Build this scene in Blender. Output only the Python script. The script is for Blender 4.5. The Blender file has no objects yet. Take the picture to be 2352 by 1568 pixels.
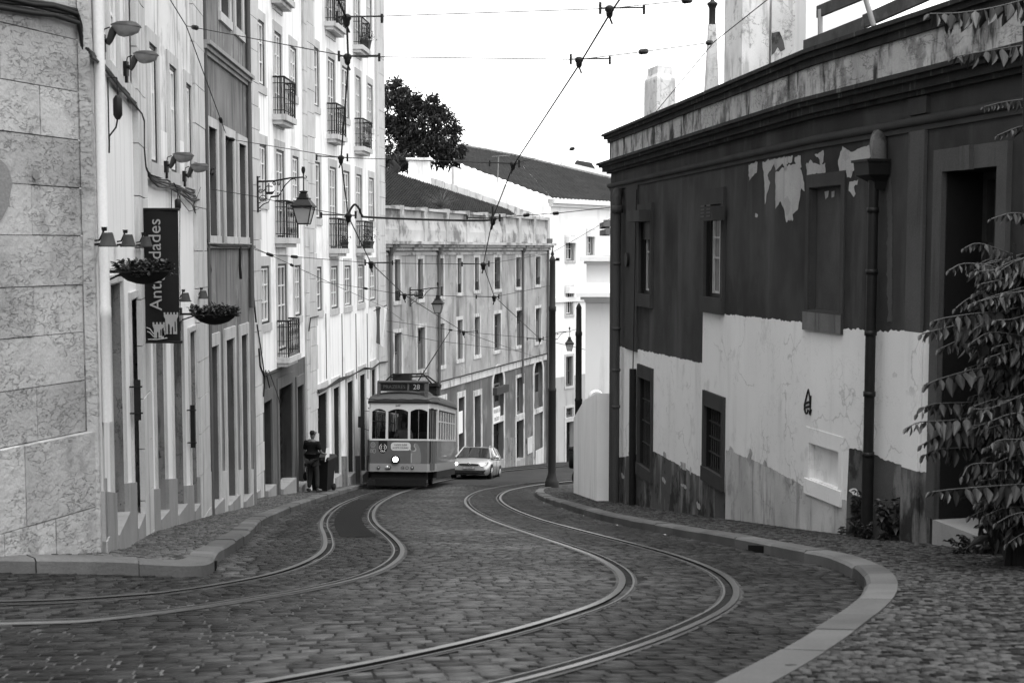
import bpy, bmesh, math, random
import numpy as np
from mathutils import Vector, Matrix
from mathutils.geometry import tessellate_polygon
random.seed(7); rng = np.random.default_rng(7)
sc = bpy.context.scene
COL = sc.collection
R_ = math.radians

# ------------------------------------------------------------------ survey of the photograph (measuring only)
F = 2940.0; TH = math.atan(211 / F); CT, ST = math.cos(TH), math.sin(TH)
GP = [(-60, 9.0), (0, -1.0), (10.6, -2.79), (22.5, -4.8), (37, -7.15), (44, -8.26), (56, -10.08), (74, -12.5), (82, -13.6), (110, -16.5), (220, -24)]
GX = np.array([p[0] for p in GP]); GZ = np.array([p[1] for p in GP])
def sm(a, b, v):
    t = min(1.0, max(0.0, (v - a) / (b - a))); return t * t * (3 - 2 * t)
def G(x, y):
    z = float(np.interp(y, GX, GZ))
    if x < -2.7: z += .085 * min(4.0, -2.7 - x) * (1 - sm(11.0, 13.5, y))
    return z
def GV(x, y):
    z = np.interp(y, GX, GZ)
    t = np.clip((y - 11.0) / 2.5, 0, 1); t = t * t * (3 - 2 * t)
    return z + .085 * np.clip(-2.7 - x, 0, 4) * (1 - t)
def ray(px, py):
    u = (px - 1176) / F; v = (784 - py) / F
    d = CT + v * ST
    return u / d, (-ST + v * CT) / d
def at(px, py, Y):
    a, b = ray(px, py); return Vector((a * Y, Y, b * Y))
def gnd(px, py, off=0.0):
    a, b = ray(px, py); Y = 2.0
    while Y < 160 and b * Y - G(a * Y, Y) - off > 0: Y += .04
    return Vector((a * Y, Y, b * Y))

# ------------------------------------------------------------------ scene objects
def thing(name, label, cat, loc=(0, 0, 0), rotz=0, group=None):
    o = bpy.data.objects.new(name, None); COL.objects.link(o)
    o.location = loc; o.rotation_euler = (0, 0, rotz); o.empty_display_size = .2
    o['label'] = label; o['category'] = cat
    if group: o['group'] = group
    return o
def tag(o, label=None, cat=None, group=None, kind=None):
    if label: o['label'] = label
    if cat: o['category'] = cat
    if group: o['group'] = group
    if kind: o['kind'] = kind
    return o
def base_of(p):
    v = Vector((0, 0, 0))
    while p is not None: v += p.location; p = p.parent
    return v
def dup(root, loc, rotz=0, label=None, scale=None):
    r = root.copy(); COL.objects.link(r); r.location = loc; r.rotation_euler = (0, 0, rotz)
    if label: r['label'] = label
    if scale: r.scale = (scale,) * 3
    for ch in list(root.children):
        c = ch.copy(); COL.objects.link(c); c.parent = r
        for gch in list(ch.children):
            d = gch.copy(); COL.objects.link(d); d.parent = c
    return r

class MB:
    def __init__(s): s.v = []; s.f = []; s.m = []; s.sm = []
    def face(s, pts, m=0, smooth=False):
        n = len(s.v); s.v.extend([tuple(p) for p in pts]); s.f.append(tuple(range(n, n + len(pts)))); s.m.append(m); s.sm.append(smooth)
    def hexa(s, p, m=0):   # 8 pts: bottom 4 ccw, top 4
        n = len(s.v); s.v.extend([tuple(q) for q in p])
        for f in ((3, 2, 1, 0), (4, 5, 6, 7), (0, 1, 5, 4), (1, 2, 6, 5), (2, 3, 7, 6), (3, 0, 4, 7)):
            s.f.append(tuple(n + i for i in f)); s.m.append(m); s.sm.append(False)
    def box(s, x0, x1, y0, y1, z0, z1, m=0, M=None):
        p = [(x0, y0, z0), (x1, y0, z0), (x1, y1, z0), (x0, y1, z0), (x0, y0, z1), (x1, y0, z1), (x1, y1, z1), (x0, y1, z1)]
        if M is not None: p = [M @ Vector(q) for q in p]
        s.hexa(p, m)
    def grid(s, rows, m=0, smooth=True, closed=False):
        n = len(s.v); w = len(rows[0])
        for r in rows: s.v.extend([tuple(q) for q in r])
        for i in range(len(rows) - 1):
            for j in range(w if closed else w - 1):
                k = (j + 1) % w
                s.f.append((n + i * w + j, n + i * w + k, n + (i + 1) * w + k, n + (i + 1) * w + j)); s.m.append(m); s.sm.append(smooth)
    def tube(s, pts, r, n=6, m=0, caps=True):
        pts = [Vector(p) for p in pts]; rows = []
        rr = r if isinstance(r, (list, tuple)) else [r] * len(pts)
        up = None
        for i, p in enumerate(pts):
            t = (pts[min(i + 1, len(pts) - 1)] - pts[max(i - 1, 0)])
            if t.length < 1e-9: t = Vector((0, 0, 1))
            t.normalize()
            if up is None:
                up = Vector((0, 0, 1)) if abs(t.z) < .9 else Vector((1, 0, 0))
            a = t.cross(up)
            if a.length < 1e-4: a = t.orthogonal()
            a.normalize(); b = a.cross(t); up = b
            rows.append([p + (a * math.cos(2 * math.pi * k / n) + b * math.sin(2 * math.pi * k / n)) * rr[i] for k in range(n)])
        s.grid(rows, m, True, True)
        if caps:
            s.face(rows[0], m); s.face(rows[-1][::-1], m)
    def lathe(s, prof, org, n=16, m=0, axis='z', smooth=True):
        rows = []
        for r, h in prof:
            row = []
            for k in range(n):
                c, d = math.cos(2 * math.pi * k / n) * r, math.sin(2 * math.pi * k / n) * r
                q = (c, d, h) if axis == 'z' else ((c, h, d) if axis == 'y' else (h, c, d))
                row.append(Vector(org) + Vector(q))
            rows.append(row)
        s.grid(rows, m, smooth, True)
        s.face(rows[0], m); s.face(rows[-1], m)
    def poly(s, pts, m=0):
        for t in tessellate_polygon([[Vector(p) for p in pts]]): s.face([pts[i] for i in t], m)
    def build(s, name, mats, parent=None, local=False, fix=False):
        b = Vector((0, 0, 0)) if local else base_of(parent)
        me = bpy.data.meshes.new(name)
        me.from_pydata([(v[0] - b.x, v[1] - b.y, v[2] - b.z) for v in s.v], [], s.f)
        if not isinstance(mats, (list, tuple)): mats = [mats]
        for mt in mats: me.materials.append(mt)
        me.polygons.foreach_set('material_index', s.m); me.polygons.foreach_set('use_smooth', s.sm)
        if fix:
            bm = bmesh.new(); bm.from_mesh(me); bmesh.ops.remove_doubles(bm, verts=bm.verts, dist=1e-4)
            bmesh.ops.recalc_face_normals(bm, faces=bm.faces); bm.to_mesh(me); bm.free()
        me.update()
        o = bpy.data.objects.new(name, me); COL.objects.link(o)
        if parent is not None: o.parent = parent
        return o

def text_mesh(mb, body, size, M, m=0, ext=.002, sx=1.0, align='CENTER'):
    cu = bpy.data.curves.new('lettering', 'FONT'); cu.body = body; cu.size = size; cu.extrude = ext
    cu.align_x = align; cu.align_y = 'CENTER'; cu.resolution_u = 3
    o = bpy.data.objects.new('lettering', cu); COL.objects.link(o)
    bpy.context.view_layer.update()
    dg = bpy.context.evaluated_depsgraph_get()
    me = o.evaluated_get(dg).to_mesh()
    n = len(mb.v)
    mb.v.extend([tuple(M @ Vector((v.co.x * sx, v.co.y, v.co.z))) for v in me.vertices])
    for p in me.polygons: mb.f.append(tuple(n + i for i in p.vertices)); mb.m.append(m); mb.sm.append(False)
    o.evaluated_get(dg).to_mesh_clear()
    bpy.data.objects.remove(o); bpy.data.curves.remove(cu)

def rs(pts, step):          # resample a polyline
    pts = [Vector(p) for p in pts]; out = [pts[0]]; 
    for a, b in zip(pts, pts[1:]):
        n = max(1, int(math.ceil((b - a).length / step)))
        for k in range(1, n + 1): out.append(a.lerp(b, k / n))
    return out
def spline(pts, n=8):       # Catmull-Rom
    P = [Vector(p) for p in pts]; P = [P[0] * 2 - P[1]] + P + [P[-1] * 2 - P[-2]]
    out = []
    for i in range(1, len(P) - 2):
        a, b, c, d = P[i - 1:i + 3]
        for k in range(n):
            t = k / n
            out.append(.5 * ((2 * b) + (c - a) * t + (2 * a - 5 * b + 4 * c - d) * t * t + (3 * b - a - 3 * c + d) * t ** 3))
    out.append(P[-2]); return out
def smooth(pts, it=2):
    P = [Vector(p) for p in pts]
    for _ in range(it): P = [P[0]] + [P[i - 1] * .25 + P[i] * .5 + P[i + 1] * .25 for i in range(1, len(P) - 1)] + [P[-1]]
    return P

# ------------------------------------------------------------------ materials (the place is photographed in black and white: every colour is a grey)
MATS = {}
class NT:
    def __init__(s, name):
        s.mat = bpy.data.materials.new(name); s.mat.use_nodes = True
        s.t = s.mat.node_tree; s.b = s.t.nodes['Principled BSDF']
    def n(s, ty, **kw):
        nd = s.t.nodes.new(ty)
        for k, v in kw.items(): setattr(nd, k, v)
        return nd
    def l(s, a, b): s.t.links.new(a, b)
    def m(s, op, a, b=None, clamp=False):
        nd = s.n('ShaderNodeMath', operation=op); nd.use_clamp = clamp
        for i, v in enumerate((a, b)):
            if v is None: continue
            if isinstance(v, (int, float)): nd.inputs[i].default_value = v
            else: s.l(v, nd.inputs[i])
        return nd.outputs[0]
    def pos(s, scale=(1, 1, 1)):
        if not hasattr(s, '_p'): s._p = s.n('ShaderNodeNewGeometry').outputs['Position']
        mp = s.n('ShaderNodeMapping'); mp.inputs['Scale'].default_value = scale; s.l(s._p, mp.inputs['Vector']); return mp.outputs[0]
    def noise(s, scale, sc=(1, 1, 1), detail=4, rough=.55, dist=0):
        nd = s.n('ShaderNodeTexNoise'); nd.inputs['Scale'].default_value = scale; nd.inputs['Detail'].default_value = detail
        nd.inputs['Roughness'].default_value = rough; nd.inputs['Distortion'].default_value = dist
        s.l(s.pos(sc), nd.inputs['Vector']); return nd.outputs[0]
    def ramp(s, v, a, b):
        nd = s.n('ShaderNodeMapRange'); nd.inputs[1].default_value = a; nd.inputs[2].default_value = b
        nd.interpolation_type = 'SMOOTHSTEP'
        s.l(v, nd.inputs[0]); return nd.outputs[0]
    def mix(s, f, a, b):
        nd = s.n('ShaderNodeMix'); nd.data_type = 'FLOAT'
        for i, v in ((0, f), (2, a), (3, b)):
            if isinstance(v, (int, float)): nd.inputs[i].default_value = v
            else: s.l(v, nd.inputs[i])
        return nd.outputs[0]
def weather(name, v, mott=.15, mscale=.7, streak=0.0, sv=.04, sthr=(.52, .68), ssc=(5, 5, .35), grain=.12, gscale=55, rough=.9, bump=.25, bscale=45, crack=0, cscale=1.3, vein=0.0, vscale=6, vw=.018, vsc=(1, 1, 1), vv=.04, patch=0.0, pv=.1, pthr=(.58, .62), pscale=.9, spec=.06, metal=0.0, isl=0.0):
    if name in MATS: return MATS[name]
    N = NT(name)
    c = N.m('MULTIPLY', N.m('ADD', N.m('MULTIPLY', N.m('SUBTRACT', N.noise(mscale, (1, 1, .7), 5), .5), 2.6 * mott), 1.0), v)
    if isl: c = N.m('MULTIPLY', c, N.m('ADD', N.m('MULTIPLY', N.m('SUBTRACT', N.n('ShaderNodeNewGeometry').outputs['Random Per Island'], .5), 2 * isl), 1.0))
    if patch: c = N.mix(N.m('MULTIPLY', N.ramp(N.noise(pscale, (1, 1, .8), 6, .62), *pthr), patch), c, pv)
    if streak: c = N.mix(N.m('MULTIPLY', N.ramp(N.noise(1.0, ssc, 5, .6), *sthr), streak), c, sv)
    g = N.noise(gscale, (1, 1, 1), 3, .7)
    c = N.m('MULTIPLY', c, N.m('ADD', N.m('MULTIPLY', N.m('SUBTRACT', g, .5), 2.4 * grain), 1.0))
    if crack:
        vo = N.n('ShaderNodeTexVoronoi', feature='DISTANCE_TO_EDGE'); vo.inputs['Scale'].default_value = cscale
        no = N.n('ShaderNodeTexNoise'); no.inputs['Scale'].default_value = 2.5; no.inputs['Detail'].default_value = 6
        N.l(N.pos(), no.inputs['Vector'])
        va = N.n('ShaderNodeVectorMath', operation='ADD'); N.l(N.pos(), va.inputs[0]); N.l(no.outputs['Color'], va.inputs[1]); N.l(va.outputs[0], vo.inputs['Vector'])
        k = N.m('SUBTRACT', 1.0, N.ramp(vo.outputs[0], .004, .016))
        k = N.m('MULTIPLY', k, N.ramp(N.noise(1.1, (1, 1, 1), 3), .48, .6))
        c = N.mix(N.m('MULTIPLY', k, crack), c, .03)
    hgt = None
    if vein:            # worm-eaten creases of weathered limestone / crazed plaster
        a = N.m('ABSOLUTE', N.m('SUBTRACT', N.noise(vscale, vsc, 6, .6, .4), .5))
        k = N.m('MULTIPLY', N.m('SUBTRACT', 1.0, N.ramp(a, vw * .25, vw)), N.ramp(N.noise(vscale * .22, (1, 1, 1.6), 3), .42, .58))
        hgt = k; c = N.mix(N.m('MULTIPLY', k, vein), c, vv)
    c = N.m('MAXIMUM', c, .004)
    N.l(c, N.b.inputs['Base Color']); N.b.inputs['Roughness'].default_value = rough; N.b.inputs['Specular IOR Level'].default_value = spec
    N.b.inputs['Metallic'].default_value = metal
    if bump:
        bp = N.n('ShaderNodeBump'); bp.inputs['Strength'].default_value = bump; bp.inputs['Distance'].default_value = .02
        hh = N.noise(bscale, (1, 1, 1), 5, .65)
        if hgt is not None: hh = N.m('SUBTRACT', hh, N.m('MULTIPLY', hgt, .8))
        N.l(hh, bp.inputs['Height']); N.l(bp.outputs[0], N.b.inputs['Normal'])
    MATS[name] = N.mat; return N.mat
def plain(name, v, rough=.6, metal=0.0, spec=.2, grain=.12, emit=0.0, coat=0.0):
    if name in MATS: return MATS[name]
    N = NT(name)
    c = N.m('MULTIPLY', N.m('ADD', N.m('MULTIPLY', N.m('SUBTRACT', N.noise(9, (1, 1, 1), 5, .65), .5), 2.4 * grain), 1.0), v)
    N.l(c, N.b.inputs['Base Color']); N.b.inputs['Roughness'].default_value = rough; N.b.inputs['Metallic'].default_value = metal
    N.b.inputs['Specular IOR Level'].default_value = spec; N.b.inputs['Coat Weight'].default_value = coat
    if emit:
        N.b.inputs['Emission Color'].default_value = (1, 1, 1, 1); N.b.inputs['Emission Strength'].default_value = emit
    MATS[name] = N.mat; return N.mat
def stones(name, v, var=.45, rough=.75, grain=.25, dirt=.35, spec=.35, bump=.5, bsc=28, tone=False):   # setts: every stone its own tone
    if name in MATS: return MATS[name]
    N = NT(name)
    r = N.n('ShaderNodeNewGeometry').outputs['Random Per Island']
    c = N.m('MULTIPLY', N.m('ADD', N.m('MULTIPLY', N.m('SUBTRACT', r, .5), 2 * var), 1.0), v)
    c = N.m('MULTIPLY', c, N.m('ADD', N.m('MULTIPLY', N.m('SUBTRACT', N.noise(.55, (1, 1, 1), 5, .6), .5), 2.5 * dirt), 1.0))
    c = N.m('MULTIPLY', c, N.m('ADD', N.m('MULTIPLY', N.m('SUBTRACT', N.noise(60, (1, 1, 1), 4, .7), .5), 2.5 * grain), 1.0))
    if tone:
        at_ = N.n('ShaderNodeAttribute'); at_.attribute_name = 'sheen_wear'; c = N.m('MULTIPLY', c, at_.outputs['Fac'])
    c = N.m('MAXIMUM', c, .004)
    N.l(c, N.b.inputs['Base Color'])
    N.l(N.m('ADD', rough, N.m('MULTIPLY', N.m('SUBTRACT', N.noise(3, (1, 1, 1), 4), .5), .4)), N.b.inputs['Roughness'])
    N.b.inputs['Specular IOR Level'].default_value = spec
    bp = N.n('ShaderNodeBump'); bp.inputs['Strength'].default_value = bump; bp.inputs['Distance'].default_value = .012
    N.l(N.noise(bsc, (1, 1, 1), 4, .65), bp.inputs['Height']); N.l(bp.outputs[0], N.b.inputs['Normal'])
    MATS[name] = N.mat; return N.mat

# ------------------------------------------------------------------ walls: a plan polyline, coordinates (s along, z up, o out towards the street)
class Wall:
    def __init__(s, pts, side=1):
        s.p = [Vector((x, y)) for x, y in pts]; s.side = side; s.S = [0.0]
        for a, b in zip(s.p, s.p[1:]): s.S.append(s.S[-1] + (b - a).length)
        s.L = s.S[-1]
    def seg(s, t):
        for i in range(len(s.p) - 1):
            if t <= s.S[i + 1] or i == len(s.p) - 2: return i
    def dirn(s, t):
        i = s.seg(t); d = (s.p[i + 1] - s.p[i]).normalized(); return d, Vector((d.y, -d.x)) * s.side
    def P(s, t, z, o=0.0):
        i = s.seg(t); d = (s.p[i + 1] - s.p[i]).normalized(); nrm = Vector((d.y, -d.x)) * s.side
        if 0 < i and abs(t - s.S[i]) < 1e-6: nrm = ((nrm + s.dirn(s.S[i] - 1e-3)[1]) * .5).normalized()
        elif i < len(s.p) - 2 and abs(t - s.S[i + 1]) < 1e-6: nrm = ((nrm + s.dirn(s.S[i + 1] + 1e-3)[1]) * .5).normalized()
        q = s.p[i] + d * (t - s.S[i]) + nrm * o
        return Vector((q.x, q.y, z))
    def pix(s, px, py):
        a, b = ray(px, py); best = None
        for i in range(len(s.p) - 1):
            p, q = s.p[i], s.p[i + 1]; dx, dy = q.x - p.x, q.y - p.y
            den = a * dy - dx
            if abs(den) < 1e-9: continue
            Y = (p.x * dy - p.y * dx) / den
            t = ((a * Y - p.x) * dx + (Y - p.y) * dy) / (dx * dx + dy * dy)
            L = s.S[i + 1] - s.S[i]; sv = s.S[i] + t * L
            err = max(0, -t, t - 1)
            if i == 0 and t < 0: err *= .5
            if i == len(s.p) - 2 and t > 1: err *= .5
            if best is None or err < best[0]: best = (err, sv, b * Y)
        return best[1], best[2]
    def rect(s, x0, x1, yt, yb, xr=None):
        ym = (yt + yb) / 2; s0 = s.pix(x0, ym)[0]; s1 = s.pix(x1, ym)[0]
        xr = (x0 + x1) / 2 if xr is None else xr
        z1 = s.pix(xr, yt)[1]; z0 = s.pix(xr, yb)[1]
        if s0 > s1: s0, s1 = s1, s0
        return s0, s1, z0, z1
    def cuts(s, s0, s1): return [s0] + [t for t in s.S[1:-1] if s0 + 1e-4 < t < s1 - 1e-4] + [s1]
    def sbox(s, mb, s0, s1, z0, z1, o0, o1, m=0):
        cs = s.cuts(s0, s1)
        za = (lambda t: z0) if not callable(z0) else z0
        zb = (lambda t: z1) if not callable(z1) else z1
        for a, b in zip(cs, cs[1:]):
            p = [s.P(a, za(a), o0), s.P(b, za(b), o0), s.P(b, za(b), o1), s.P(a, za(a), o1), s.P(a, zb(a), o0), s.P(b, zb(b), o0), s.P(b, zb(b), o1), s.P(a, zb(a), o1)]
            mb.hexa(p, m)
    def facade(s, mb, s0, s1, z0, z1, holes, m=0, mr=None, depth=.25, o=0.0):
        """front skin with rectangular holes (s0,s1,z0,z1[,depth]) and their reveals"""
        mr = m if mr is None else mr
        ss = sorted(set([s0, s1] + [t for t in s.S if s0 < t < s1] + [v for h in holes for v in h[:2] if s0 < v < s1]))
        zz = sorted(set([z0, z1] + [v for h in holes for v in h[2:4] if z0 < v < z1]))
        for a, b in zip(ss, ss[1:]):
            for c, d in zip(zz, zz[1:]):
                ms, mz = (a + b) / 2, (c + d) / 2
                if any(h[0] < ms < h[1] and h[2] < mz < h[3] for h in holes): continue
                mb.face([s.P(a, c, o), s.P(b, c, o), s.P(b, d, o), s.P(a, d, o)], m)
        for h in holes:
            dp = h[4] if len(h) > 4 else depth
            a, b, c, d = h[:4]; k = o - dp
            mb.face([s.P(a, c, o), s.P(a, d, o), s.P(a, d, k), s.P(a, c, k)], mr)
            mb.face([s.P(b, c, o), s.P(b, d, o), s.P(b, d, k), s.P(b, c, k)], mr)
            mb.face([s.P(a, d, o), s.P(b, d, o), s.P(b, d, k), s.P(a, d, k)], mr)
            mb.face([s.P(a, c, o), s.P(b, c, o), s.P(b, c, k), s.P(a, c, k)], mr)
    def ring(s, mb, r, w, o0, o1, m=0, sill=None, head=None, bot=True):
        a, b, c, d = r[:4]; hd = w if head is None else head; sl = w if sill is None else sill
        s.sbox(mb, a - w, a, c, d, o0, o1, m); s.sbox(mb, b, b + w, c, d, o0, o1, m)
        s.sbox(mb, a - w, b + w, d, d + hd, o0, o1, m)
        if bot: s.sbox(mb, a - w, b + w, c - sl, c, o0, o1 + .02, m)
    def iring(s, mb, r, w, o0, o1, m=0):
        a, b, c, d = r[:4]
        s.sbox(mb, a, a + w, c, d, o0, o1, m); s.sbox(mb, b - w, b, c, d, o0, o1, m)
        s.sbox(mb, a + w, b - w, d - w, d, o0, o1, m); s.sbox(mb, a + w, b - w, c, c + w, o0, o1, m)
# ================================================================== setting: ground, road, pavements, kerbs, tracks
WA = Wall([(-9.12, -3.2), (-3.80, 11.40)])
WB = Wall([(-3.72, 11.44), (-4.66, 16.1), (-5.25, 21.9)])
WC = Wall([(-5.25, 21.9), (-5.42, 26.4)])
WD = Wall([(-6.30, 29.0), (-6.04, 37.8)])
WD2 = Wall([(-6.04, 37.8), (-5.01, 50.3)])
WE = Wall([(-6.77, 51.0), (2.19, 78.2)])
WG = Wall([(2.40, 78.9), (9.2, 87.9)])
WR = Wall([(2.22, 28.9), (3.94, 16.8), (4.63, 13.9), (5.25, 11.2), (7.0, 4.0), (8.4, -6.0)])

m_dirt = weather('mortar_dirt', .018, patch=.9, pv=.075, pscale=.4, pthr=(.5, .6), mott=.35, grain=.4, gscale=30, bump=.4, streak=0)
m_far = weather('far_cobbles', .04, mott=.3, grain=.5, gscale=14, bump=.6, bscale=14)
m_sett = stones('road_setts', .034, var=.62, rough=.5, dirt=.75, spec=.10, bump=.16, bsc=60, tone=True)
m_pave = stones('pavement_setts', .044, var=.85, rough=.7, dirt=.35, spec=.08); m_pavel = stones('left_pavement_setts', .062, var=.7, rough=.7, dirt=.3, spec=.2)
m_kerb = weather('kerb_stone', .10, isl=.22, mott=.4, mscale=1.5, grain=.2, bump=.35, streak=.5, sv=.09, ssc=(2, 2, 2), sthr=(.5, .62))
m_asph = weather('dark_asphalt', .014, mott=.2, grain=.4, gscale=90, rough=.95, bump=.4, bscale=90)
m_rail = plain('rail_steel', .32, rough=.30, metal=1.0, grain=.25)
m_rail2 = plain('rail_keeper', .16, rough=.5, metal=.8, grain=.3)
m_groove = plain('rail_groove', .006, rough=.9, spec=.1)
m_mort = weather('rail_mortar', .06, mott=.35, mscale=2.0, grain=.3, bump=.5, patch=.8, pv=.07, pscale=2.2, pthr=(.5, .6))

# the ground as one sheet
mb = MB()
ys = [-30, -15, -6, 0, 2.5] + [3 + .5 * i for i in range(24)] + [15 + i for i in range(45)] + [60, 64, 68, 72, 76, 80, 85, 90, 100, 120, 160, 210]
xs = [-120, -60, -30, -15, -10, -8, -6.7, -6, -5, -4, -3.4, -2.7, -2, 0, 2, 4, 6, 8, 12, 20, 40, 70, 120]
mb.grid([[(x, y, G(x, y) - .035) for x in xs] for y in ys], 0, False)
tag(mb.build('ground', m_far), kind='structure')

KRp = [(-.6, 2.6), (.35, 4.2), (1.14, 5.7), (1.78, 7.1), (2.3, 8.35), (2.69, 9.6), (2.95, 10.9), (3.04, 12.15), (2.9, 13.1), (2.75, 14.6), (2.49, 16.35), (2.13, 18.45), (1.77, 20.8), (1.27, 26.0), (.9, 30.4), (.70, 34.1), (.70, 37.5), (.95, 40.5), (1.7, 43.5), (3.0, 47.0), (4.6, 50.5), (6.5, 54)]
KLp = [(-9.0, 8.2), (-6.5, 8.95), (-4.9, 9.65), (-4.0, 10.2), (-3.4, 10.72), (-2.85, 10.95), (-2.72, 11.4), (-2.94, 12.6), (-3.13, 14.15), (-3.55, 17.3), (-4.05, 20.6), (-4.5, 26.0), (-4.85, 32.5), (-5.1, 38.5), (-5.2, 45.5), (-4.95, 52)]
KR = smooth(rs([(x, y, 0) for x, y in spline([(a, b, 0) for a, b in KRp], 6) for x, y in [(x, y)]] if False else [(v.x, v.y, 0) for v in spline([(a, b, 0) for a, b in KRp], 6)], .3), 3)
KL = smooth(rs([(v.x, v.y, 0) for v in spline([(a, b, 0) for a, b in KLp], 6)], .25), 2)
def offs(pl, d):
    out = []
    for i, p in enumerate(pl):
        t = (pl[min(i + 1, len(pl) - 1)] - pl[max(i - 1, 0)]).normalized()
        out.append(Vector((p.x + t.y * d, p.y - t.x * d, 0)))
    return out
KH = .125
def rise(x, y):                       # the right pavement climbs a little to the house wall
    return 0.0
def pave_z(x, y): return G(x, y) + KH
def kerb(pl, side, w=.23):
    """stone kerb: short dressed stones end to end"""
    mb = MB(); acc = 0; i0 = 0
    inn = offs(pl, w * side); ed = offs(pl, .03 * side)
    cut = [0]
    for i in range(1, len(pl)):
        acc += (pl[i] - pl[i - 1]).length
        if acc > random.uniform(.55, 1.3): cut.append(i); acc = 0
    if cut[-1] != len(pl) - 1: cut.append(len(pl) - 1)
    for a, b in zip(cut, cut[1:]):
        dz = random.uniform(-.008, .008); do = random.uniform(-.012, .012)
        rows = []
        for i in range(a, b + 1):
            o, n, e = pl[i].copy(), inn[i].copy(), ed[i].copy()
            if i in (a, b) and 0 < i < len(pl) - 1:
                sgn = .003 if i == a else -.003
                t = (pl[min(i + 1, len(pl) - 1)] - pl[max(i - 1, 0)]).normalized() * sgn
                o += t; n += t; e += t
            ou = (o - n).normalized() * do
            rows.append([Vector((o.x + ou.x, o.y + ou.y, G(o.x, o.y) - .1)), Vector((o.x + ou.x, o.y + ou.y, G(o.x, o.y) + KH - .025 + dz)), Vector((e.x + ou.x, e.y + ou.y, G(e.x, e.y) + KH + dz)), Vector((n.x, n.y, G(n.x, n.y) + KH + .006 + dz)), Vector((n.x, n.y, G(n.x, n.y) - .1))])
        mb.grid(rows, 0, False)
        mb.face(rows[0]); mb.face(rows[-1])
    return mb
tag(kerb(KR, 1).build('right_kerb', m_kerb), kind='structure')
tag(kerb(KL, -1).build('left_kerb', m_kerb), kind='structure')

# ------------------------------------------------------------------ tram tracks: grooved rails 0.9 m apart
TL = [(-9.0, 5.75), (-6.0, 6.75), (-4.0, 7.45), (-3.22, 8.05), (-2.75, 8.6), (-2.35, 9.35), (-2.02, 10.1), (-1.75, 11.1), (-1.64, 12.3), (-1.66, 13.8), (-1.82, 15.4), (-2.17, 17.7), (-2.62, 20.4), (-3.05, 23.6), (-3.42, 27.4), (-3.68, 31.5), (-3.86, 37), (-3.80, 42), (-3.5, 50), (-2.6, 58), (-1.0, 64), (1.6, 70), (5, 75)]
TR = [(-2.6, 3.4), (-1.3, 4.75), (-.42, 5.85), (.2, 6.85), (.68, 7.85), (1.08, 8.9), (1.32, 10.0), (1.43, 11.2), (1.42, 12.4), (1.30, 13.9), (1.04, 15.8), (.62, 18.6), (.10, 22.3), (-.36, 26.4), (-.66, 30.5), (-.78, 34.5), (-.70, 38.8), (-.35, 43.0), (.55, 47.6), (2.2, 52.5), (5, 57.5)]
def track(pts):
    return smooth(rs([(v.x, v.y, 0) for v in spline([(a, b, 0) for a, b in pts], 8)], .2), 6)
TLc, TRc = track(TL), track(TR)
RAILS = []
def lift(pl, dz): return [Vector((p.x, p.y, G(p.x, p.y) + dz)) for p in pl]
def rail(parent, pl, side, steel=None):
    """side: +1 groove to the right of the running direction"""
    mb = MB()
    def strip(a, b, za, zb, m):
        A, B = lift(offs(pl, a * side), za), lift(offs(pl, b * side), zb)
        mb.grid([list(t) for t in zip(A, B)], m, False)
    strip(-.062, -.036, .001, .004, 2); strip(-.036, -.030, .004, .012, 0); strip(-.030, .020, .012, .010, 0)
    strip(.020, .024, .010, -.04, 1); strip(.024, .076, -.028, -.028, 1); strip(.076, .079, -.04, .008, 3)
    strip(.079, .096, .008, .008, 3); strip(.096, .118, .004, .001, 2)
    RAILS.append(offs(pl, .02 * side))
    return mb.build('rail', [steel or m_rail, m_groove, m_mort, m_rail2], parent)
for c, lab in ((TLc, 'pair of grooved steel tram rails bending past the left kerb under the tram'), (TRc, 'pair of grooved steel tram rails sweeping along the right kerb')):
    t = thing('tram_track', lab, 'tram track', (c[20].x, c[20].y, G(c[20].x, c[20].y)), group='tram tracks set in the cobbles')
    sl = plain('dull_rail_steel', .13, rough=.42, metal=.9, grain=.3) if c is TLc else m_rail; rail(t, offs(c, -.45), 1, sl); rail(t, offs(c, .45), -1, sl)

# dark asphalt patch between the left rails
mb = MB()
seg = [p for p in TLc if 17.2 < p.y < 33]
A, B = lift(offs(seg, -.24), .006), lift(offs(seg, .24), .006)
mb.grid([list(t) for t in zip(A, B)], 0, False)
tag(mb.build('asphalt_patch', m_asph), kind='structure')
PATCH = [(p.x, p.y) for p in offs(seg, -.24)] + [(p.x, p.y) for p in reversed(offs(seg, .24))]

# ------------------------------------------------------------------ setts
def pip(x, y, poly):
    P = np.array(poly); ins = np.zeros(len(x), bool); j = len(P) - 1
    for i in range(len(P)):
        xi, yi, xj, yj = P[i, 0], P[i, 1], P[j, 0], P[j, 1]
        if yi != yj:
            ins ^= ((yi > y) != (yj > y)) & (x < (xj - xi) * (y - yi) / (yj - yi) + xi)
        j = i
    return ins
def pdist(x, y, pl, lo=-1e9, hi=1e9):
    d = np.full(len(x), 9.0); P = np.array([(p.x, p.y) for p in pl])
    for k in range(0, len(P) - 1):
        a, b = P[k], P[k + 1]; ab = b - a; L = ab @ ab
        box = (np.abs(x - a[0]) < 1) & (np.abs(y - a[1]) < 1)
        if not box.any(): continue
        xx, yy = x[box] - a[0], y[box] - a[1]
        t = np.clip((xx * ab[0] + yy * ab[1]) / L, 0, 1)
        d[box] = np.minimum(d[box], np.hypot(xx - t * ab[0], yy - t * ab[1]))
    return d
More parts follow.
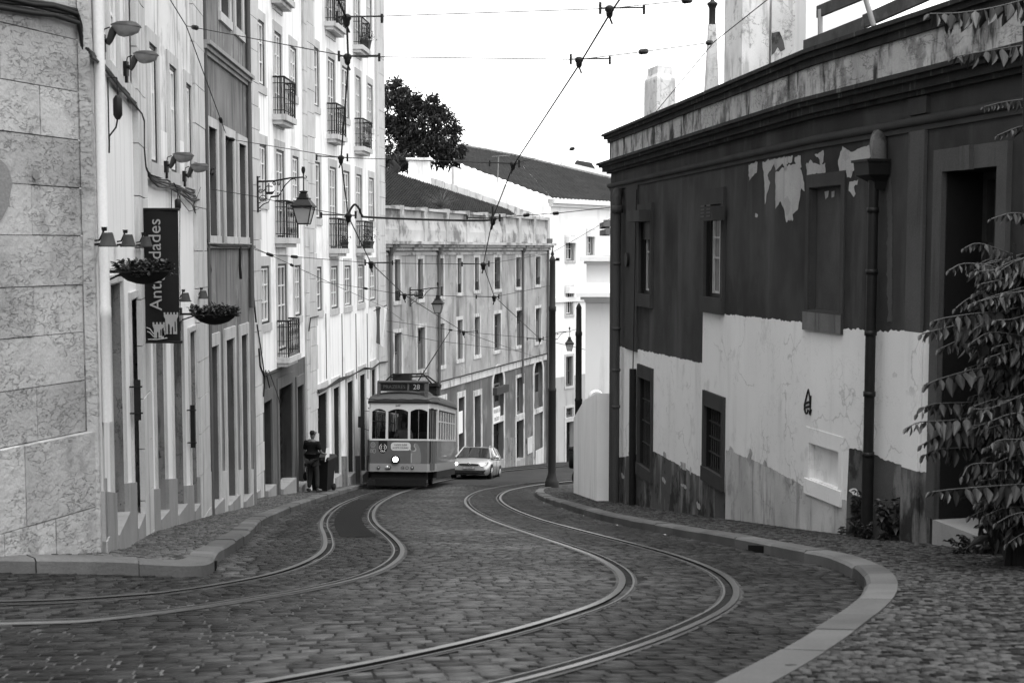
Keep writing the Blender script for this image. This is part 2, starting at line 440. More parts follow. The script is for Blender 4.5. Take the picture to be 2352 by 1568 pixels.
def setts(name, mat, poly, wx, wy, gap, zoff, ang=0.0, avoid=(), clear=.2, holes=(), wave=.12, inset=.2, h=.03, tilt=.004, ymax=99, rock=.022, sheen_wear=None):
    P = np.array(poly); ca, sa = math.cos(ang), math.sin(ang)
    a = P[:, 0] * ca + P[:, 1] * sa; b = -P[:, 0] * sa + P[:, 1] * ca
    rows = []
    vb = b.min() - 1
    while vb < b.max() + 1:
        hrow = wy * rng.uniform(.85, 1.15)
        n = int((a.max() - a.min() + 2) / wx * 1.2) + 2
        w = wx * rng.uniform(.72, 1.32, n); e = np.cumsum(w) + a.min() - 1 + rng.uniform(0, wx)
        rows.append(np.stack([e - w / 2, np.full(n, vb + hrow / 2), w / 2 - gap / 2, np.full(n, hrow / 2 - gap / 2)], 1)); vb += hrow
    Q = np.concatenate(rows)
    def xy(A, Bq):
        Bq = Bq + wave * np.sin(A * .9 + Bq * .25) + wave * .5 * np.sin(A * 2.3 + 1.3 - Bq * .4)
        A = A + wave * .7 * np.sin(Bq * .8)
        return A * ca - Bq * sa, A * sa + Bq * ca
    x, y = xy(Q[:, 0], Q[:, 1])
    k = pip(x, y, poly) & (y < ymax) & (rng.random(len(x)) > .004)
    for hp in holes: k &= ~pip(x, y, hp)
    Q, x, y = Q[k], x[k], y[k]
    for pl in avoid:
        k = pdist(x, y, pl) > clear; Q, x, y = Q[k], x[k], y[k]
    n = len(Q); V = np.zeros((n, 8, 3)); cx = [(-1, -1), (1, -1), (1, 1), (-1, 1)]
    z0 = GV(x, y) + zoff + rng.normal(0, tilt, n)
    tx, ty = rng.normal(0, rock, n), rng.normal(0, rock, n)
    gy = (GV(x, y + .2) - GV(x, y - .2)) / .4
    for i, (u, v) in enumerate(cx):
        for lv in (0, 1):
            f = 1.0 if lv == 0 else 1 - inset
            ins = inset * Q[:, 3] if lv else 0
            hu = Q[:, 2] - ins; hv = Q[:, 3] - ins
            A = Q[:, 0] + u * hu * rng.uniform(.88, 1.02, n); Bq = Q[:, 1] + v * hv * rng.uniform(.88, 1.02, n)
            X, Y = xy(A, Bq)
            V[:, i + 4 * lv, 0] = X; V[:, i + 4 * lv, 1] = Y
            V[:, i + 4 * lv, 2] = z0 + gy * (Y - y) + (tx * (X - x) + ty * (Y - y) if lv else -h)
    fc = np.array([(4, 5, 6, 7), (0, 1, 5, 4), (1, 2, 6, 5), (2, 3, 7, 6), (3, 0, 4, 7)])
    faces = (fc[None] + (np.arange(n) * 8)[:, None, None]).reshape(-1, 4)
    me = bpy.data.meshes.new(name)
    me.vertices.add(n * 8); me.vertices.foreach_set('co', V.reshape(-1))
    me.loops.add(len(faces) * 4); me.loops.foreach_set('vertex_index', faces.reshape(-1))
    me.polygons.add(len(faces)); me.polygons.foreach_set('loop_start', np.arange(len(faces)) * 4); me.polygons.foreach_set('loop_total', np.full(len(faces), 4))
    me.update(calc_edges=True); me.materials.append(mat)
    if sheen_wear is not None:
        at_ = me.attributes.new('sheen_wear', 'FLOAT', 'FACE'); at_.data.foreach_set('value', np.repeat(sheen_wear(x, y), 5).astype(np.float32))
    o = bpy.data.objects.new(name, me); COL.objects.link(o); tag(o, kind='structure')
    return o
def road_sheen_wear(x, y):
    """how pale each sett is: wear plus painted sheen in the lane between the tracks, dusty gutters, darker left track"""
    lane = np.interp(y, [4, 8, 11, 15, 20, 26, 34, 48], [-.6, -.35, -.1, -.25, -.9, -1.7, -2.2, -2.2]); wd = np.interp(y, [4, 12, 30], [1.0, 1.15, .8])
    w = .62 + 1.0 * np.exp(-((x - lane) / wd) ** 2)  # lane sheen painted into the stone colour, on top of wear
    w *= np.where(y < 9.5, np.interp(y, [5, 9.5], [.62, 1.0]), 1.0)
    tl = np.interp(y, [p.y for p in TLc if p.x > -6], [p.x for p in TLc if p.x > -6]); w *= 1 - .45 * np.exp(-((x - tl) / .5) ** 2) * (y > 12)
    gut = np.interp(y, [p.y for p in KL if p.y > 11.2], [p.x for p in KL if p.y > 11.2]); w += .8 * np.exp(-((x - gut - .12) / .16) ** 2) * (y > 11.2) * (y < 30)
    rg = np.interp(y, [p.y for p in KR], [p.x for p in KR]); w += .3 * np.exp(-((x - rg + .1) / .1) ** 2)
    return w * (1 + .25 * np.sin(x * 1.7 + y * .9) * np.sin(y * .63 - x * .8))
kr = [(p.x, p.y) for p in KR]; kl = [(p.x, p.y) for p in KL]
road_poly = [(-9, 3.2), (-.3, 3.2)] + [q for q in kr if q[1] > 3.2 and q[1] < 48] + [(-5.2, 48)] + [q for q in reversed(kl) if q[1] < 48]
setts('road', m_sett, road_poly, .150, .104, .008, .002, ang=.20, avoid=RAILS, clear=.10, holes=[PATCH], h=.014, wave=.08, inset=.04, tilt=.001, rock=.006, sheen_wear=road_sheen_wear)
sheet_road = None
mb = MB(); ysr = [3.2 + .4 * i for i in range(112)]
mb.grid([[(x, y, G(x, y) - .0055) for x in (-9, -7, -5.5, -4.2, -3.4, -2.7, -1.5, 0, 1.5, 3.1)] for y in ysr if y < 40], 0, False)
tag(mb.build('road_bed', m_dirt), kind='structure')
mb = MB(); mb.grid([[(x, y, G(x, y) - .0025) for x in (-9, -7, -5.5, -4.2, -3.4, -2.7, -1.9, -1.2 + .5 * math.sin(y * 3))] for y in np.arange(3.3, 7.6, .2)], 0, False)
tag(mb.build('pale_mortar_joints', weather('pale_mortar', .085, mott=.5, mscale=1.2, grain=.3, patch=1.0, pv=.02, pscale=1.1, pthr=(.46, .56))), kind='structure')
# pavements: bed sheet plus small limestone setts
def sheet(name, left, right, mat, dz, n=6):
    mb = MB(); rows = []
    for a, b in zip(left, right): rows.append([(a[0] + (b[0] - a[0]) * k / n, a[1] + (b[1] - a[1]) * k / n, G(a[0] + (b[0] - a[0]) * k / n, a[1] + (b[1] - a[1]) * k / n) + dz) for k in range(n + 1)])
    mb.grid(rows, 0, False); return tag(mb.build(name, mat), kind='structure')
kri0 = [(p.x, p.y) for p in offs(KR, .18)]; kri = [(p.x, p.y) for p in offs(KR, .17)]; kli = [(p.x, p.y) for p in offs(KL, -.19)]
def xat(pl, y):
    for a, b in zip(pl, pl[1:]):
        if min(a[1], b[1]) <= y <= max(a[1], b[1]) and a[1] != b[1]: return a[0] + (b[0] - a[0]) * (y - a[1]) / (b[1] - a[1])
wr = [(7.0, 2.6), (7.0, 4.0), (5.25, 11.2), (4.63, 13.9), (3.94, 16.8), (2.22, 28.9), (2.05, 36), (2.1, 43)]
yr = [2.7 + .45 * i for i in range(84)]
sheet('right_pavement_bed', [(xat(kri, y), y) for y in yr], [(xat(wr, y) + .3, y) for y in yr], m_dirt, KH - .022)
setts('right_pavement', m_pave, [q for q in kri0 if q[1] < 40.5] + [(2.1, 40.5), (2.05, 36), (2.22, 28.9), (3.94, 16.8), (4.63, 13.9), (5.25, 11.2), (7, 4), (7, 2.6)], .062, .054, .009, KH - .006, ang=.35, h=.02, wave=.07, inset=.22, tilt=.002)
wl = [(-3.72, 11.44), (-4.66, 16.1), (-5.25, 21.9), (-5.42, 26.4), (-6.3, 28.9), (-6.04, 37.8), (-5.4, 46), (-5.2, 49)]
yl = [11.3 + .5 * i for i in range(70)]
kli2 = [q for q in kli if q[1] > 11.2]
sheet('left_pavement_bed', [(xat(wl, max(y, 11.45)) - .3, y) for y in yl], [(xat(kli2, y), y) for y in yl], m_dirt, KH - .022)
kc = [q for q in kli if q[1] <= 11.3]
sheet('corner_pavement_bed', [(q[0] - .3, q[1] + 2.6) for q in kc], kc, m_dirt, KH - .022)
setts('left_pavement', m_pavel, [(-3.72, 11.44), (-4.66, 16.1), (-5.25, 21.9), (-5.42, 26.4), (-6.3, 28.9), (-6.04, 37.8), (-5.4, 46)] + [q for q in reversed(kli2) if q[1] < 46] + [(-3.05, 11.2), (-3.8, 11.3)], .078, .066, .011, KH - .006, ang=.1, h=.02, wave=.06, inset=.22, tilt=.002)
setts('corner_pavement', m_pavel, kc + [(-3.0, 11.35), (-3.72, 11.4), (-6.2, 4.9), (-9, 5)], .078, .066, .011, KH - .006, ang=-.35, h=.02, wave=.05, inset=.22, tilt=.002)
# ================================================================== buildings, left side
m_stone = weather('limestone_blocks', .38, mott=.25, mscale=1.6, grain=.22, gscale=60, bump=1.0, bscale=9, streak=.45, sv=.16, ssc=(3, 3, 2.2), sthr=(.54, .7), vein=.16, vscale=8, vw=.012, vsc=(1, 1, 2.2), vv=.10, patch=.35, pv=.24, pscale=1.1, isl=.17)
m_joint = weather('stone_joint', .07, mott=.3, grain=.3)
m_trim = weather('limestone_trim', .28, mott=.2, mscale=2, grain=.15, bump=.2, streak=.5, sv=.16, ssc=(4, 4, .8), sthr=(.52, .68))
m_trimd = weather('spotted_stone_jamb', .20, mott=.4, mscale=2.2, grain=.25, bump=.3, patch=.8, pv=.035, pscale=5.5, pthr=(.62, .67), streak=.6, sv=.05, ssc=(7, 7, 1), sthr=(.5, .66), vein=.6, vscale=6)
m_cream = weather('shop_plaster', .76, mott=.08, grain=.05, bump=.08, streak=.35, sv=.3, ssc=(6, 6, .25))
m_bup = weather('upper_plaster', .62, mott=.22, mscale=1.2, grain=.12, bump=.15, streak=.85, sv=.17, ssc=(6, 6, .45), sthr=(.5, .68), patch=.5, pv=.3, pscale=2.2, pthr=(.55, .66))
m_grey = weather('stained_grey_plaster', .20, mott=.5, mscale=1.1, grain=.18, bump=.25, streak=.9, sv=.06, ssc=(7, 7, .45), sthr=(.48, .68), patch=.4, pv=.34, pscale=1.4)
m_white = weather('white_plaster', .84, mott=.07, grain=.05, bump=.1, streak=.6, sv=.42, ssc=(5, 5, .22), sthr=(.48, .72), patch=.45, pv=.52, pscale=.9, pthr=(.54, .68))
m_quoin = weather('quoin_stone', .50, mott=.22, mscale=1.8, grain=.12, bump=.2, streak=.6, sv=.22, ssc=(5, 5, .5))
m_facade = weather('weathered_grey_facade', .33, mott=.42, mscale=.9, grain=.15, bump=.25, streak=.8, sv=.10, ssc=(1.6, 1.6, .28), sthr=(.5, .7), patch=.5, pv=.46, pscale=.8, pthr=(.55, .63), crack=.4, cscale=.9)
m_lower = weather('lower_facade_paint', .125, patch=.6, pv=.24, pscale=.7, pthr=(.52, .66), mott=.4, mscale=.9, grain=.12, bump=.2, streak=.5, sv=.06, ssc=(3, 3, .3))
m_frame = weather('weathered_trim_white', .47, mott=.2, mscale=2, grain=.12, bump=.15, streak=.5, sv=.25, ssc=(6, 6, 1))
m_glass = plain('window_glass', .018, rough=.06, spec=.7, grain=.3)
m_glassl = plain('curtained_glass', .20, rough=.18, spec=.6, grain=.4)
m_sash = plain('white_sash', .68, rough=.5, grain=.1)
m_dkwood = plain('dark_wood', .014, rough=.55, grain=.4)
m_mdwood = weather('worn_shutter', .13, mott=.3, mscale=3, grain=.15, streak=.6, sv=.05, ssc=(14, 14, .5), rough=.7)
m_iron = plain('black_iron', .012, rough=.5, grain=.3)
m_cable = plain('black_cable', .014, rough=.6)
m_tile = None

def cable(name, lab, pts, r=.012, parent=None, cat='cable', n=5, group=None):
    mb = MB(); mb.tube(pts, r, n); o = mb.build(name, m_cable, parent)
    if parent is None: tag(o, lab, cat, group)
    return o
def glazed(W, parent, r, dp, frame=m_sash, glass=m_glass, fw=.05, bars_s=1, bars_z=(.33,), outer=None, ow=.05, sur=None, surw=.16, suro=.03, sill=None, head=None, name='window', sign=0):
    """a window in a hole: part = stone surround or outer frame, sub-parts = sash and panes"""
    a, b, c, d = r[:4]
    p = MB()
    if sur: W.ring(p, r, surw, -.01, suro, 0, sill=sill, head=head)
    W.iring(p, r, ow, -dp + .02, min(-dp + .09, -.006), 1)
    part = p.build(name, [sur or frame, outer or frame], parent)
    q = MB(); a, b, c, d = a + ow, b - ow, c + ow, d - ow
    W.iring(q, (a, b, c, d), fw, -dp + .015, -dp + .055, 0)
    for k in range(1, bars_s + 1):
        s = a + (b - a) * k / (bars_s + 1); W.sbox(q, s - fw * .55, s + fw * .55, c + fw, d - fw, -dp + .015, -dp + .06, 0)
    for f in bars_z:
        z = c + (d - c) * f; W.sbox(q, a + fw, b - fw, z - .016, z + .016, -dp + .013, -dp + .047, 0)
    q.build('sash', frame, part)
    g = MB(); g.face([W.P(a, c, -dp + .01), W.P(b, c, -dp + .01), W.P(b, d, -dp + .01), W.P(a, d, -dp + .01)]); g.build('pane', glass, part)
    return part
def panel_door(W, parent, r, dp, mat=m_dkwood, name='door', leaves=2, slats=0, transom=0):
    a, b, c, d = r[:4]; mb = MB()
    mb.face([W.P(a, c - .5, -dp + .004), W.P(b, c - .5, -dp + .004), W.P(b, d, -dp + .004), W.P(a, d, -dp + .004)])
    w = (b - a) / leaves
    for k in range(leaves):
        x0, x1 = a + k * w, a + (k + 1) * w
        if slats:
            z = c
            while z < d - .1: W.sbox(mb, x0 + .05, x1 - .05, z, z + slats * .6, -dp + .006, -dp + .04); z += slats
        else:
            zz = [c, c + (d - c) * .32, c + (d - c) * .68, d]
            for u, v in zip(zz, zz[1:]): W.iring(mb, (x0 + .015, x1 - .015, u + .02, v - .02), .09, -dp + .004, -dp + .045)
    if transom: W.sbox(mb, a, b, d - transom - .06, d - transom, -dp + .004, -dp + .09)
    return mb.build(name, mat, parent)

# ------------------------------------------------------------------ stone corner building (nearest, left)
stone = thing('stone_building', 'pale limestone block corner building at the near left kerb', 'building', (-4.2, 10.4, G(-4.2, 10.4)))
mb = MB()
zc = [-3.3, -2.30, -1.62, -1.16, -.73, -.31, .12, .54, .96, 1.38, 1.83, 2.4, 3.1, 3.8, 4.6, 5.4, 6.2]
L = WA.L
WA.sbox(mb, 0, L - .02, -3.6, 6.2, -.5, -.02, 1)
for i, (z0, z1) in enumerate(zip(zc, zc[1:])):
    o = .075 if i < 2 else 0.0
    e = L if i >= 2 else L + .07
    s = e; first = True
    while s > 0:
        w = random.choice([.52, .66, .8]) if first and i % 2 == 0 else random.uniform(.75, 1.25)
        if i == 0: w = [.62, .9, 1.1, 1.2, 1.0, 1][min(5, int((e - s) // .9))]
        a = max(0, s - w); g = .006
        sl = lambda t, z=z0, j=i: z + (.10 if j == 1 else .0) * (t - L)
        d = random.uniform(-.006, .006); g = random.uniform(.002, .006)
        p = [WA.P(a + g, z0 + g, -.02), WA.P(s - (0 if first else g), z0 + g, -.02), WA.P(s - (0 if first else g), z0 + g, o + d), WA.P(a + g, z0 + g, o + d),
             WA.P(a + g, z1 - g, -.02), WA.P(s - (0 if first else g), z1 - g, -.02), WA.P(s - (0 if first else g), z1 - g, o + d), WA.P(a + g, z1 - g, o + d)]
        if first: 
            for q in (1, 2, 5, 6): pass
        mb.hexa(p, 0); s -= w; first = False
wall = mb.build('wall', [m_stone, m_joint], stone)
# return of the blocks round the corner + far end closing wall
mb = MB()
mb.box(-3.80, -3.70, 11.36, 11.44, -3.4, 6.2, 0)
mb.build('corner_stone', m_stone, stone)
mb = MB()
WA.sbox(mb, 0, L, 6.2, 6.4, -3, .12, 0); mb.build('roof', m_trim, stone)
mb = MB()
pts = [WA.pix(x, y) for x, y in ((-260, -40), (0, 4), (60, 14), (110, 22), (165, 36))]
for k, (dz, r) in enumerate(((0, .02), (-.035, .014), (.04, .018), (.018, .02), (-.06, .022))):
    mb.tube([WA.P(s, z + dz + .008 * math.sin(9 * s + k), .02 + r + .006 * k) for s, z in pts] + [WA.P(L - .02, pts[-1][1] + dz - .12, .04), WA.P(L + .02, pts[-1][1] - .32 - .04 * k, .05)], r, 6)
mb.build('cable', m_cable, stone)
# patch of grey cement
mb = MB()
pp = [(-20, 360), (0, 368), (14, 382), (22, 405), (26, 425), (22, 440), (18, 470), (8, 492), (0, 505), (-20, 510)]
mb.poly([WA.P(*WA.pix(x, y), .012) for x, y in pp], 0)
mb.build('repair_patch', weather('cement_patch', .2, mott=.2, grain=.25, gscale=45, bump=.4), stone); mb = MB()
pp = [(72, 396), (80, 390), (88, 396), (89, 408), (80, 414), (73, 407)]
mb.poly([WA.P(*WA.pix(x, y), .012) for x, y in pp], 0)
mb.build('repair_patch', weather('cement_patch', .2, mott=.2, grain=.25, gscale=45, bump=.4), stone)

# ------------------------------------------------------------------ antique shop building
shop = thing('shop_building', 'pale plastered shop building with tall stone door jambs behind the banner', 'building', (-4.6, 16, G(-4.6, 16)))
W = WB
ops = [(206, 223.5, 612), (253, 281, 655), (301, 324, 690), (356, 376, 735), (396.5, 418, 745), (435.5, 449, 765)]
wins = [(208, 219, -60, 75), (245, 266, -80, 140), (291, 304, -60, 190), (341, 359, 97, 371), (387.5, 404, 147, 393), (426, 438.5, 190, 406)]
oh, wh = [], []
for x0, x1, yt in ops:
    s0, s1 = max(.15, W.pix(x0, 900)[0]), W.pix(x1, 900)[0]; z1 = W.pix(x0, yt)[1]
    oh.append((s0, s1, -9.0, z1, .42))
for x0, x1, yt, yb in wins:
    s0, s1, z0, z1 = W.rect(x0, x1, yt, yb, x0); wh.append((s0, s1, z0, z1, .07))
zsp = W.pix(195, 130)[1]
mb = MB()
s2 = W.pix(328, 500)[0]
zlow = -5.6
oh = [(a, b, zlow, d, e) for a, b, c, d, e in oh]
W.facade(mb, 0, s2, zlow, zsp, [h for h in oh if h[1] <= s2 + .3], 0, 2)
W.facade(mb, 0, W.L, zsp, 6.5, wh, 1, 1)
zs2 = W.pix(335, 413)[1]
W.facade(mb, s2, W.L, zlow, zsp, [h for h in oh if h[1] > s2 + .3] + [(a, b, c, d, e) for a, b, c, d, e in wh if c < zsp], 0, 2)
for h in oh: mb.face([W.P(h[0], zlow, -.42), W.P(h[1], zlow, -.42), W.P(h[1], h[3], -.42), W.P(h[0], h[3], -.42)], 3)
mb.build('wall', [m_cream, m_bup, m_trimd, m_dkwood], shop)
mb = MB(); W.sbox(mb, 0, W.L, 6.5, 6.8, -4, .3); mb.build('roof', m_trim, shop)
# plinths of the piers (tops follow the street), steps, jamb mouldings
edges = [0.02] + [v for h in oh for v in h[:2]] + [W.L]
def gz(s): q = W.P(s, 0); return G(q.x, q.y) + KH
for i in range(0, len(edges), 2):
    a, b = edges[i], edges[i + 1]
    if b - a < .05: continue
    pl = MB(); W.sbox(pl, a, b, lambda t: gz(t) - .4, lambda t: gz(t) + .55 + .12 * (i % 4 == 0), 0.0, .045); pl.build('plinth', m_trim, shop)
for h in oh:
    z = gz(h[0]) + .13; st, jm = MB(), MB()
    W.sbox(st, h[0], h[1] , z - .8, z, -.40, .06)
    for a, b in ((h[0] - .10, h[0] - .02), (h[1] + .02, h[1] + .10)): W.sbox(jm, a, b, gz(a) + .5, h[3] + .1, .0, .03)
    W.sbox(jm, h[0] - .02, h[1] + .02, h[3] + .02, h[3] + .1, .0, .028)
    st.build('doorstep', m_trim, shop); jm.build('door_surround', m_frame, shop)
for x0, x1 in ((313, 333), (447, 469)):
    a, b = W.pix(x0, 700)[0], W.pix(x1, 700)[0]
    z = -5.6; mb = MB()
    while z < 6.4:
        hh = random.uniform(.5, .75); W.sbox(mb, a, min(b, W.L), z, z + hh - .012, 0, .06 + random.uniform(0, .008)); z += hh
    mb.build('pilaster', m_quoin, shop)
for i, r in enumerate(wh):
    glazed(W, shop, r, .07, frame=m_sash, glass=m_glass, outer=m_dkwood if i > 2 else m_sash, sur=m_frame, surw=.03 if i == 0 else .17, suro=.025, bars_z=(.62,), fw=.045)
# cables clipped along the top of the shopfront
mb = MB()
def along(pts, o=.04, W=W): return [W.P(*W.pix(x, y), o) for x, y in pts]
rt = [(190, 118), (215, 140), (240, 165), (262, 195), (285, 220), (312, 250), (318, 268), (318, 330), (322, 375), (334, 405), (352, 418), (380, 425), (410, 437), (432, 452), (448, 452)]
for k in range(4): mb.tube(rs(along([(x, y + 6 * (k - 1.5) + 2.5 * math.sin(x * .11 + k * 2)) for x, y in rt], .03 + .012 * k), .12), [.013, .016, .011, .014][k], 5)
mb.tube(along([(335, 405), (350, 425), (372, 432), (390, 420), (400, 440), (432, 470), (440, 490), (436, 470), (452, 430)], .06), .008, 5)
mb.tube(along([(395, 430), (405, 460), (425, 485), (448, 480)], .06), .006, 5)
mb.tube(along([(409, 430), (408, 600), (410, 760)], .03), .006, 5)
mb.build('wall_cable', m_cable, shop)
# small insulator weights hanging from the cable run
for x, y in ((239, 178), (388, 437)):
    t = W.P(*W.pix(x, y), .12); k = .85 if x < 300 else .6
    th = thing('insulator', 'dark ribbed insulator hanging under the cables ' + ('above the white shop wall' if x < 300 else 'behind the banner top'), 'insulator', t, group='insulators on the left wall')
    m = MB(); m.tube([t, t - Vector((0, 0, .2 * k))], .006, 5); m.tube([t - Vector((0, 0, .2 * k)), t - Vector((0, 0, .24 * k)), t - Vector((0, 0, .42 * k)), t - Vector((0, 0, .47 * k))], [.02, .045, .045, .02], 8)
    m.build('weight', m_iron, th)
    m = MB(); m.tube([t - Vector((0, 0, .45 * k)), t - Vector((.02, 0, .56 * k)), t - Vector((.08, .02, .66 * k)), t - Vector((.085, .02, .85 * k))], .009, 5)
    m.tube([t, t - Vector((.09, .0, 0)), t - Vector((.085, .02, .85 * k))], .007, 5); m.build('stay', m_cable, th)

# pale drainpipe standing at the corner between stone building and shop
dp = thing('drainpipe', 'pale painted drainpipe running down the corner of the stone building', 'drainpipe', (-3.68, 11.5, -2.9))
mb = MB(); pp = [Vector((-3.66, 11.49, z)) for z in (5.5, 2, -.5, -.52, -.6, -.62, -1.55)]
mb.tube(pp, [.05, .05, .05, .058, .058, .05, .05], 10); mb.build('pipe', weather('pipe_paint', .6, mott=.1, streak=.3, sv=.3), dp)

# ------------------------------------------------------------------ stained grey house
house = thing('grey_house', 'streaky grey plastered house with a stone cornice between shop and white apartments', 'house', (-5.4, 24, G(-5.4, 24)))
W = WC
EXT = W.L + .6
ops = [(482.5, 501, 797), (519, 538, 781), (554, 568.5, 770)]
wins = [(478, 497, 290, 541), (516, 536, 312, 543), (548, 564, 329, 544.5), (504, 524, -70, 28), (539, 554, -60, 62)]
oh = [];
for x0, x1, yt in ops: oh.append((W.pix(x0, 950)[0], W.pix(x1, 950)[0], -7.2, W.pix(x0, yt)[1], .35))
wh = [W.rect(*w, w[0]) + (.22,) for w in wins]
zm = W.pix(470, 566)[1]
mb = MB()
W.facade(mb, 0, EXT, -7.2, zm, oh, 0, 1); W.facade(mb, 0, EXT, zm, 6.5, wh, 0, 1)
for h in oh: mb.face([W.P(h[0], -7.2, -.35), W.P(h[1], -7.2, -.35), W.P(h[1], h[3], -.35), W.P(h[0], h[3], -.35)], 2)
mb.face([W.P(EXT, -7.2, 0), W.P(EXT, 6.5, 0), W.P(EXT, 6.5, -3), W.P(EXT, -7.2, -3)], 0)
mb.build('wall', [m_grey, weather('shaded_house_jamb', .10, mott=.4, mscale=2, grain=.25, streak=.6, sv=.03, ssc=(7, 7, 1)), m_dkwood], house)  # reveal colour darkened to carry the doorway shade
mb = MB(); W.sbox(mb, 0, EXT, 6.5, 6.8, -4, .3); mb.build('roof', m_trim, house)
mb = MB(); zc_ = W.pix(467.5, 96)[1]
for dz, o in ((0, .16), (-.07, .10), (-.14, .05)): W.sbox(mb, 0, W.L + .12, zc_ + dz - .07, zc_ + dz, 0, o)
mb.build('cornice', m_trim, house)
mb = MB(); W.sbox(mb, .0, EXT, zm - .03, zm + .03, 0, .05)
mb.tube(rs([W.P(t, zm + .05 + .012 * math.sin(t * 7), .07) for t in (0, W.L)], .2), .018, 5); mb.build('string_course', m_trimd, house)
for h in oh:
    fr = MB(); stp = MB()
    W.ring(fr, (h[0], h[1], gz(h[0]) - .5, h[3]), .15, -.01, .035, head=.22, bot=False)
    W.sbox(stp, h[0] - .1, h[1] + .1, gz(h[0]) - .7, gz(h[0]) + .12, -.34, .08)
    fr.build('door_surround', m_frame, house); stp.build('doorstep', m_trim, house)
for h in oh: panel_door(W, house, (h[0], h[1], gz(h[0]) + .12, h[3]), .3, transom=.5)
for i in range(0, 4):
    mb = MB(); e = [0, oh[0][0] - .16, oh[0][1] + .16, oh[1][0] - .16, oh[1][1] + .16, oh[2][0] - .16, oh[2][1] + .16, W.L][2 * i:2 * i + 2]
    if e[1] - e[0] > .05: W.sbox(mb, e[0], e[1], lambda t: gz(t) - .5, lambda t: gz(t) + .75, 0, .04); mb.build('plinth', m_quoin, house)
for r in wh: glazed(W, house, r, .22, frame=m_mdwood, glass=m_glass, outer=m_dkwood, sur=m_frame, surw=.17, suro=.03, sill=.16, bars_z=(.3, .72))
mb = MB()
xx = W.pix(571, 700)[0]
mb.tube([W.P(W.L - .02, z, .06) for z in (6.4, 3.2, 3.1, -1.2)], .05, 8); mb.tube([W.P(.12, z, .05) for z in (6.4, 0, -6.0)], .03, 8); mb.build('drainpipe', weather('pipe_grey', .1, mott=.2), house)
mb = MB()
mb.tube(along([(455, 452), (462, 520), (470, 560), (500, 566), (560, 566), (574, 570), (575, 660), (583, 740)], .05, W), .018, 5)
mb.tube(along([(448, 440), (452, 500), (470, 560), (480, 620), (471, 680), (500, 720), (515, 735)], .04, W), .009, 5)
mb.tube(along([(545, 566), (544, 610), (546, 640)], .06, W), .03, 6)
mb.build('wall_cable', m_cable, house)

# ------------------------------------------------------------------ white apartment house with balconies
W = WD
flats = thing('apartment_building', 'tall white plastered apartment house with iron balconies at mid left', 'building', (-6.1, 35, G(-6.1, 35)))
def balcony(W, parent, x0, x1, ytop, ybot, dp=.36, rail_h=.95, xr=None):
    """stone slab and iron railing from the slab's place in the facade"""
    s0 = W.pix(x0, ytop)[0]; Y = W.P(s0, 0).y + .9; x1 -= dp * F / Y      # the outer corner hides part of the wall behind it
    s1 = max(W.pix(x1, ytop)[0], s0 + 1.0)
    return balcony_s(W, parent, s0, s1, W.pix(x1, ytop)[1], dp, rail_h)
def balcony_s(W, parent, s0, s1, z, dp=.55, rail_h=.95):
    mb = MB(); W.sbox(mb, s0, s1, z - .15, z, .0, dp); W.sbox(mb, s0 + .05, s1 - .05, z - .25, z - .15, .0, dp * .75)
    part = mb.build('balcony', m_quoin, parent)
    r = MB(); o = dp - .05; zt = z + rail_h
    path = [(s0 + .04, .02), (s0 + .04, o), (s1 - .04, o), (s1 - .04, .02)]
    for zz, rr in ((zt, .026), (zt - .16, .012), (z + .10, .012), (z + .42, .007)):
        r.tube([W.P(s, zz, q) for s, q in path], rr, 5)
    def bar(s, q, rr, scroll=True):
        r.tube([W.P(s, z - .02, q), W.P(s, zt, q)], rr, 4)
        if scroll:
            for zc2 in (z + .2, z + .62):
                r.tube([W.P(s + .035 * math.sin(t), zc2 + .1 * math.cos(t), q) for t in np.linspace(0, 2 * math.pi, 9)], .006, 4, caps=False)
    n = max(6, int((s1 - s0) / .125))
    for k in range(n + 1): bar(s0 + .04 + (s1 - s0 - .08) * k / n, o, .020 if k in (0, n) else .008, k % 2 == 0)
    for e in (s0 + .04, s1 - .04):
        for k in range(1, 5): bar(e, .02 + (o - .02) * k / 5, .009, k % 2 == 0)
    r.build('railing', m_iron, part)
    return part
W = WD
wD = [(588, 606, 40, 190), (666, 680, 103, 214), (593.5, 611, 329, 460), (671, 685, 357, 463), (598, 618, 611, 746), (676.5, 690, 609, 728), (592, 606, -120, -40)]
dD = [(630, 645.5, 70, 275), (634.5, 652, 342, 546), (638, 658, 606, 810), (627, 642, -160, 5)]
gD = [(578, 586, 925), (604, 623, 925), (639.5, 670, 893), (682, 696, 888)]
wh = [W.rect(*w, w[0]) + (.075,) for w in wD]; dh = [W.rect(*w, w[0]) + (.075,) for w in dD]
dh = [(a, b, c + .02, d, e) for a, b, c, d, e in dh]
oh = [(W.pix(a, 1000)[0], W.pix(b, 1000)[0], -9.5, W.pix(a, y)[1], .35) for a, b, y in gD]
zm = W.pix(600, 862)[1]
mb = MB(); W.facade(mb, 0, W.L, -9.5, zm, oh, 1, 2); W.facade(mb, 0, W.L, zm, 8.5, wh + dh, 0, 0)
for h in oh: mb.face([W.P(h[0], -9.5, -.34), W.P(h[1], -9.5, -.34), W.P(h[1], h[3], -.34), W.P(h[0], h[3], -.34)], 3)
mb.face([W.P(0, -9.5, 0), W.P(0, 8.5, 0), W.P(0, 8.5, -4), W.P(0, -9.5, -4)], 0)
m_dkjamb = weather('shaded_stone_jamb', .045, mott=.4, mscale=2.2, grain=.25, bump=.3, streak=.5, sv=.015)  # doorway shade put into the jamb colour
m_wlow = weather('shaded_grimy_plaster', .12, mott=.3, mscale=1.2, grain=.15, bump=.25, streak=.7, sv=.07, ssc=(6, 6, .5))  # grimy plaster, darkened further to stand in for street shade
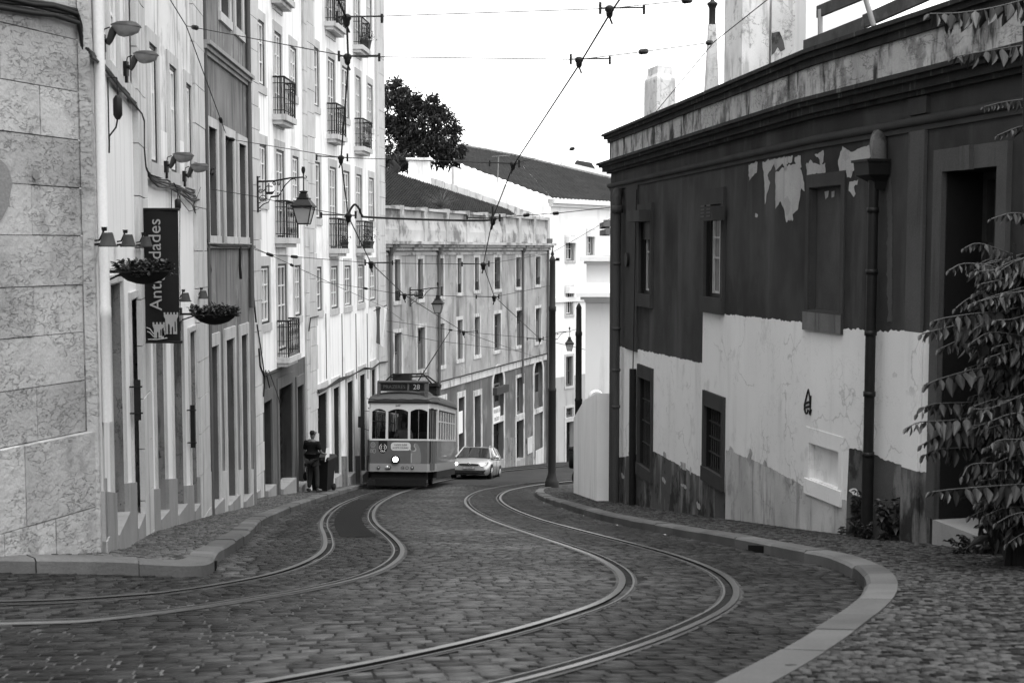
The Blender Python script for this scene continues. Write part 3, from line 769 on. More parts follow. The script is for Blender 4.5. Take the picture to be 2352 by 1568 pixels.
mb.build('wall', [m_white, m_wlow, m_dkjamb, m_dkwood], flats)
mb = MB(); W.sbox(mb, 0, W.L, 8.5, 8.9, -5, .35); mb.build('roof', m_trim, flats)
def flat_windows(W, parent, wh, dh):
    for i, r in enumerate(wh + dh):
        glazed(W, parent, r, .075, frame=m_sash, glass=(m_glass, m_glassl)[(i * 7) % 3 == 1], outer=m_dkwood, ow=.055, fw=.05, sur=m_frame, surw=.16, suro=.02, sill=.2, head=.24, bars_z=(.36, .68) if i < len(wh) else (.3, .52, .76), name='window' if i < len(wh) else 'balcony_door')
flat_windows(W, flats, wh, dh)
for a in ((625, 683, 275, 304), (631, 690, 547, 563), (635, 693, 810, 832), (621, 678, 7, 43)): balcony(W, flats, *a)
def pil(W, parent, x0, x1, zb, zt, s0=None, s1=None):
    a = W.pix(x0, 600)[0] if s0 is None else s0; b = W.pix(x1, 600)[0] if s1 is None else s1
    mb = MB(); z = zb; k = 0
    while z < zt:
        hh = random.uniform(.55, .8); e = .10 * (k % 2); k += 1
        W.sbox(mb, a, min(b + e, W.L + .02), z, z + hh - .014, 0, .055 + random.uniform(0, .008)); z += hh
    return mb.build('quoin', m_quoin, parent)
pil(W, flats, 560, 594, -9, 8.4, s0=W.pix(574, 600)[0]); pil(W, flats, 698, 712, -9, 8.4, s1=W.L)
for h in oh:
    fr, stp = MB(), MB()
    W.ring(fr, (h[0], h[1], gz(h[0]) - .4, h[3]), .16, -.01, .04, head=.3, bot=False); W.sbox(stp, h[0], h[1], gz(h[0]) - .7, gz(h[0]) + .14, -.34, .12)
    fr.build('door_surround', weather('flats_door_stone', .13, mott=.3, streak=.5, sv=.05), flats); stp.build('doorstep', m_trim, flats)
for k, h in enumerate(oh): panel_door(W, flats, (h[0], h[1], gz(h[0]) + .14, h[3]), .3, slats=.26 if k == 2 else 0, leaves=1 if k == 2 else 2)
mb = MB()
mb.tube(rs(along([(588, 800), (591, 840), (600, 862), (625, 855), (640, 848)], .07, W), .3), .025, 5)
mb.build('wall_cable', m_cable, flats); mb = MB()
mb.tube(along([(583, 745), (590, 790), (596, 830), (600, 862), (598, 910), (603, 850), (612, 890)], .08, W), .016, 5); mb.build('wall_cable', m_cable, flats); mb = MB(); mb.tube(along([(700, 760), (704, 730), (722, 726)], .12, W), .02, 5)
mb.tube(along([(603, 862), (612, 850), (630, 900), (638, 925)], .06, W), .009, 5); mb.build('wall_cable', m_cable, flats)

W = WD2
flats2 = thing('apartment_building', 'white plastered apartment house with drainpipe edge, right behind the tram', 'building', (-5.6, 44, G(-5.6, 44)))
wD = [(715, 731, 103, 240), (785, 800, 150, 267), (843.5, 855, 190, 290), (718, 735, 369, 501), (788, 802, 391, 500), (847, 858, 407, 508),
      (721, 738, 613, 716.5), (760, 775, 611, 710), (791, 805, 610, 705), (822, 835, 608, 698), (849, 862, 606, 691)]
dD = [(753, 768, 130, 316), (817, 828, 172, 343), (757, 772, 382, 571), (818, 830, 399, 571), (749, 765, -110, 69), (813, 825, -60, 117), (843, 852, -40, 68)]
gD = [(725, 749.5, 910), (765, 778, 892), (797, 810, 878), (826, 838, 862), (853, 861, 849)]
wh = [W.rect(*w, w[0]) + (.075,) for w in wD]; dh = [W.rect(*w, w[0]) + (.075,) for w in dD]
dh = [(a, b, c + .02, d, e) for a, b, c, d, e in dh]
oh = [(W.pix(a, 1000)[0], W.pix(b, 1000)[0], -12, W.pix(a, y)[1], .3) for a, b, y in gD]
zm = W.pix(725, 893)[1]; zm2 = -3.6
mb = MB(); W.facade(mb, 0, W.L, -12, -1.9, oh, 0, 2); W.facade(mb, 0, W.L, -1.9, 12, wh + dh, 0, 0)
for h in oh: mb.face([W.P(h[0], -12, -.29), W.P(h[1], -12, -.29), W.P(h[1], h[3], -.29), W.P(h[0], h[3], -.29)], 3)
mb.face([W.P(W.L, -12, 0), W.P(W.L, 12, 0), W.P(W.L, 12, -9), W.P(W.L, -12, -9)], 0)
mb.face([W.P(0, 8, 0), W.P(0, 12, 0), W.P(0, 12, -9), W.P(0, 8, -9)], 0)
mb.build('wall', [m_white, m_wlow, m_dkjamb, m_dkwood], flats2)
mb = MB(); W.sbox(mb, 0, W.L + .3, 12, 12.4, -8, .35); mb.build('roof', m_trim, flats2)
flat_windows(W, flats2, wh, dh)
for a in ((750, 799, 317, 341), (813, 857, 344, 362), (755, 803, 571, 583), (817, 860, 571, 584), (745, 798, 70, 103), (810, 853, 118, 147)): balcony(W, flats2, *a)
pil(W, flats2, 700, 722, -11, 11.9, s0=0.02); pil(W, flats2, 868, 886, -11, 11.9, s1=W.L)
for h in oh:
    fr, stp = MB(), MB()
    W.ring(fr, (h[0], h[1], gz(h[0]) - .4, h[3]), .2, -.01, .04, head=.34, bot=False); W.sbox(stp, h[0], h[1], gz(h[0]) - .7, gz(h[0]) + .3, -.29, .1)
    fr.build('door_surround', m_quoin, flats2); stp.build('doorstep', m_trim, flats2)
e = [0] + [v for h in oh for v in (h[0] - .2, h[1] + .2)] + [W.L]
for i in range(0, len(e), 2):
    if e[i + 1] - e[i] > .06: plh = MB(); W.sbox(plh, e[i], e[i + 1], lambda t: gz(t) - .6, lambda t: gz(t) + 1.0, 0, .05); plh.build('plinth', m_trimd, flats2)
for h in oh: panel_door(W, flats2, (h[0], h[1], gz(h[0]) + .3, h[3]), .26)
mb = MB()
mb.tube([W.P(W.pix(864, 600)[0], z, .09) for z in (11.8, 4, -4.2)], .06, 8); mb.build('drainpipe', weather('pipe_white', .5, mott=.15), flats2)
mb = MB()
for k in range(3): mb.tube(rs(along([(724, 896 + 3 * k), (745, 890), (775, 868 + 3 * k), (800, 862), (830, 848 - 2 * k), (850, 846), (868, 832), (884, 830)], .08 + .02 * k, W), .4), .022, 5)
for x in (747, 784, 816, 842): mb.tube(along([(x, 720), (x + 1, 800), (x + 2, 870)], .02, W), .012, 4)
mb.build('wall_cable', m_cable, flats2)
# ================================================================== buildings, centre and right side
m_roof = weather('old_roof_tiles', .028, mott=.45, mscale=.9, grain=.35, gscale=9, rough=.95, bump=.5, bscale=12, patch=.45, pv=.05, pscale=2.2, pthr=(.6, .7))
m_render = weather('pale_render', .88, mott=.15, mscale=.6, grain=.08, bump=.15, streak=.6, sv=.3, ssc=(2, 2, .25), sthr=(.5, .7))
m_parapet = weather('blackened_parapet', .42, mott=.4, mscale=.7, grain=.15, bump=.25, streak=.7, sv=.08, ssc=(1.0, 1.0, .9), sthr=(.5, .66), patch=.6, pv=.10, pscale=1.3, pthr=(.54, .66))
m_gwhite = weather('far_white_wall', .78, mott=.06, grain=.05, streak=.3, sv=.5, ssc=(2, 2, .2))

def tiles(mb, a, b, c, d, nu, pitch=.26, course=.42, m=0, lift=.05):
    """clay tile slope: a-b eaves, d-c ridge; rounded courses running down the slope"""
    a, b, c, d = map(Vector, (a, b, c, d))
    n = ((b - a).cross(d - a)).normalized()
    if n.z < 0: n = -n
    W_ = (b - a).length; nx = max(4, int(W_ / pitch) * 2); H = (d - a).length; ny = max(2, int(H / course))
    rows = []
    for j in range(ny + 1):
        for e in ((0, 1) if 0 < j < ny else (0,)):
            v = j / ny; row = []
            for i in range(nx + 1):
                u = i / nx
                p = a.lerp(b, u).lerp(d.lerp(c, u), v)
                h = lift * (1 if i % 2 else -.2) + .03 * (1 - e if j else 1) + rng.normal(0, .012)
                row.append(p + n * h)
            rows.append(row)
    mb.grid(rows, m, False)

m_ftrim = weather('tenement_trim', .52, mott=.3, mscale=1.5, grain=.15, bump=.15, streak=.7, sv=.13, ssc=(4, 4, .8), sthr=(.5, .66))
# ------------------------------------------------------------------ long grey tenement closing the street
W = WE
ten = thing('tenement', 'long weathered grey three storey house with parapet behind the tram and car', 'building', (-2, 65, G(-2, 65)))
r1 = [(902, 922, 587, 700), (955.5, 974, 586, 695), (1002, 1020.6, 585, 688), (1047, 1062, 585, 680), (1087, 1102, 584, 674), (1132.5, 1151, 584, 671), (1182.5, 1197.5, 584, 666), (1227.6, 1242.6, 583, 660)]
r2 = [(902, 925, 755, 905), (955, 979, 743, 857), (1004, 1023, 735, 848), (1047, 1064.6, 726.5, 833), (1087, 1104, 720, 823), (1132, 1152, 713, 811.6), (1183.5, 1201.5, 706, 800), (1227.6, 1244, 701, 791.6)]
def shrink(r, k): a, b, c, d = r; return (a + k, b - k, c + k, d - k)
def sgz(s): q = W.P(s, 0); return G(q.x, q.y) + KH
wh = [shrink(W.rect(*q), .17) + (.2,) for q in r1 + r2]
zband = W.pix(1160.7, 845)[1]
dA = [(1052, 1066, 912, 0), (1089, 1104, 908, 0), (1132, 1156, 970, 0), (1185, 1202, 965, 0), (1226, 1246, 948, 0)]
doors = []
for k, (x0, x1, yt, _) in enumerate(dA):
    s0, s1 = W.pix(x0, 950)[0], W.pix(x1, 950)[0]; doors.append((s0, s1, -15.5, W.pix((x0 + x1) / 2, yt)[1], .12 if k == 4 else .35))
xtra = [(955, 978, 940, 0), (1004, 1022, 925, 0), (902, 922, 960, 0)]
for x0, x1, yt, _ in xtra: doors.append((W.pix(x0, 950)[0], W.pix(x1, 950)[0], -15.5, W.pix(x0, yt)[1], .3))
arches = []
for x0, x1, ys, yb in ((1132, 1156, 882, 958), (1226, 1246, 858, 938)):
    s0, s1 = W.pix(x0, 900)[0], W.pix(x1, 900)[0]; arches.append((s0, s1, W.pix((x0 + x1) / 2, yb)[1], W.pix((x0 + x1) / 2, ys)[1]))
mids = [W.rect(1186, 1201, 866, 950) + (.25,)]
ah = [(a, b, c, d + (b - a) / 2, .3) for a, b, c, d in arches]
mb = MB()
ztop = W.pix(1060, 556)[1]
W.facade(mb, 0, W.L, zband, ztop, wh, 0, 0); W.facade(mb, 0, W.L, -15.5, zband, doors + ah + mids, 1, 1)
for h in doors: mb.face([W.P(h[0], h[2], -h[4] + .01), W.P(h[1], h[2], -h[4] + .01), W.P(h[1], h[3], -h[4] + .01), W.P(h[0], h[3], -h[4] + .01)], 1 if h[4] < .2 else 2)
for a, b, c, d in arches:      # spandrels
    r = (b - a) / 2; n = 10
    for sg in (-1, 1):
        pts = [W.P((a + b) / 2 + sg * r, d + r, 0)] + [W.P((a + b) / 2 + sg * r * math.cos(t), d + r * math.sin(t), 0) for t in np.linspace(0, math.pi / 2, n)]
        mb.poly(pts, 1)
mb.face([W.P(W.L, -15.5, 0), W.P(W.L, ztop, 0), W.P(W.L, ztop, -9), W.P(W.L, -15.5, -9)], 0)
mb.face([W.P(0, -15.5, 0), W.P(0, ztop, 0), W.P(0, ztop, -9), W.P(0, -15.5, -9)], 0)
mb.build('wall', [m_facade, m_lower, m_dkwood], ten)
for i, r in enumerate(wh):
    bot = i < 8
    p = glazed(W, ten, r, .2, frame=m_mdwood, glass=m_glass if i not in (1, 3) else m_glassl, outer=m_mdwood, ow=.07, fw=.06, sur=m_ftrim, surw=.17, suro=.03, sill=.17, head=.17, bars_z=(.5,) if bot else (.66,))
    if bot:
        g = MB(); a, b, c, d = r[:4]
        for zz in (c + .02, c + .42): W.sbox(g, a, b, zz, zz + .025, -.02, .0)
        for k in range(1, 9): s = a + (b - a) * k / 9; W.sbox(g, s - .012, s + .012, c, c + .42, -.018, -.004)
        g.build('guard_rail', m_iron, p)
    elif i % 3 != 1:
        g = MB(); a, b, c, d = r[:4]; W.sbox(g, a + .1, (a + b) / 2 - .02, c + .1, c + (d - c) * .62, -.15, -.13); W.sbox(g, (a + b) / 2 + .02, b - .1, c + .1, c + (d - c) * .62, -.15, -.13); g.build('shutter', m_mdwood, p)
mb = MB(); W.sbox(mb, 0, W.L, zband - .17, zband + .17, 0, .06); mb.build('string_course', m_ftrim, ten)
mb = MB(); mb.tube(rs([W.P(t, zband + .24 + .05 * math.sin(t * 1.3), .1) for t in (0, W.L)], .6), .035, 5); mb.build('wall_cable', m_cable, ten)
for k, (h, sw) in enumerate(zip(doors, (.17, .17, .2, .17, .2, .2, .2, .2))):
    fr = MB(); W.ring(fr, (h[0], h[1], sgz(h[0]) - .6, h[3]), sw, -.01, .04, head=.3, bot=False); fr.build('door_surround', m_ftrim, ten)
    if h[4] > .2: panel_door(W, ten, (h[0], h[1], sgz(h[0]) + .15, h[3]), .33 if h[4] > .3 else .28, transom=.7, mat=m_dkwood)
    st = MB(); W.sbox(st, h[0], h[1], sgz(h[0]) - .8, sgz(h[0]) + .12, -.3, .07); st.build('doorstep', m_trim, ten)
for a, b, c, d in arches:
    fr = MB(); r = (b - a) / 2; cx = (a + b) / 2
    W.sbox(fr, a - .2, a, c, d, -.01, .04); W.sbox(fr, b, b + .2, c, d, -.01, .04)
    ts = np.linspace(0, math.pi, 17)
    for t0, t1 in zip(ts, ts[1:]):
        q = [(cx + (r + e) * math.cos(t), d + (r + e) * math.sin(t)) for e, t in ((0, t0), (.22, t0), (.22, t1), (0, t1))]
        fr.hexa([W.P(s, z, -.01) for s, z in q] + [W.P(s, z, .04) for s, z in q])
    p = fr.build('arched_window', m_ftrim, ten)
    g = MB(); g.face([W.P(a, c, -.28), W.P(b, c, -.28), W.P(b, d + r, -.28), W.P(a, d + r, -.28)]); g.build('pane', m_glass, p)
    g = MB(); W.iring(g, (a, b, c, d), .09, -.27, -.2); W.sbox(g, cx - .04, cx + .04, c + .09, d - .09, -.27, -.2); W.sbox(g, a, b, c + .09, c + (d - c) * .45, -.265, -.22); g.build('sash', m_mdwood, p)
a, b, c, d = mids[0][:4]; glazed(W, ten, mids[0], .25, frame=m_mdwood, outer=m_mdwood, sur=m_ftrim, surw=.17, suro=.04, bars_z=(.45,))
mb = MB(); a, b, c, d = arches[0]; W.sbox(mb, a - .12, b + .16, d - .5, d - .1, .03, .28); mb.build('shutter_box', weather('shutter_box', .06), ten)
mb = MB()
for px, y0, y1 in ((891, 560, 890), (1003, 560, 905), (1197, 560, 880), (1255, 552, 1062)):
    s = W.pix(px, 600)[0]; mb = MB(); mb.tube([W.P(s, W.pix(px, y0)[1] - .5, .12), W.P(s, W.pix(px, y1)[1], .12)], .07, 7)
    mb.lathe([(.08, -.5), (.22, -.1), (.22, .1)], W.P(s, W.pix(px, y0)[1], .16), 8); mb.build('drainpipe', weather('zinc_pipe', .12, mott=.3), ten)
# base: patched stones
for k, h in enumerate([(doors[0][1] + .2, doors[1][0] - .2), (doors[1][1] + .2, doors[2][0] - .2), (doors[2][1] + .22, doors[3][0] - .2), (doors[3][1] + .22, doors[4][0] - .22), (doors[4][1] + .22, W.L)]):
    mb = MB(); W.sbox(mb, h[0], h[1], lambda t: sgz(t) - .8, lambda t: sgz(t) + (.7, .6, 1.5, 1.1, 1.4)[k], 0, .05); mb.build('plinth', (m_trimd, m_trimd, m_trimd, m_trimd, m_trimd)[k], ten)
# cornice, parapet with piers and sunk panels, tiled roof
mb = MB()
for dz, o in ((0, .45), (-.13, .3), (-.28, .16), (-.5, .06)): W.sbox(mb, -.1, W.L + (.3 if o > .2 else .1), ztop + dz - .13, ztop + dz, -.1, o)
mb.build('cornice', m_parapet, ten)
zp = W.pix(1060, 486)[1]
mb = MB(); W.sbox(mb, 0, W.L, ztop, zp - .12, -.3, -.04)
n = 10
for k in range(n + 1):
    s = .2 + (W.L - .4) * k / n; W.sbox(mb, s - .22, s + .22, ztop, zp + .06, -.32, .12)
    if k < n:
        e = .2 + (W.L - .4) * (k + 1) / n
        W.sbox(mb, s + .22, e - .22, zp - .12, zp, -.32, .15)
        q0, q1 = zp - 1.0, zp - .12; mb.hexa([W.P(s + .22, q0, -.04), W.P(e - .22, q0, -.04), W.P(e - .22, q0, .08), W.P(s + .22, q0, .08), W.P(s + .22, q0 + .5, -.04), W.P(e - .22, q0 + .5, -.04), W.P(e - .22, q0 + .5, -.03), W.P(s + .22, q0 + .5, -.03)])
        W.sbox(mb, s + .22, e - .22, ztop, q0, -.04, .085)
mb.build('parapet', m_parapet, ten)
rf = MB()
zr = 4.55
e0, e1 = W.P(-.5, zp - .5, -.6), W.P(W.L - 1.0, zp - .5, -.6)
rg0 = at(878, 388, 62); rg1 = at(940, 392, 66)
tiles(rf, e0, e1, at(1215, 497, 80), at(868, 386, 63), 40, pitch=.34, course=.5)
rf.build('roof', m_roof, ten)
# rendered fire wall, its chimney stub and stepped coping between the two roofs
fw = thing('fire_wall', 'streaked pale fire wall rising between the two dark tiled roofs', 'wall', at(1100, 480, 78))
mb = MB()
pts_t = [(935, 367), (985, 366), (990, 398), (1045, 385), (1255, 455)]; 
top = [at(1043, 383, 79.2), at(1256, 457, 78.0)]; bot = [at(1043, 440, 79.2), at(1256, 520, 78.0)]
mb.hexa([bot[0], bot[1], bot[1] + Vector((-.2, .5, 0)), bot[0] + Vector((-.2, .5, 0)), top[0], top[1], top[1] + Vector((-.2, .5, 0)), top[0] + Vector((-.2, .5, 0))])
mb.build('wall', m_render, fw)
mb = MB(); a, b = at(992, 408, 76), at(1252, 500, 77.6)
for k in range(9):
    p, q = a.lerp(b, k / 9), a.lerp(b, (k + .97) / 9); u = Vector((-.25, .6, 0))
    dn = Vector((0, 0, -.7)); mb.hexa([p + dn, q + dn, q + dn + u, p + dn + u, p, q + Vector((0, 0, .04)), q + u + Vector((0, 0, .04)), p + u])
mb.build('coping', m_ftrim, fw)
st = thing('chimney_stack', 'squat pale rendered chimney stack under the dark tree', 'chimney', at(965, 400, 74))
mb = MB(); p0, p1 = at(935, 405, 74), at(990, 405, 74); zt = at(960, 368, 74).z
mb.hexa([(p0.x, 74, p0.z - 1), (p1.x, 74, p0.z - 1), (p1.x, 75, p0.z - 1), (p0.x, 75, p0.z - 1), (p0.x + .1, 74, zt), (p1.x - .1, 74, zt), (p1.x - .1, 75, zt), (p0.x + .1, 75, zt)])
mb.box(p0.x - .05, p1.x + .05, 73.9, 75.1, zt, zt + .14)
mb.build('stack', m_render, st)

# ------------------------------------------------------------------ white house facing down the street, with the big tiled roof
W = WG
far = thing('white_house', 'bright white house with wide dark tiled roof at the end of the street', 'building', (4.5, 82, G(4.5, 82)))
zt = W.pix(1330, 470)[1]; zs = W.pix(1330, 686)[1]
wn = [(1300, 1318, 545, 598), (1349, 1362, 531, 585), (1300, 1315, 660, 722), (1299.5, 1315, 818, 886), (1300, 1317, 936, 957), (1352, 1366, 655, 720)]
dn = [(1300, 1317, 968, 0)]
wh = [W.rect(*q) + (.2,) for q in wn]
dh = [(W.pix(1300, 1000)[0], W.pix(1317, 1000)[0], -16, W.pix(1308, 968)[1], .35)]
mb = MB(); W.facade(mb, -.1, W.L, zs, zt, wh, 0, 0)
m_gl = weather('far_lower_wall', .40, mott=.2, mscale=.5, grain=.1, streak=.6, sv=.2, ssc=(2, 2, .2))  # under-lit foot of the white wall, shade put into its colour
W.facade(mb, -.1, W.L, W.pix(1330, 860)[1], zs, wh, 0, 0); W.facade(mb, -.1, W.L, -16, W.pix(1330, 860)[1], wh + dh, 1, 1)
mb.build('wall', [m_gwhite, m_gl], far)
for i, r in enumerate(wh):
    p = glazed(W, far, r, .2, frame=m_sash if i in (0, 1, 2, 5) else m_mdwood, glass=m_glass, outer=m_mdwood, sur=m_frame, surw=.16, suro=.03, bars_z=(.5,), fw=.06)
    if i in (0, 1, 2): g = MB(); W.sbox(g, r[0] - .1, r[1] + .15, r[3] - .35, r[3] + .02, .03, .35); g.build('shutter_box', m_gwhite, p)
panel_door(W, far, (dh[0][0], dh[0][1], sgz(dh[0][0]), dh[0][3]), .33)
mb = MB(); W.ring(mb, (dh[0][0], dh[0][1], -15, dh[0][3]), .2, -.01, .04, head=.3, bot=False); mb.build('door_surround', m_frame, far)
mb = MB(); W.sbox(mb, -.1, W.L, zt, zt + .25, -.2, .35); W.sbox(mb, -.1, W.L, zt - .2, zt, -.1, .15); mb.build('cornice', m_gwhite, far); mb = MB(); W.sbox(mb, -.1, W.L, zs - .15, zs + .15, 0, .12); mb.build('string_course', m_gwhite, far)
rf = MB(); e0, e1 = W.P(-.3, zt + .25, .3), W.P(W.L + 3, zt + .25, .3)
tiles(rf, e0, e1, at(1480, 430, 100), at(1178, 357, 100), 60, pitch=.4, course=.6)
tiles(rf, at(1040, 372, 80) , e0, at(1178, 357, 100), at(1062, 336, 98), 30, pitch=.4, course=.6)
rf.build('roof', m_roof, far)
mb = MB(); mb.tube(rs([at(1062, 335, 98), at(1178, 356.5, 100), at(1480, 429, 100)], .5), .16, 6); mb.build('ridge', m_trimd, far)
pale = thing('pale_house', 'strip of pale house with rooftop beyond the big tiled roof', 'building', at(1360, 400, 112))
mb = MB(); p, q = at(1290, 370, 108), at(1480, 415, 112)
mb.hexa([(p.x, p.y, -4), (q.x, q.y, -4), (q.x, q.y + 6, -4), (p.x, p.y + 6, -4), p, q, q + Vector((0, 6, 0)), p + Vector((0, 6, 0))]); mb.build('wall', m_gwhite, pale)
mb = MB(); p, q = at(1318, 366, 113), at(1368, 372, 113); mb.hexa([p + Vector((0, 0, -.6)), q + Vector((0, 0, -.6)), q + Vector((0, 4, -.6)), p + Vector((0, 4, -.6)), p + Vector((.3, 1, 0)), q + Vector((-.3, 1, 0)), q + Vector((-.3, 3, 0)), p + Vector((.3, 3, 0))]); mb.build('roof', m_roof, pale)
an = thing('antenna', 'thin television antenna mast standing on the fire wall', 'antenna', at(1143, 475, 79))
mb = MB(); mb.tube([at(1141, 478, 79), at(1145, 360, 79)], .04, 5); mb.tube([at(1130, 360, 79), at(1172, 357, 79)], .02, 4)
for k in range(6): p = at(1134 + 7 * k, 359, 79); mb.tube([p + Vector((0, -.4, 0)), p + Vector((0, .4, 0))], .012, 4)
mb.build('mast', plain('thin_metal', .2, rough=.5, metal=.5), an)

# ------------------------------------------------------------------ moulded pale block and garden wall right of the pole
blk = thing('moulded_building', 'smooth pale building with two projecting mouldings between the pole and dark wall', 'building', (4, 46, G(4, 46)))
m_blk = weather('smooth_pale_render', .78, mott=.06, grain=.05, bump=.06, streak=.2, sv=.35, ssc=(2, 2, .2))
m_blk2 = weather('smooth_grey_render', .66, mott=.08, grain=.05, bump=.06, streak=.3, sv=.22, ssc=(2, 2, .2))
Yf = 45.0
def bx(mb, x0, y0, y1, d0=0.0, x1=1470, m=0, dep=6):
    p, q = at(x0, y0, Yf - d0), at(x1, y1, Yf - d0); mb.hexa([(p.x, Yf - d0, q.z), (q.x, Yf - d0, q.z), (q.x, Yf + dep, q.z), (p.x + .13 * dep, Yf + dep, q.z), (p.x, Yf - d0, p.z), (q.x, Yf - d0, p.z), (q.x, Yf + dep, p.z), (p.x + .13 * dep, Yf + dep, p.z)], m)
mb = MB(); bx(mb, 1345, 689, 1150, m=1); bx(mb, 1347, 602, 668); mb.build('wall', [m_blk, m_blk2], blk)
mb = MB(); bx(mb, 1332, 589, 600, .35); bx(mb, 1341, 600, 606, .12); mb.build('cornice', m_blk, blk)
mb = MB(); bx(mb, 1324, 672, 682, .45); bx(mb, 1333, 682, 689, .25); bx(mb, 1342, 689, 694, .1)
p, q = at(1324, 672, Yf - .45), at(1470, 650, Yf - .02); r_ = at(1347, 650, Yf)
mb.hexa([(p.x, Yf - .45, p.z), (q.x, Yf - .45, p.z), (q.x, Yf + 3, p.z), (p.x + .4, Yf + 3, p.z), (r_.x, Yf - .01, r_.z), (q.x, Yf - .01, r_.z), (q.x, Yf + 3, r_.z), (r_.x + .4, Yf + 3, r_.z)])
mb.build('cornice', m_blk, blk)
mb = MB(); bx(mb, 1401, 470, 587.5, -1.0, m=0); mb.build('upper_wall', m_gwhite, blk)
mb = MB(); bx(mb, 1386, 505, 520, -.4, x1=1402); bx(mb, 1391, 524, 538, -.4, x1=1402); mb.build('awning', m_mdwood, blk)
gw = thing('garden_wall', 'low pale rendered garden wall leaning against the dark house corner', 'wall', (2.1, 32, G(2.1, 32)))
wp = [(2.28, 28.86), (2.16, 32), (2.06, 35.2)]; wt = [(1412, 908), (1388, 935), (1349, 962)]
WL = Wall(wp); mb = MB()
rows_t = [WL.P(s, WL.pix(x, y)[1]) for s, (x, y) in zip((0, (WL.S[1]), WL.L), wt)]
zz = [WL.pix(x, y)[1] for x, y in wt]
for i in range(2):
    a, b = WL.S[i], WL.S[i + 1]
    mb.hexa([WL.P(a, -7.5, -.35), WL.P(b, -7.5, -.35), WL.P(b, -7.5, 0), WL.P(a, -7.5, 0), WL.P(a, zz[i], -.35), WL.P(b, zz[i + 1], -.35), WL.P(b, zz[i + 1], 0), WL.P(a, zz[i], 0)])
mb.build('wall', weather('garden_wall_render', .82, mott=.12, grain=.08, bump=.1, streak=.6, sv=.45, ssc=(5, 5, .25)), gw)
gp = thing('gate_pier', 'whitewashed rounded gate pier peeping over the garden wall', 'gate pier', (2.6, 37, G(2.6, 37)))
mb = MB(); p = at(1370, 950, 37); zt2 = at(1370, 897, 37).z
mb.box(p.x - .22, p.x + .22, 36.8, 37.3, -8, zt2 - .22); mb.tube([(p.x, 36.78, zt2 - .22), (p.x, 37.32, zt2 - .22)], .22, 14); mb.build('pier', m_blk2, gp)

# ------------------------------------------------------------------ dark painted house on the right
W = WR
dk = thing('dark_house', 'dark painted house with peeling plaster and whitewashed lower wall on the right', 'building', (4, 18, G(4, 18)))
m_dark = weather('dark_wall_paint', .045, mott=.8, mscale=.9, grain=.18, gscale=70, bump=.15, bscale=60, streak=.75, sv=.085, ssc=(1.7, 1.7, .28), sthr=(.48, .74), rough=.8, patch=.5, pv=.020, pscale=.8, pthr=(.5, .68))
m_wash = weather('whitewash', .72, mott=.10, mscale=.9, grain=.07, bump=.12, streak=.5, sv=.5, ssc=(3, 3, .3), sthr=(.52, .75), patch=.5, pv=.5, pscale=1.6, pthr=(.58, .66), crack=.28, cscale=.7, vein=.25, vscale=2.2, vw=.006, vv=.15)
m_plinth = weather('grimy_plinth', .09, mott=.5, mscale=1.4, grain=.25, bump=.3, streak=.6, sv=.24, ssc=(4, 4, .9), sthr=(.52, .64), patch=.75, pv=.02, pscale=1.8, pthr=(.52, .6), crack=.5, cscale=1.2)
m_plinth2 = weather('grey_plinth', .45, mott=.4, mscale=1.3, grain=.18, bump=.3, streak=.5, sv=.1, ssc=(4, 4, .6), crack=.35, cscale=1.3, patch=.6, pv=.22, pscale=2.2, pthr=(.52, .66))
m_bare = weather('bare_render', .36, mott=.25, mscale=2.2, grain=.25, gscale=60, bump=.4, streak=.4, sv=.2, patch=.5, pv=.24, pscale=3)
m_par = weather('stained_parapet', .42, mott=.45, mscale=2.0, grain=.25, bump=.35, streak=.95, sv=.02, ssc=(4, 4, 1.1), sthr=(.48, .66), patch=.7, pv=.12, pscale=2.6, pthr=(.5, .62), vein=.6, vscale=3, vsc=(1, 1, 2.5))
m_cop = weather('lichen_coping', .035, mott=.5, mscale=2, grain=.4, bump=.4, patch=.5, pv=.014, pscale=3, streak=.5, sv=.16, ssc=(9, 9, .9), sthr=(.58, .7))
m_dtrim = weather('dark_trim', .050, mott=.3, mscale=2, grain=.2, bump=.2, streak=.4, sv=.06, ssc=(5, 5, .5))
m_pil = weather('worn_pilaster', .075, mott=.3, mscale=1.6, grain=.25, bump=.25, streak=.6, sv=.04, ssc=(8, 8, .5))
m_grille = plain('rusty_grille', .035, rough=.7, grain=.4)
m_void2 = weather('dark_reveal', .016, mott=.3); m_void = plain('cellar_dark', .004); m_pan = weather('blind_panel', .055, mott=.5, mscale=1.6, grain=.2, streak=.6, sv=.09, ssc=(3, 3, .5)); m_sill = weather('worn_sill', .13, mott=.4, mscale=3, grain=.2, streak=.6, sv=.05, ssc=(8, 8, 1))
zPar = 2.57; zCor = 1.93; zMol = 1.42
win1 = W.rect(1472, 1497, 498, 695 - 20, 1485); win2 = W.rect(1622, 1661, 470, 683, 1642)
low1 = W.rect(1470, 1498, 870, 1072, 1484); low2 = W.rect(1622, 1662, 938, 1082, 1642)
cel = W.rect(1478, 1492, 1100, 1150, 1485)
niche = W.rect(1859, 1932, 428, 716, 1896); blind = W.rect(1858, 1927, 1026, 1112, 1892)
dx0, dx1 = W.pix(2165, 800)[0], W.pix(2290, 800)[0]; zdt = W.pix(2165, 396)[1]
def rgz(s): q = W.P(s, 0); return G(q.x, q.y) + KH
door = (dx0, dx1, rgz(dx0) - .3, zdt, .55)
holes = [win1 + (.15,), win2 + (.15,), low1 + (.22,), low2 + (.22,), cel + (.3,), niche + (.09,), blind + (.07,), door]
mb = MB()
W.facade(mb, 0, W.L, -6.5, zPar - .2, holes, 0, 1)
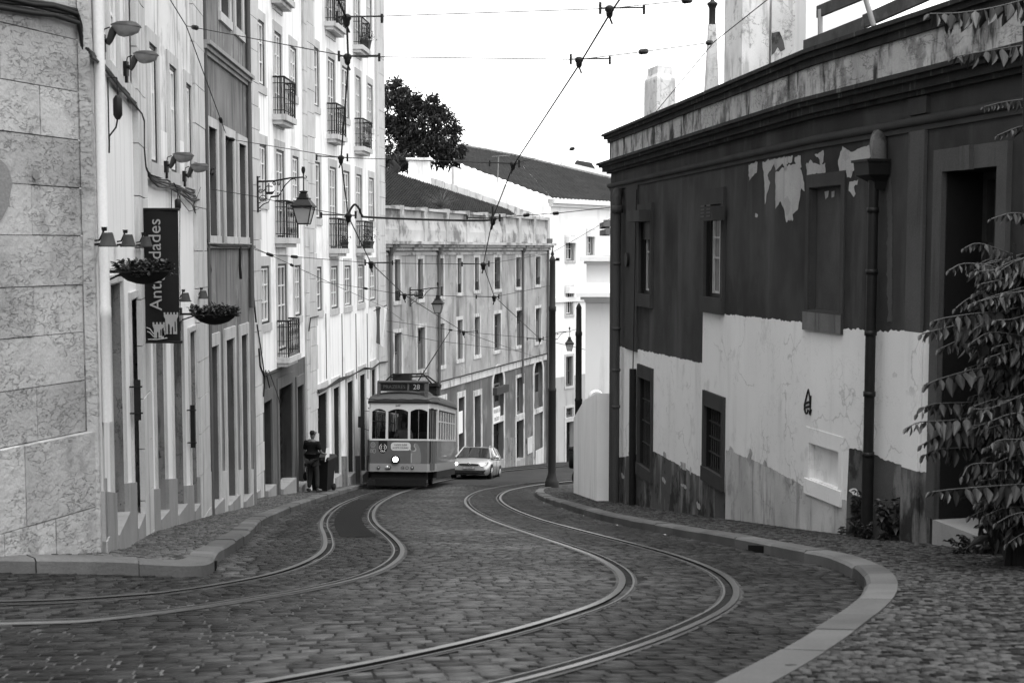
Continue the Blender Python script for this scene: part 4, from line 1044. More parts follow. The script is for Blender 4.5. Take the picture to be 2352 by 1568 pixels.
for h in (niche,): mb.face([W.P(h[0], h[2], -.09), W.P(h[1], h[2], -.09), W.P(h[1], h[3], -.09), W.P(h[0], h[3], -.09)], 8)
mb.face([W.P(blind[0], blind[2], -.07), W.P(blind[1], blind[2], -.07), W.P(blind[1], blind[3], -.07), W.P(blind[0], blind[3], -.07)], 2)
for h in (low1, low2, cel): mb.face([W.P(h[0], h[2], -.21), W.P(h[1], h[2], -.21), W.P(h[1], h[3], -.21), W.P(h[0], h[3], -.21)], 5)
mb.face([W.P(0, -6.5, 0), W.P(0, zPar, 0), W.P(0, zPar, -7), W.P(0, -6.5, -7)], 0)
mb.box(2.4, 9, 29.2, 29.4, -6, zPar)      # end gable behind the corner
def ragged(pts, amp=.02, step=.05, closed=True):
    out = []; n = len(pts)
    for i in range(n if closed else n - 1):
        (a, b), (c, d) = pts[i], pts[(i + 1) % n]; L = math.hypot(c - a, d - b); k = max(1, int(L / step))
        for j in range(k):
            t = j / k; e = amp * rng.normal(0, .6) if j else amp * .3 * rng.normal()
            out.append((a + (c - a) * t + e * (d - b) / (L + 1e-6), b + (d - b) * t - e * (c - a) / (L + 1e-6)))
    return out
def clipped(poly, s0, s1):
    """Sutherland-Hodgman in s, so a sheet bends with the wall"""
    for lim, sg in ((s0, 1), (s1, -1)):
        out = []
        for i in range(len(poly)):
            p, q = poly[i], poly[(i + 1) % len(poly)]; ip, iq = (p[0] - lim) * sg >= 0, (q[0] - lim) * sg >= 0
            if ip: out.append(p)
            if ip != iq: t = (lim - p[0]) / (q[0] - p[0]); out.append((lim, p[1] + (q[1] - p[1]) * t))
        poly = out
        if not poly: return poly
    return poly
def skin(mb, sz, o, m, edge=True):
    for a, b in zip([-1] + W.S[1:-1], W.S[1:-1] + [99]):
        c = clipped(sz, a, b)
        if len(c) > 2: mb.poly([W.P(s, z, o) for s, z in c], m)
def hole_split(s0, s1, zlo, zhi):
    pass
# whitewashed zone: strips between the openings, each with its own brushed upper edge
def top_edge(s):
    px = [(W.pix(x, y)) for x, y in ((1424, 796), (1468, 803), (1540, 818), (1613.5, 834))]
    px2 = [(W.pix(x, y)) for x, y in ((1614.5, 712), (1670, 722), (1760, 731), (1850, 741), (1944, 755), (2012, 760), (2085, 760), (2158, 758), (2352, 770))]
    q = px if s < px[-1][0] else px2
    return float(np.interp(s, [a for a, b in q], [b for a, b in q]))
def bot_edge(s):
    q = [W.pix(x, y) for x, y in ((1424, 1050), (1503, 1036), (1615, 1098))]; q2 = [W.pix(x, y) for x, y in ((1668, 1032), (1758, 1068), (1849, 1117), (1947, 1150))]; q3 = [W.pix(x, y) for x, y in ((1948, 1028), (2008, 1040), (2031, 1055), (2083, 1072), (2145, 1090), (2352, 1110))]
    qq = q if s < q2[0][0] - .02 else (q2 if s < q3[0][0] else q3)
    return float(np.interp(s, [a for a, b in qq], [b for a, b in qq]))
sw_ = 0.0
jit = {}
def je(s, f, amp):
    return f(s) + amp * (math.sin(s * 23) * .3 + math.sin(s * 57 + 1) * .3 + math.sin(s * 131 + 2) * .25 + math.sin(s * 7.1) * .35 + rng.normal(0, .15))
xs_ = sorted(set([.10] + list(np.arange(.10, dx0 - .16, .035)) + [v for h in holes for v in h[:2]] + [W.pix(1614, 760)[0] + e for e in (-.002, .002)] + [W.pix(1947.5, 1028)[0] + e for e in (-.002, .002)]))
xs_ = [x for x in xs_ if .10 <= x <= dx0 - .15]
E_top = [je(s, top_edge, .02) for s in xs_]; E_bot = [je(s, bot_edge, .012) for s in xs_]
for (a, b, ta, tb, ba, bb) in zip(xs_, xs_[1:], E_top, E_top[1:], E_bot, E_bot[1:]):
    mid = (a + b) / 2; spans = [(-9, 9)]
    cutz = []
    for h in holes[:7]:
        if h[0] - 1e-4 < mid < h[1] + 1e-4 and h is not holes[4]: cutz.append((h[2], h[3]))
    def band(z0a, z0b, z1a, z1b, m):
        segs = [(z0a, z0b, z1a, z1b)]
        for c, d in cutz:
            ns = []
            for p0, p1, q0, q1 in segs:
                if c >= max(q0, q1) or d <= min(p0, p1): ns.append((p0, p1, q0, q1)); continue
                if c > min(p0, p1): ns.append((p0, p1, c, c))
                if d < max(q0, q1): ns.append((d, d, q0, q1))
            segs = ns
        for p0, p1, q0, q1 in segs:
            if q0 - p0 < .003 and q1 - p1 < .003: continue
            mb.face([W.P(a, p0, .004), W.P(b, p1, .004), W.P(b, q1, .004), W.P(a, q0, .004)], m)
    band(ba, bb, ta, tb, 2)
    s_a, s_b = W.pix(1668, 1100)[0], W.pix(1947.5, 1100)[0]
    lower = 4 if s_a < mid < s_b else 3
    band(-6.5, -6.5, ba - .002, bb - .002, lower)
# peeled patches
peel = [([(1720, 378), (1741, 372), (1739, 396), (1730, 405), (1721, 416)], 5.1),
 ([(1752, 372), (1790, 362), (1822, 358), (1820, 372), (1808, 378), (1806, 398), (1798, 376), (1783, 392), (1779, 376), (1768, 395), (1764, 402), (1770, 420), (1764, 440), (1758, 470), (1757, 420)], 5),
 ([(1782, 396), (1800, 385), (1812, 379), (1830, 377), (1842, 392), (1848, 420), (1849, 440), (1842, 432), (1838, 455), (1834, 480), (1822, 492), (1823, 505), (1806, 510), (1803, 485), (1793, 462), (1782, 480)], 5),
 ([(1826, 362), (1840, 357), (1842, 385), (1836, 392), (1828, 375)], 5), ([(1852, 378), (1862, 368), (1872, 375), (1880, 378), (1896, 374), (1897, 397), (1854, 402)], 5), ([(1872, 355), (1893, 345), (1892, 373), (1884, 377), (1880, 362)], 5),
 ([(1936, 336), (1958, 350), (1975, 342), (2005, 330), (2004, 352), (1995, 368), (1985, 373), (1960, 395), (1955, 410), (1946, 408), (1945, 398), (1929, 395), (1926, 370)], 5), ([(1952, 418), (1972, 412), (1970, 425), (1962, 430), (1966, 445), (1962, 452), (1950, 438)], 5),
 ([(2039, 440), (2046, 404), (2051, 450), (2050, 740), (2039, 740)], 6), ([(1736, 488), (1742, 494), (1740, 500), (1735, 498)], 5)]
for pg, m in peel: skin(mb, ragged([W.pix(x, y) for x, y in pg], .014, .04), .006, 7 if m == 6 else 6)
for k in range(26):      # blown paint along the plinth line, flakes on the plinth
    s_ = rng.uniform(.4, W.pix(2130, 900)[0]); zb2 = bot_edge(s_)
    if any(h[0] - .25 < s_ < h[1] + .25 for h in holes): continue
    hi = k % 3 != 0; cz = zb2 + rng.uniform(-.05, .10) if hi else zb2 - rng.uniform(.15, .6); w_, h_ = rng.uniform(.06, .26), rng.uniform(.03, .11)
    pg = [(s_ + w_ * math.cos(t) * rng.uniform(.5, 1.1), cz + h_ * math.sin(t) * rng.uniform(.4, 1.2)) for t in np.linspace(0, 2 * math.pi, 9, endpoint=False)]
    skin(mb, ragged(pg, .012, .03), .0065, (6 if k % 2 else 4) if hi else (6 if k % 4 else 2))
for pg in ([(1880, 440), (1890, 438), (1888, 452), (1882, 458)], [(1896, 440), (1903, 438), (1902, 452), (1896, 454)]): mb.poly([W.P(*W.pix(x, y), -.085) for x, y in pg], 6)
mb.build('wall', [m_dark, m_void2, m_wash, m_plinth, m_plinth2, m_void, m_bare, m_pil, m_pan], dk)
# cornices
mb = MB()
for o0, o1, z0, z1 in ((-.35, .20, zPar - .05, zPar), (-.35, .14, zPar - .11, zPar - .05), (-.35, .08, zPar - .2, zPar - .11)): W.sbox(mb, -.15 if o1 > .1 else -.05, W.L, z0, z1, o0, o1)
mb.build('coping', m_cop, dk)
mb = MB(); W.sbox(mb, -.02, W.L, zCor, zPar - .2, .002, .035); mb.build('parapet', m_par, dk)
mb = MB()
for o1, z0, z1 in ((.30, zCor - .05, zCor), (.24, zCor - .10, zCor - .05), (.16, zCor - .19, zCor - .10), (.09, zCor - .24, zCor - .19)): W.sbox(mb, -.22 if o1 > .1 else -.05, W.L, z0, z1, .0, o1)
mb.build('cornice', m_cop, dk)
mb = MB(); mb.tube([W.P(s, zMol, .03) for s in np.arange(-.05, W.L, .25)], .055, 8); W.sbox(mb, -.02, W.L, zMol - .11, zMol - .05, 0, .03); mb.build('moulding', m_dtrim, dk)
mb = MB(); W.sbox(mb, -.3, W.L, zPar - .25, zPar - .16, -7, -.3); mb.build('roof', m_cop, dk)
for x0, x1, zb in ((1404, 1424, -6), (1440, 1466, -4.6)):
    a, b = W.pix(x0, 700)[0], W.pix(x1, 700)[0]; mb = MB(); W.sbox(mb, max(0, a), b, W.pix(x0, 800)[1] if x0 > 1410 else -6.4, zMol - .11, .0, .035); mb.build('pilaster', m_dtrim, dk)
a, b = W.pix(2090, 600)[0], W.pix(2126, 600)[0]
mb = MB(); W.sbox(mb, a, b, top_edge(a), zMol - .11, .007, .05, 0); W.sbox(mb, a, b, bot_edge(a), top_edge(a), .007, .05, 1); W.sbox(mb, a, b, -5, bot_edge(a), .007, .055, 2); W.sbox(mb, a - .02, b + .02, zMol + .07, zCor - .25, .0, .05, 3)
mb.build('pilaster', [m_pil, m_wash, m_plinth, m_dtrim], dk)
# upper windows
m_fadesash = weather('faded_sash', .42, mott=.3, mscale=4, grain=.2, streak=.5, sv=.12, ssc=(20, 20, .8))
for r, kw in ((win1, dict(bars_z=(.55,))), (win2, dict(bars_z=(.42, .66)))):
    glazed(W, dk, r, .15, frame=m_fadesash, glass=m_glassl if r is win2 else m_glass, outer=m_dkwood, ow=.06, fw=.035, sur=m_dtrim, surw=.13, suro=.05, sill=.26, head=.26, **kw)
mb = MB(); a, b, c, d = win1; W.sbox(mb, a - .05, b + .05, d - .10, d + .12, .0, .28); mb.build('shutter_box', m_dtrim, dk)
mb = MB(); W.sbox(mb, a, b, d - .45, d - .1, -.08, -.04)
for k in range(6): W.sbox(mb, a, b, d - .45 + .06 * k, d - .41 + .06 * k, -.04, -.03)
mb.build('roller_shutter', m_dkwood, dk)
for i, (r, hd, sl, m) in enumerate(((niche, .17, .26, m_dtrim), (blind, .2, .2, m_wash))):
    mb = MB(); W.ring(mb, r, .1, -.01, .022 if i == 0 else .012, sill=sl, head=hd); W.iring(mb, r, .012, -.088 if i == 0 else -.069, -.002, 0)
    if i == 0: W.sbox(mb, r[0] - .1, r[1] + .1, r[2] - .262, r[2] - .02, .042, .046, 1)
    mb.build('blind_window', [m, m_sill], dk)
for r in (low1, low2):
    a, b, c, d = r; mb = MB(); W.ring(mb, r, .10, -.01, .05, sill=.24, head=.26 if r is low1 else .25); p = mb.build('grille_window', m_wash if False else m_dtrim, dk)
    g = MB()
    for k in range(1, 8): s = a + (b - a) * k / 8; g.tube([W.P(s, c, -.06), W.P(s, d, -.06)], .013, 5)
    for k in range(1, 4): z = c + (d - c) * k / 4; W.sbox(g, a, b, z - .012, z + .012, -.075, -.045)
    g.build('grille', m_grille, p)
    g = MB(); W.sbox(g, a, b, d - (d - c) * .30, d - (d - c) * .27, -.19, -.1); g.build('transom', m_dkwood, p)
# doorway with step, transom light and panelled door
a, b, c, d, _ = door
mb = MB(); zst = rgz(a) + .27
W.ring(mb, (a, b, zst, d), .17, -.01, .06, head=.24, bot=False); W.sbox(mb, (a + b) / 2 - .09, (a + b) / 2 + .09, d - .01, d + .24, .05, .11); dsur = mb.build('door_surround', m_pil, dk)
mb = MB(); W.sbox(mb, a - .02, b + .05, rgz(b) - .6, zst, -.5, .06); mb.build('doorstep', m_sill if False else m_trim, dk)
mb = MB(); mb.face([W.P(a, zst, -.54), W.P(b, zst, -.54), W.P(b, d, -.54), W.P(a, d, -.54)], 0); zt_ = zst + 2.25
W.iring(mb, (a, b, zst, zt_), .08, -.53, -.44)
for u0, u1 in ((a + .1, (a + b) / 2 - .02), ((a + b) / 2 + .02, b - .1)):
    for v0, v1 in ((zst + .12, zst + .6), (zst + .72, zst + 1.3), (zst + 1.42, zt_ - .12)): W.iring(mb, (u0, u1, v0, v1), .06, -.53, -.49)
W.sbox(mb, a + .2, a + .55, zst + 1.52, zst + 1.56, -.49, -.42)
m_dwood = plain('faded_door_wood', .035, rough=.5, grain=.5); dp_ = mb.build('door', m_dwood, dk)
mb = MB(); W.sbox(mb, a, b, zt_, zt_ + .06, -.53, -.36); W.sbox(mb, a, b, zt_ + .06, zt_ + .12, -.53, -.40); W.sbox(mb, a, b, zt_ + .12, zt_ + .3, -.53, -.47); W.iring(mb, (a, b, zt_ + .3, d), .08, -.53, -.44); W.sbox(mb, a, b, zt_ + .72, zt_ + .76, -.53, -.46); W.sbox(mb, a + .3, a + .35, zt_ + .3, d, -.53, -.46); mb.build('transom_frame', m_dwood, dp_)
mb = MB(); mb.face([W.P(a, zt_ + .3, -.525), W.P(b, zt_ + .3, -.525), W.P(b, d, -.525), W.P(a, d, -.525)]); mb.build('transom_pane', plain('dusty_glass', .05, rough=.2, spec=.5, grain=.4), dp_)
# drainpipes
m_pipe = plain('black_drainpipe', .012, rough=.45, grain=.4); m_pipe2 = weather('grey_drainpipe', .06, mott=.3, streak=.5, sv=.025)
s = W.pix(2024, 700)[0]; zh = W.pix(2016, 395)[1]
mb = MB(); zb_ = rgz(s)
mb.tube([W.P(s, z, .13) for z in (zh - .1, zb_ + 1.0)], .062, 12, 0); mb.tube([W.P(s, z, .13) for z in (zb_ + 1.0, zb_ + .05)], .07, 12, 0)
for z in np.arange(zb_ + 1.0, zh - .1, .72): mb.lathe([(.06, -.03), (.074, -.03), (.074, .03), (.06, .03)], W.P(s, z, .13), 12, 0)
for w0, w1, z0, z1 in ((.07, .09, -.22, -.12), (.09, .16, -.12, -.05), (.165, .175, -.05, .10), (.19, .19, .10, .13)):
    q = [W.P(s - w0, zh + z0, .02), W.P(s + w0, zh + z0, .02), W.P(s + w0, zh + z0, .02 + w0 * 1.6), W.P(s - w0, zh + z0, .02 + w0 * 1.6), W.P(s - w1, zh + z1, .02), W.P(s + w1, zh + z1, .02), W.P(s + w1, zh + z1, .02 + w1 * 1.6), W.P(s - w1, zh + z1, .02 + w1 * 1.6)]
    mb.hexa(q, 0)
mb.build('drainpipe', m_pipe, dk, fix=False)
mb = MB(); mb.tube([W.P(s + .06, zh + .12, .1), W.P(s + .03, zh + .3, .1), W.P(s - .07, zh + .42, .02)], [.09, .10, .10], 9); mb.build('drain_outlet', m_plinth, dk)
s = W.pix(1431, 700)[0]; mb = MB()
mb.tube([W.P(s - .18, zMol - .2, .02), W.P(s - .08, zMol - .18, .12), W.P(s, zMol - .32, .14), W.P(s, zMol - .6, .14), W.P(s, -1.6, .14), W.P(s, rgz(s), .14)], [.1, .1, .1, .085, .075, .075], 10)
for z in (-.3, -1.7, -2.6, -3.4): mb.lathe([(.075, -.03), (.09, -.03), (.09, .03), (.075, .03)], W.P(s, z, .14), 10)
mb.lathe([(.09, -.06), (.12, -.06), (.12, .1), (.09, .1)], W.P(s, zMol - .58, .14), 10)
mb.build('drainpipe', m_pipe2, dk)
s = W.pix(1462.5, 1000)[0]; mb = MB(); mb.tube([W.P(s, z, .09) for z in (W.pix(1462, 846)[1], rgz(s))], .075, 8); mb.tube([W.P(s, W.pix(1462, 846)[1], .09), W.P(s + .02, zMol - .2, .05)], .012, 5); mb.build('drainpipe', m_pipe, dk)
# graffiti, painted plate
gr = MB()
def stroke(pts, r=.012): gr.tube([W.P(*W.pix(x, y), .014) for x, y in pts], r, 4)
stroke([(1852, 948), (1850, 930), (1856, 905), (1859, 894), (1862, 910), (1863, 935)]); stroke([(1851, 925), (1850, 940), (1854, 950)]); stroke([(1851, 926), (1864, 921)], .016); stroke([(1852, 935), (1864, 932)], .016); stroke([(1865, 908), (1864, 928), (1862, 950)], .009); stroke([(1856, 950), (1858, 940), (1863, 952), (1866, 940)], .009)
gr.build('graffiti', m_iron, dk)
mb = MB(); p = W.pix(1447, 596); pts = [W.P(p[0] + .13 * math.cos(t), p[1] + .15 * math.sin(t), .055) for t in np.linspace(0, 2 * math.pi, 20, endpoint=False)]
mb.grid([pts, [q + (W.P(1, 0, .04) - W.P(1, 0, 0)) for q in pts]], 0, False, True); mb.face([q + (W.P(1, 0, .04) - W.P(1, 0, 0)) for q in pts]); mb.build('wall_plate', m_dkwood, dk)
vb = thing('vent_box', 'small dark louvred box fixed over the half open window of dark house', 'vent box', W.P(*W.pix(1655, 490), .1))
mb = MB(); a, b, c, d = W.rect(1643, 1672, 475, 507, 1657); W.sbox(mb, a, b, c, d, .055, .26)
for k in range(4):
    for u in (0, 1): W.sbox(mb, a + .06 + u * (b - a) * .48, a + (b - a) * .42 + u * (b - a) * .48, c + .06 + k * .055, c + .085 + k * .055, .26, .268, 1)
mb.build('casing', [m_dtrim, m_iron], vb)
# the chimneys and things on the roof of the dark house
def chim(lab, x0, xm, x1, yt, Y, cap=0, zb=1.5, m=None):
    """a rendered stack turned to show two faces; x0-xm left face, xm-x1 right face"""
    a, b, c = at(x0, yt, Y + .9), at(xm, yt, Y), at(x1, yt, Y + .45)
    d = Vector((a.x + c.x - b.x, a.y + c.y - b.y)); t = thing('chimney', lab, 'chimney', (b.x, b.y, zb), group='chimneys above the dark house')
    zt = b.z; mb = MB(); q = [(b.x, b.y), (c.x, c.y), (d.x, d.y), (a.x, a.y)]
    cen = Vector((sum(p[0] for p in q) / 4, sum(p[1] for p in q) / 4))
    def ring(f, z): return [Vector((cen.x + (p[0] - cen.x) * f, cen.y + (p[1] - cen.y) * f, z)) for p in q]
    prof = [(1, zb - 1), (1, zt - cap)] + ([(.97, zt - cap * .8), (.82, zt - cap * .55), (.78, zt - cap * .1), (.78, zt)] if cap else [(1, zt)])
    mb.grid([ring(f, z) for f, z in prof], 0, False, True); mb.face(ring(prof[-1][0], zt)); mb.build('stack', m or m_chim, t); return t, q, zt
m_chim = weather('chimney_render', .62, mott=.25, mscale=2.0, grain=.15, bump=.3, patch=.8, pv=.24, pscale=3.2, pthr=(.55, .66), streak=.6, sv=.26, ssc=(4, 4, .8), sthr=(.5, .66), vein=.5, vscale=3.5)
chim('small rendered chimney with scooped cap standing alone left of the others', 1480, 1509, 1552, 148, 31, .34)
t, q, zt = chim('broad square rendered chimney beside the thin obelisk', 1665, 1706, 1768, -20, 27, 0)
t = thing('chimney', 'round rendered chimney with a patch of bare stone next to broad chimney', 'chimney', at(1790, 190, 27.6), group='chimneys above the dark house')
p = at(1790, 150, 27.8); mb = MB(); mb.box(p.x - .22, p.x + .22, p.y - .22, p.y + .22, 1.2, 6.0); p2 = at(1812, 150, 28.3); mb.box(p2.x - .14, p2.x + .17, 28.2, 28.9, 1.2, 5.6); mb.build('stack', m_chim, t)
mb = MB(); pts = [(1768, 74), (1792, 72), (1800, 90), (1805, 112), (1795, 118), (1788, 108), (1780, 122), (1770, 128)]
mb2 = []
for x, y in ragged(pts, .9, 5):
    qv = at(x, y, 27.5); dx = max(-.235, min(.235, qv.x - p.x)); mb2.append(Vector((p.x + max(-.215, min(.215, dx)), p.y - .226, qv.z)))
mb.poly(mb2); mb.build('bare_patch', m_plinth, t)
t = thing('chimney', 'tall blank white stack behind the boards on the roof edge', 'chimney', at(1885, 60, 26), group='chimneys above the dark house')
mb = MB(); p, p1 = at(1851, 60, 26), at(1990, 60, 26); mb.box(p.x, p1.x, 26, 27, 1.2, 6); mb.build('stack', m_gwhite, t)
t = thing('obelisk_chimney', 'thin tapering stone flue with a black iron cowl', 'chimney', at(1634, 210, 29), group='chimneys above the dark house')
p = at(1634, 215, 29); z1 = at(1634, 58, 29).z; z0 = p.z - 1
mb = MB(); w0, w1 = .155, .085
mb.grid([[Vector((p.x + a * w, 29 + b * w, z)) for a, b in ((-1, -1), (1, -1), (1, 1), (-1, 1))] for w, z in ((w0 + .01, z0), (w0 - .005, p.z), (w1 + .02, (p.z + z1) / 2 + .2), (w1, z1))], 0, False, True); mb.face([Vector((p.x + a * w1, 29 + b * w1, z1)) for a, b in ((-1, -1), (1, -1), (1, 1), (-1, 1))])
mb.build('stack', m_chim, t)
mb = MB(); mb.lathe([(.09, 0), (.075, .04), (.075, .36), (.10, .42), (.125, .46), (.10, .49), (.05, .52), (.03, .60), (.045, .64), (.0, .7)], (p.x, 29, z1 + .001), 12); mb.build('cowl', m_iron, t)
t = thing('metal_plate', 'dark sheet leaning at the foot of the broad chimney', 'metal plate', at(1770, 165, 25))
mb = MB(); p, p1, p2, p3 = at(1747, 178, 25), at(1800, 160, 25.6), at(1800, 145, 25.6), at(1747, 158, 25)
mb.hexa([p, p1, p1 + Vector((0, .08, 0)), p + Vector((0, .08, 0)), p3, p2, p2 + Vector((0, .08, 0)), p3 + Vector((0, .08, 0))]); mb.build('sheet', m_dtrim, t)
t = thing('board_rail', 'old grey boards on leaning posts along the roof edge of dark house', 'railing', at(1950, 60, 17.5))
m_board = weather('old_boards', .07, mott=.35, mscale=3, grain=.25, streak=.4, sv=.03, ssc=(12, 3, 3), patch=.3, pv=.16, pscale=4)
def board(p, q, h, th=.05):
    p, q = Vector(p), Vector(q); mb = MB(); u = Vector((q.y - p.y, -(q.x - p.x), 0)).normalized() * th; dz = Vector((0, 0, h))
    mb.hexa([p, q, q + u, p + u, p + dz, q + dz, q + u + dz, p + u + dz]); mb.build('board', m_board, t)
board(at(1852, 120, 18.4), at(1990, 68, 16.7), .16); board(at(1988, 66, 16.75), at(2140, 0, 15.3), .17); board(at(1882, 42, 18.1), at(2000, -6, 16.9), .16)
for x0, y0, x1, y1, Y in ((1884, 118, 1884, 22, 18.0), (2014, 58, 1986, -10, 16.3)):
    mb = MB(); mb.tube([at(x0, y0 + 25, Y), at(x1, y1, Y)], .035, 4); mb.build('post', plain('post_metal', .3, rough=.6), t)
# ================================================================== the tram
m_tbody = plain('tram_grey_paint', .085, rough=.35, grain=.12, coat=.3)
m_tband = plain('tram_pale_band', .2, rough=.4, grain=.12)
m_tcream = plain('tram_cream_paint', .45, rough=.4, grain=.08)
m_troof = plain('tram_roof_canvas', .065, rough=.8, grain=.25)
m_tdark = plain('tram_underframe', .010, rough=.8, grain=.4)
m_tint = plain('tram_interior', .012, rough=.8)
m_twood = plain('tram_seat_wood', .05, rough=.6)
m_chrome = plain('polished_metal', .7, rough=.15, metal=1.0)
m_white = MATS['white_plaster']
m_paper = plain('white_print', .75, rough=.6, grain=.03)
m_print = plain('black_print', .01, rough=.5)
m_grprint = plain('grey_print', .22, rough=.5)
m_lit = plain('lit_lamp_lens', .8, rough=.3, emit=5.0, grain=0)
m_lens = plain('unlit_lens', .25, rough=.1, grain=.3, spec=.8)
def glass_mat(name, refl=.10):
    N = NT(name); tr = N.n('ShaderNodeBsdfTransparent'); gl = N.n('ShaderNodeBsdfGlossy'); gl.inputs['Roughness'].default_value = .03
    tr.inputs[0].default_value = (.45, .45, .45, 1)
    lw = N.n('ShaderNodeLayerWeight'); lw.inputs[0].default_value = .35
    mx = N.n('ShaderNodeMixShader'); N.l(N.m('ADD', N.m('MULTIPLY', lw.outputs['Facing'], .5), refl * .35), mx.inputs[0]); N.l(tr.outputs[0], mx.inputs[1]); N.l(gl.outputs[0], mx.inputs[2])
    N.l(mx.outputs[0], N.t.nodes['Material Output'].inputs['Surface']); return N.mat
m_clear = glass_mat('clear_vehicle_glass')

TX, TY = -3.82, 42.5
tram = thing('tram', 'old two axle tram with destination board and lit headlamp climbing the left track', 'tram', (TX, TY, G(TX, TY) + .01))
slope = math.atan((G(-3.5, 50) - G(TX, TY)) / 7.5)
tram.rotation_euler = (slope, 0, R_(-3.2))
OUT = [(-1.02, .07), (-.96, 0), (.96, 0), (1.02, .07), (1.12, .85), (1.175, 1.0), (1.175, 7.3), (1.02, 8.2), (-1.02, 8.2), (-1.175, 7.3), (-1.175, 1.0), (-1.12, .85)]
def shell(mb, z0, z1, f=1.0, m=0, out=OUT, skip=()):
    rows = [[(x * f, y, z) for x, y in out] for z in (z0, z1)]
    n = len(out)
    for i in range(n):
        if i in skip: continue
        j = (i + 1) % n; mb.face([rows[0][i], rows[0][j], rows[1][j], rows[1][i]], m)
def oshell(mb, z0, z1, d, m=0):
    q = [(x * (1 + d / 1.1), y + (-d if y < 4 else d), z0) for x, y in OUT]; shell(mb, z0, z1, 1, m, [(a, b) for a, b, c in q])
    mb.face([(a, b, z0) for a, b, c in q], m); mb.face([(a, b, z1) for a, b, c in q], m)
mb = MB(); shell(mb, .85, 1.62, 1, 0); oshell(mb, .58, .85, .012, 1); mb.face([(x, y, .6) for x, y in OUT], 2)
mb.build('body', [m_tbody, m_tband, m_tdark], tram, local=True)
mb = MB(); oshell(mb, 1.62, 1.68, .02, 0); oshell(mb, 2.70, 2.88, .01, 0); mb.build('belt_rail', m_tcream, tram, local=True)
mb = MB(); oshell(mb, 2.88, 2.93, .05, 0); mb.build('gutter', m_tdark, tram, local=True)
# window posts with arched heads
FW = [(-.925, -.455), (-.375, .30), (.375, .955)]
xs = [-1.02] + [v for w_ in FW for v in w_] + [1.0]
for i in range(0, 8, 2): mb = MB(); mb.box(xs[i], xs[i + 1], -.012, .06, 1.68, 2.70); mb.build('window_post', m_tcream, tram, local=True)
for a, b in FW:
    n = 8; mb = MB()
    for k in range(n):
        u0, u1 = k / n, (k + 1) / n; h = lambda u: 2.70 - .015 - .09 * (2 * u - 1) ** 2
        x0, x1 = a + (b - a) * u0, a + (b - a) * u1
        mb.hexa([(x0, -.01, h(u0)), (x1, -.01, h(u1)), (x1, .05, h(u1)), (x0, .05, h(u0)), (x0, -.01, 2.70), (x1, -.01, 2.70), (x1, .05, 2.70), (x0, .05, 2.70)])
    mb.build('window_head', m_tcream, tram, local=True)
def spost(*a): mb = MB(); mb.box(*a); mb.build('window_post', m_tcream, tram, local=True)
for sx in (-1, 1):
    spost(sx * 1.165 - .03, sx * 1.165 + .03, 1.0, 1.32, 1.68, 2.70); spost(sx * 1.165 - .03, sx * 1.165 + .03, 7.15, 7.35, 1.68, 2.70)
    for k in range(1, 7): y = 1.32 + (7.15 - 1.32) * k / 7; spost(sx * 1.165 - .012, sx * 1.165 + .012, y - .03, y + .03, 1.68, 2.66)
    spost(sx * 1.0 - .03, sx * 1.0 + .03, 7.9, 8.15, 1.68, 2.7)
for a, b in FW:
    mb = MB(); mb.face([(a, .03, 1.68), (b, .03, 1.68), (b, .03, 2.69), (a, .03, 2.69)]); mb.build('windscreen', m_clear, tram, local=True)
for sx in (-1, 1):
    for k in range(7):
        y0 = 1.32 + 5.83 * k / 7 + .05; y1 = 1.32 + 5.83 * (k + 1) / 7 - .05
        mb = MB(); mb.face([(sx * 1.15, y0, 1.68), (sx * 1.15, y1, 1.68), (sx * 1.15, y1, 2.66), (sx * 1.15, y0, 2.66)], 0)
        mb.box(sx * 1.15 - .015, sx * 1.15 + .015, y0, y1, 2.28, 2.32, 1); mb.build('side_window', [m_clear, m_tcream], tram, local=True)
# folding door on the near right corner
mb = MB()
for u0, u1 in ((.04, .46), (.54, .96)):
    f = lambda u, z, o=.0: (1.025 + (1.115 - 1.025) * u + o, .09 + .74 * u, z)
    mb.hexa([f(u0, .62), f(u1, .62), f(u1, .62, .02), f(u0, .62, .02), f(u0, 1.6), f(u1, 1.6), f(u1, 1.6, .02), f(u0, 1.6, .02)], 0)
    for e0, e1 in ((u0, u0 + .09), (u1 - .09, u1)): mb.hexa([f(e0, 1.68), f(e1, 1.68), f(e1, 1.68, .02), f(e0, 1.68, .02), f(e0, 2.66), f(e1, 2.66), f(e1, 2.66, .02), f(e0, 2.66, .02)], 0)
mb.build('door', plain('tram_door_grey', .07, rough=.5), tram, local=True)
# interior
mb = MB(); mb.box(-1.0, 1.0, .1, 8.0, .9, .95, 0); mb.box(-1.0, 1.0, 1.9, 1.96, 1.0, 1.75, 0); mb.box(-1.05, 1.05, 7.0, 7.06, .95, 2.7, 0); mb.box(-1.1, 1.1, .2, 8.0, 2.69, 2.72, 0)
for y in (2.6, 3.4, 4.2, 5.0, 5.8, 6.5):
    for x0, x1 in ((-1.08, -.3), (.3, 1.08)): mb.box(x0, x1, y, y + .06, 1.3, 1.95, 1); mb.box(x0, x1, y - .4, y, 1.3, 1.36, 1)
mb.box(-.75, -.05, .28, .5, .95, 1.74, 0)
for x in (-.3, .5): mb.tube([(x, 1.2, 1.0), (x, 1.2, 2.7)], .018, 6, 2)
mb.build('interior', [m_tint, m_twood, m_chrome], tram, local=True)
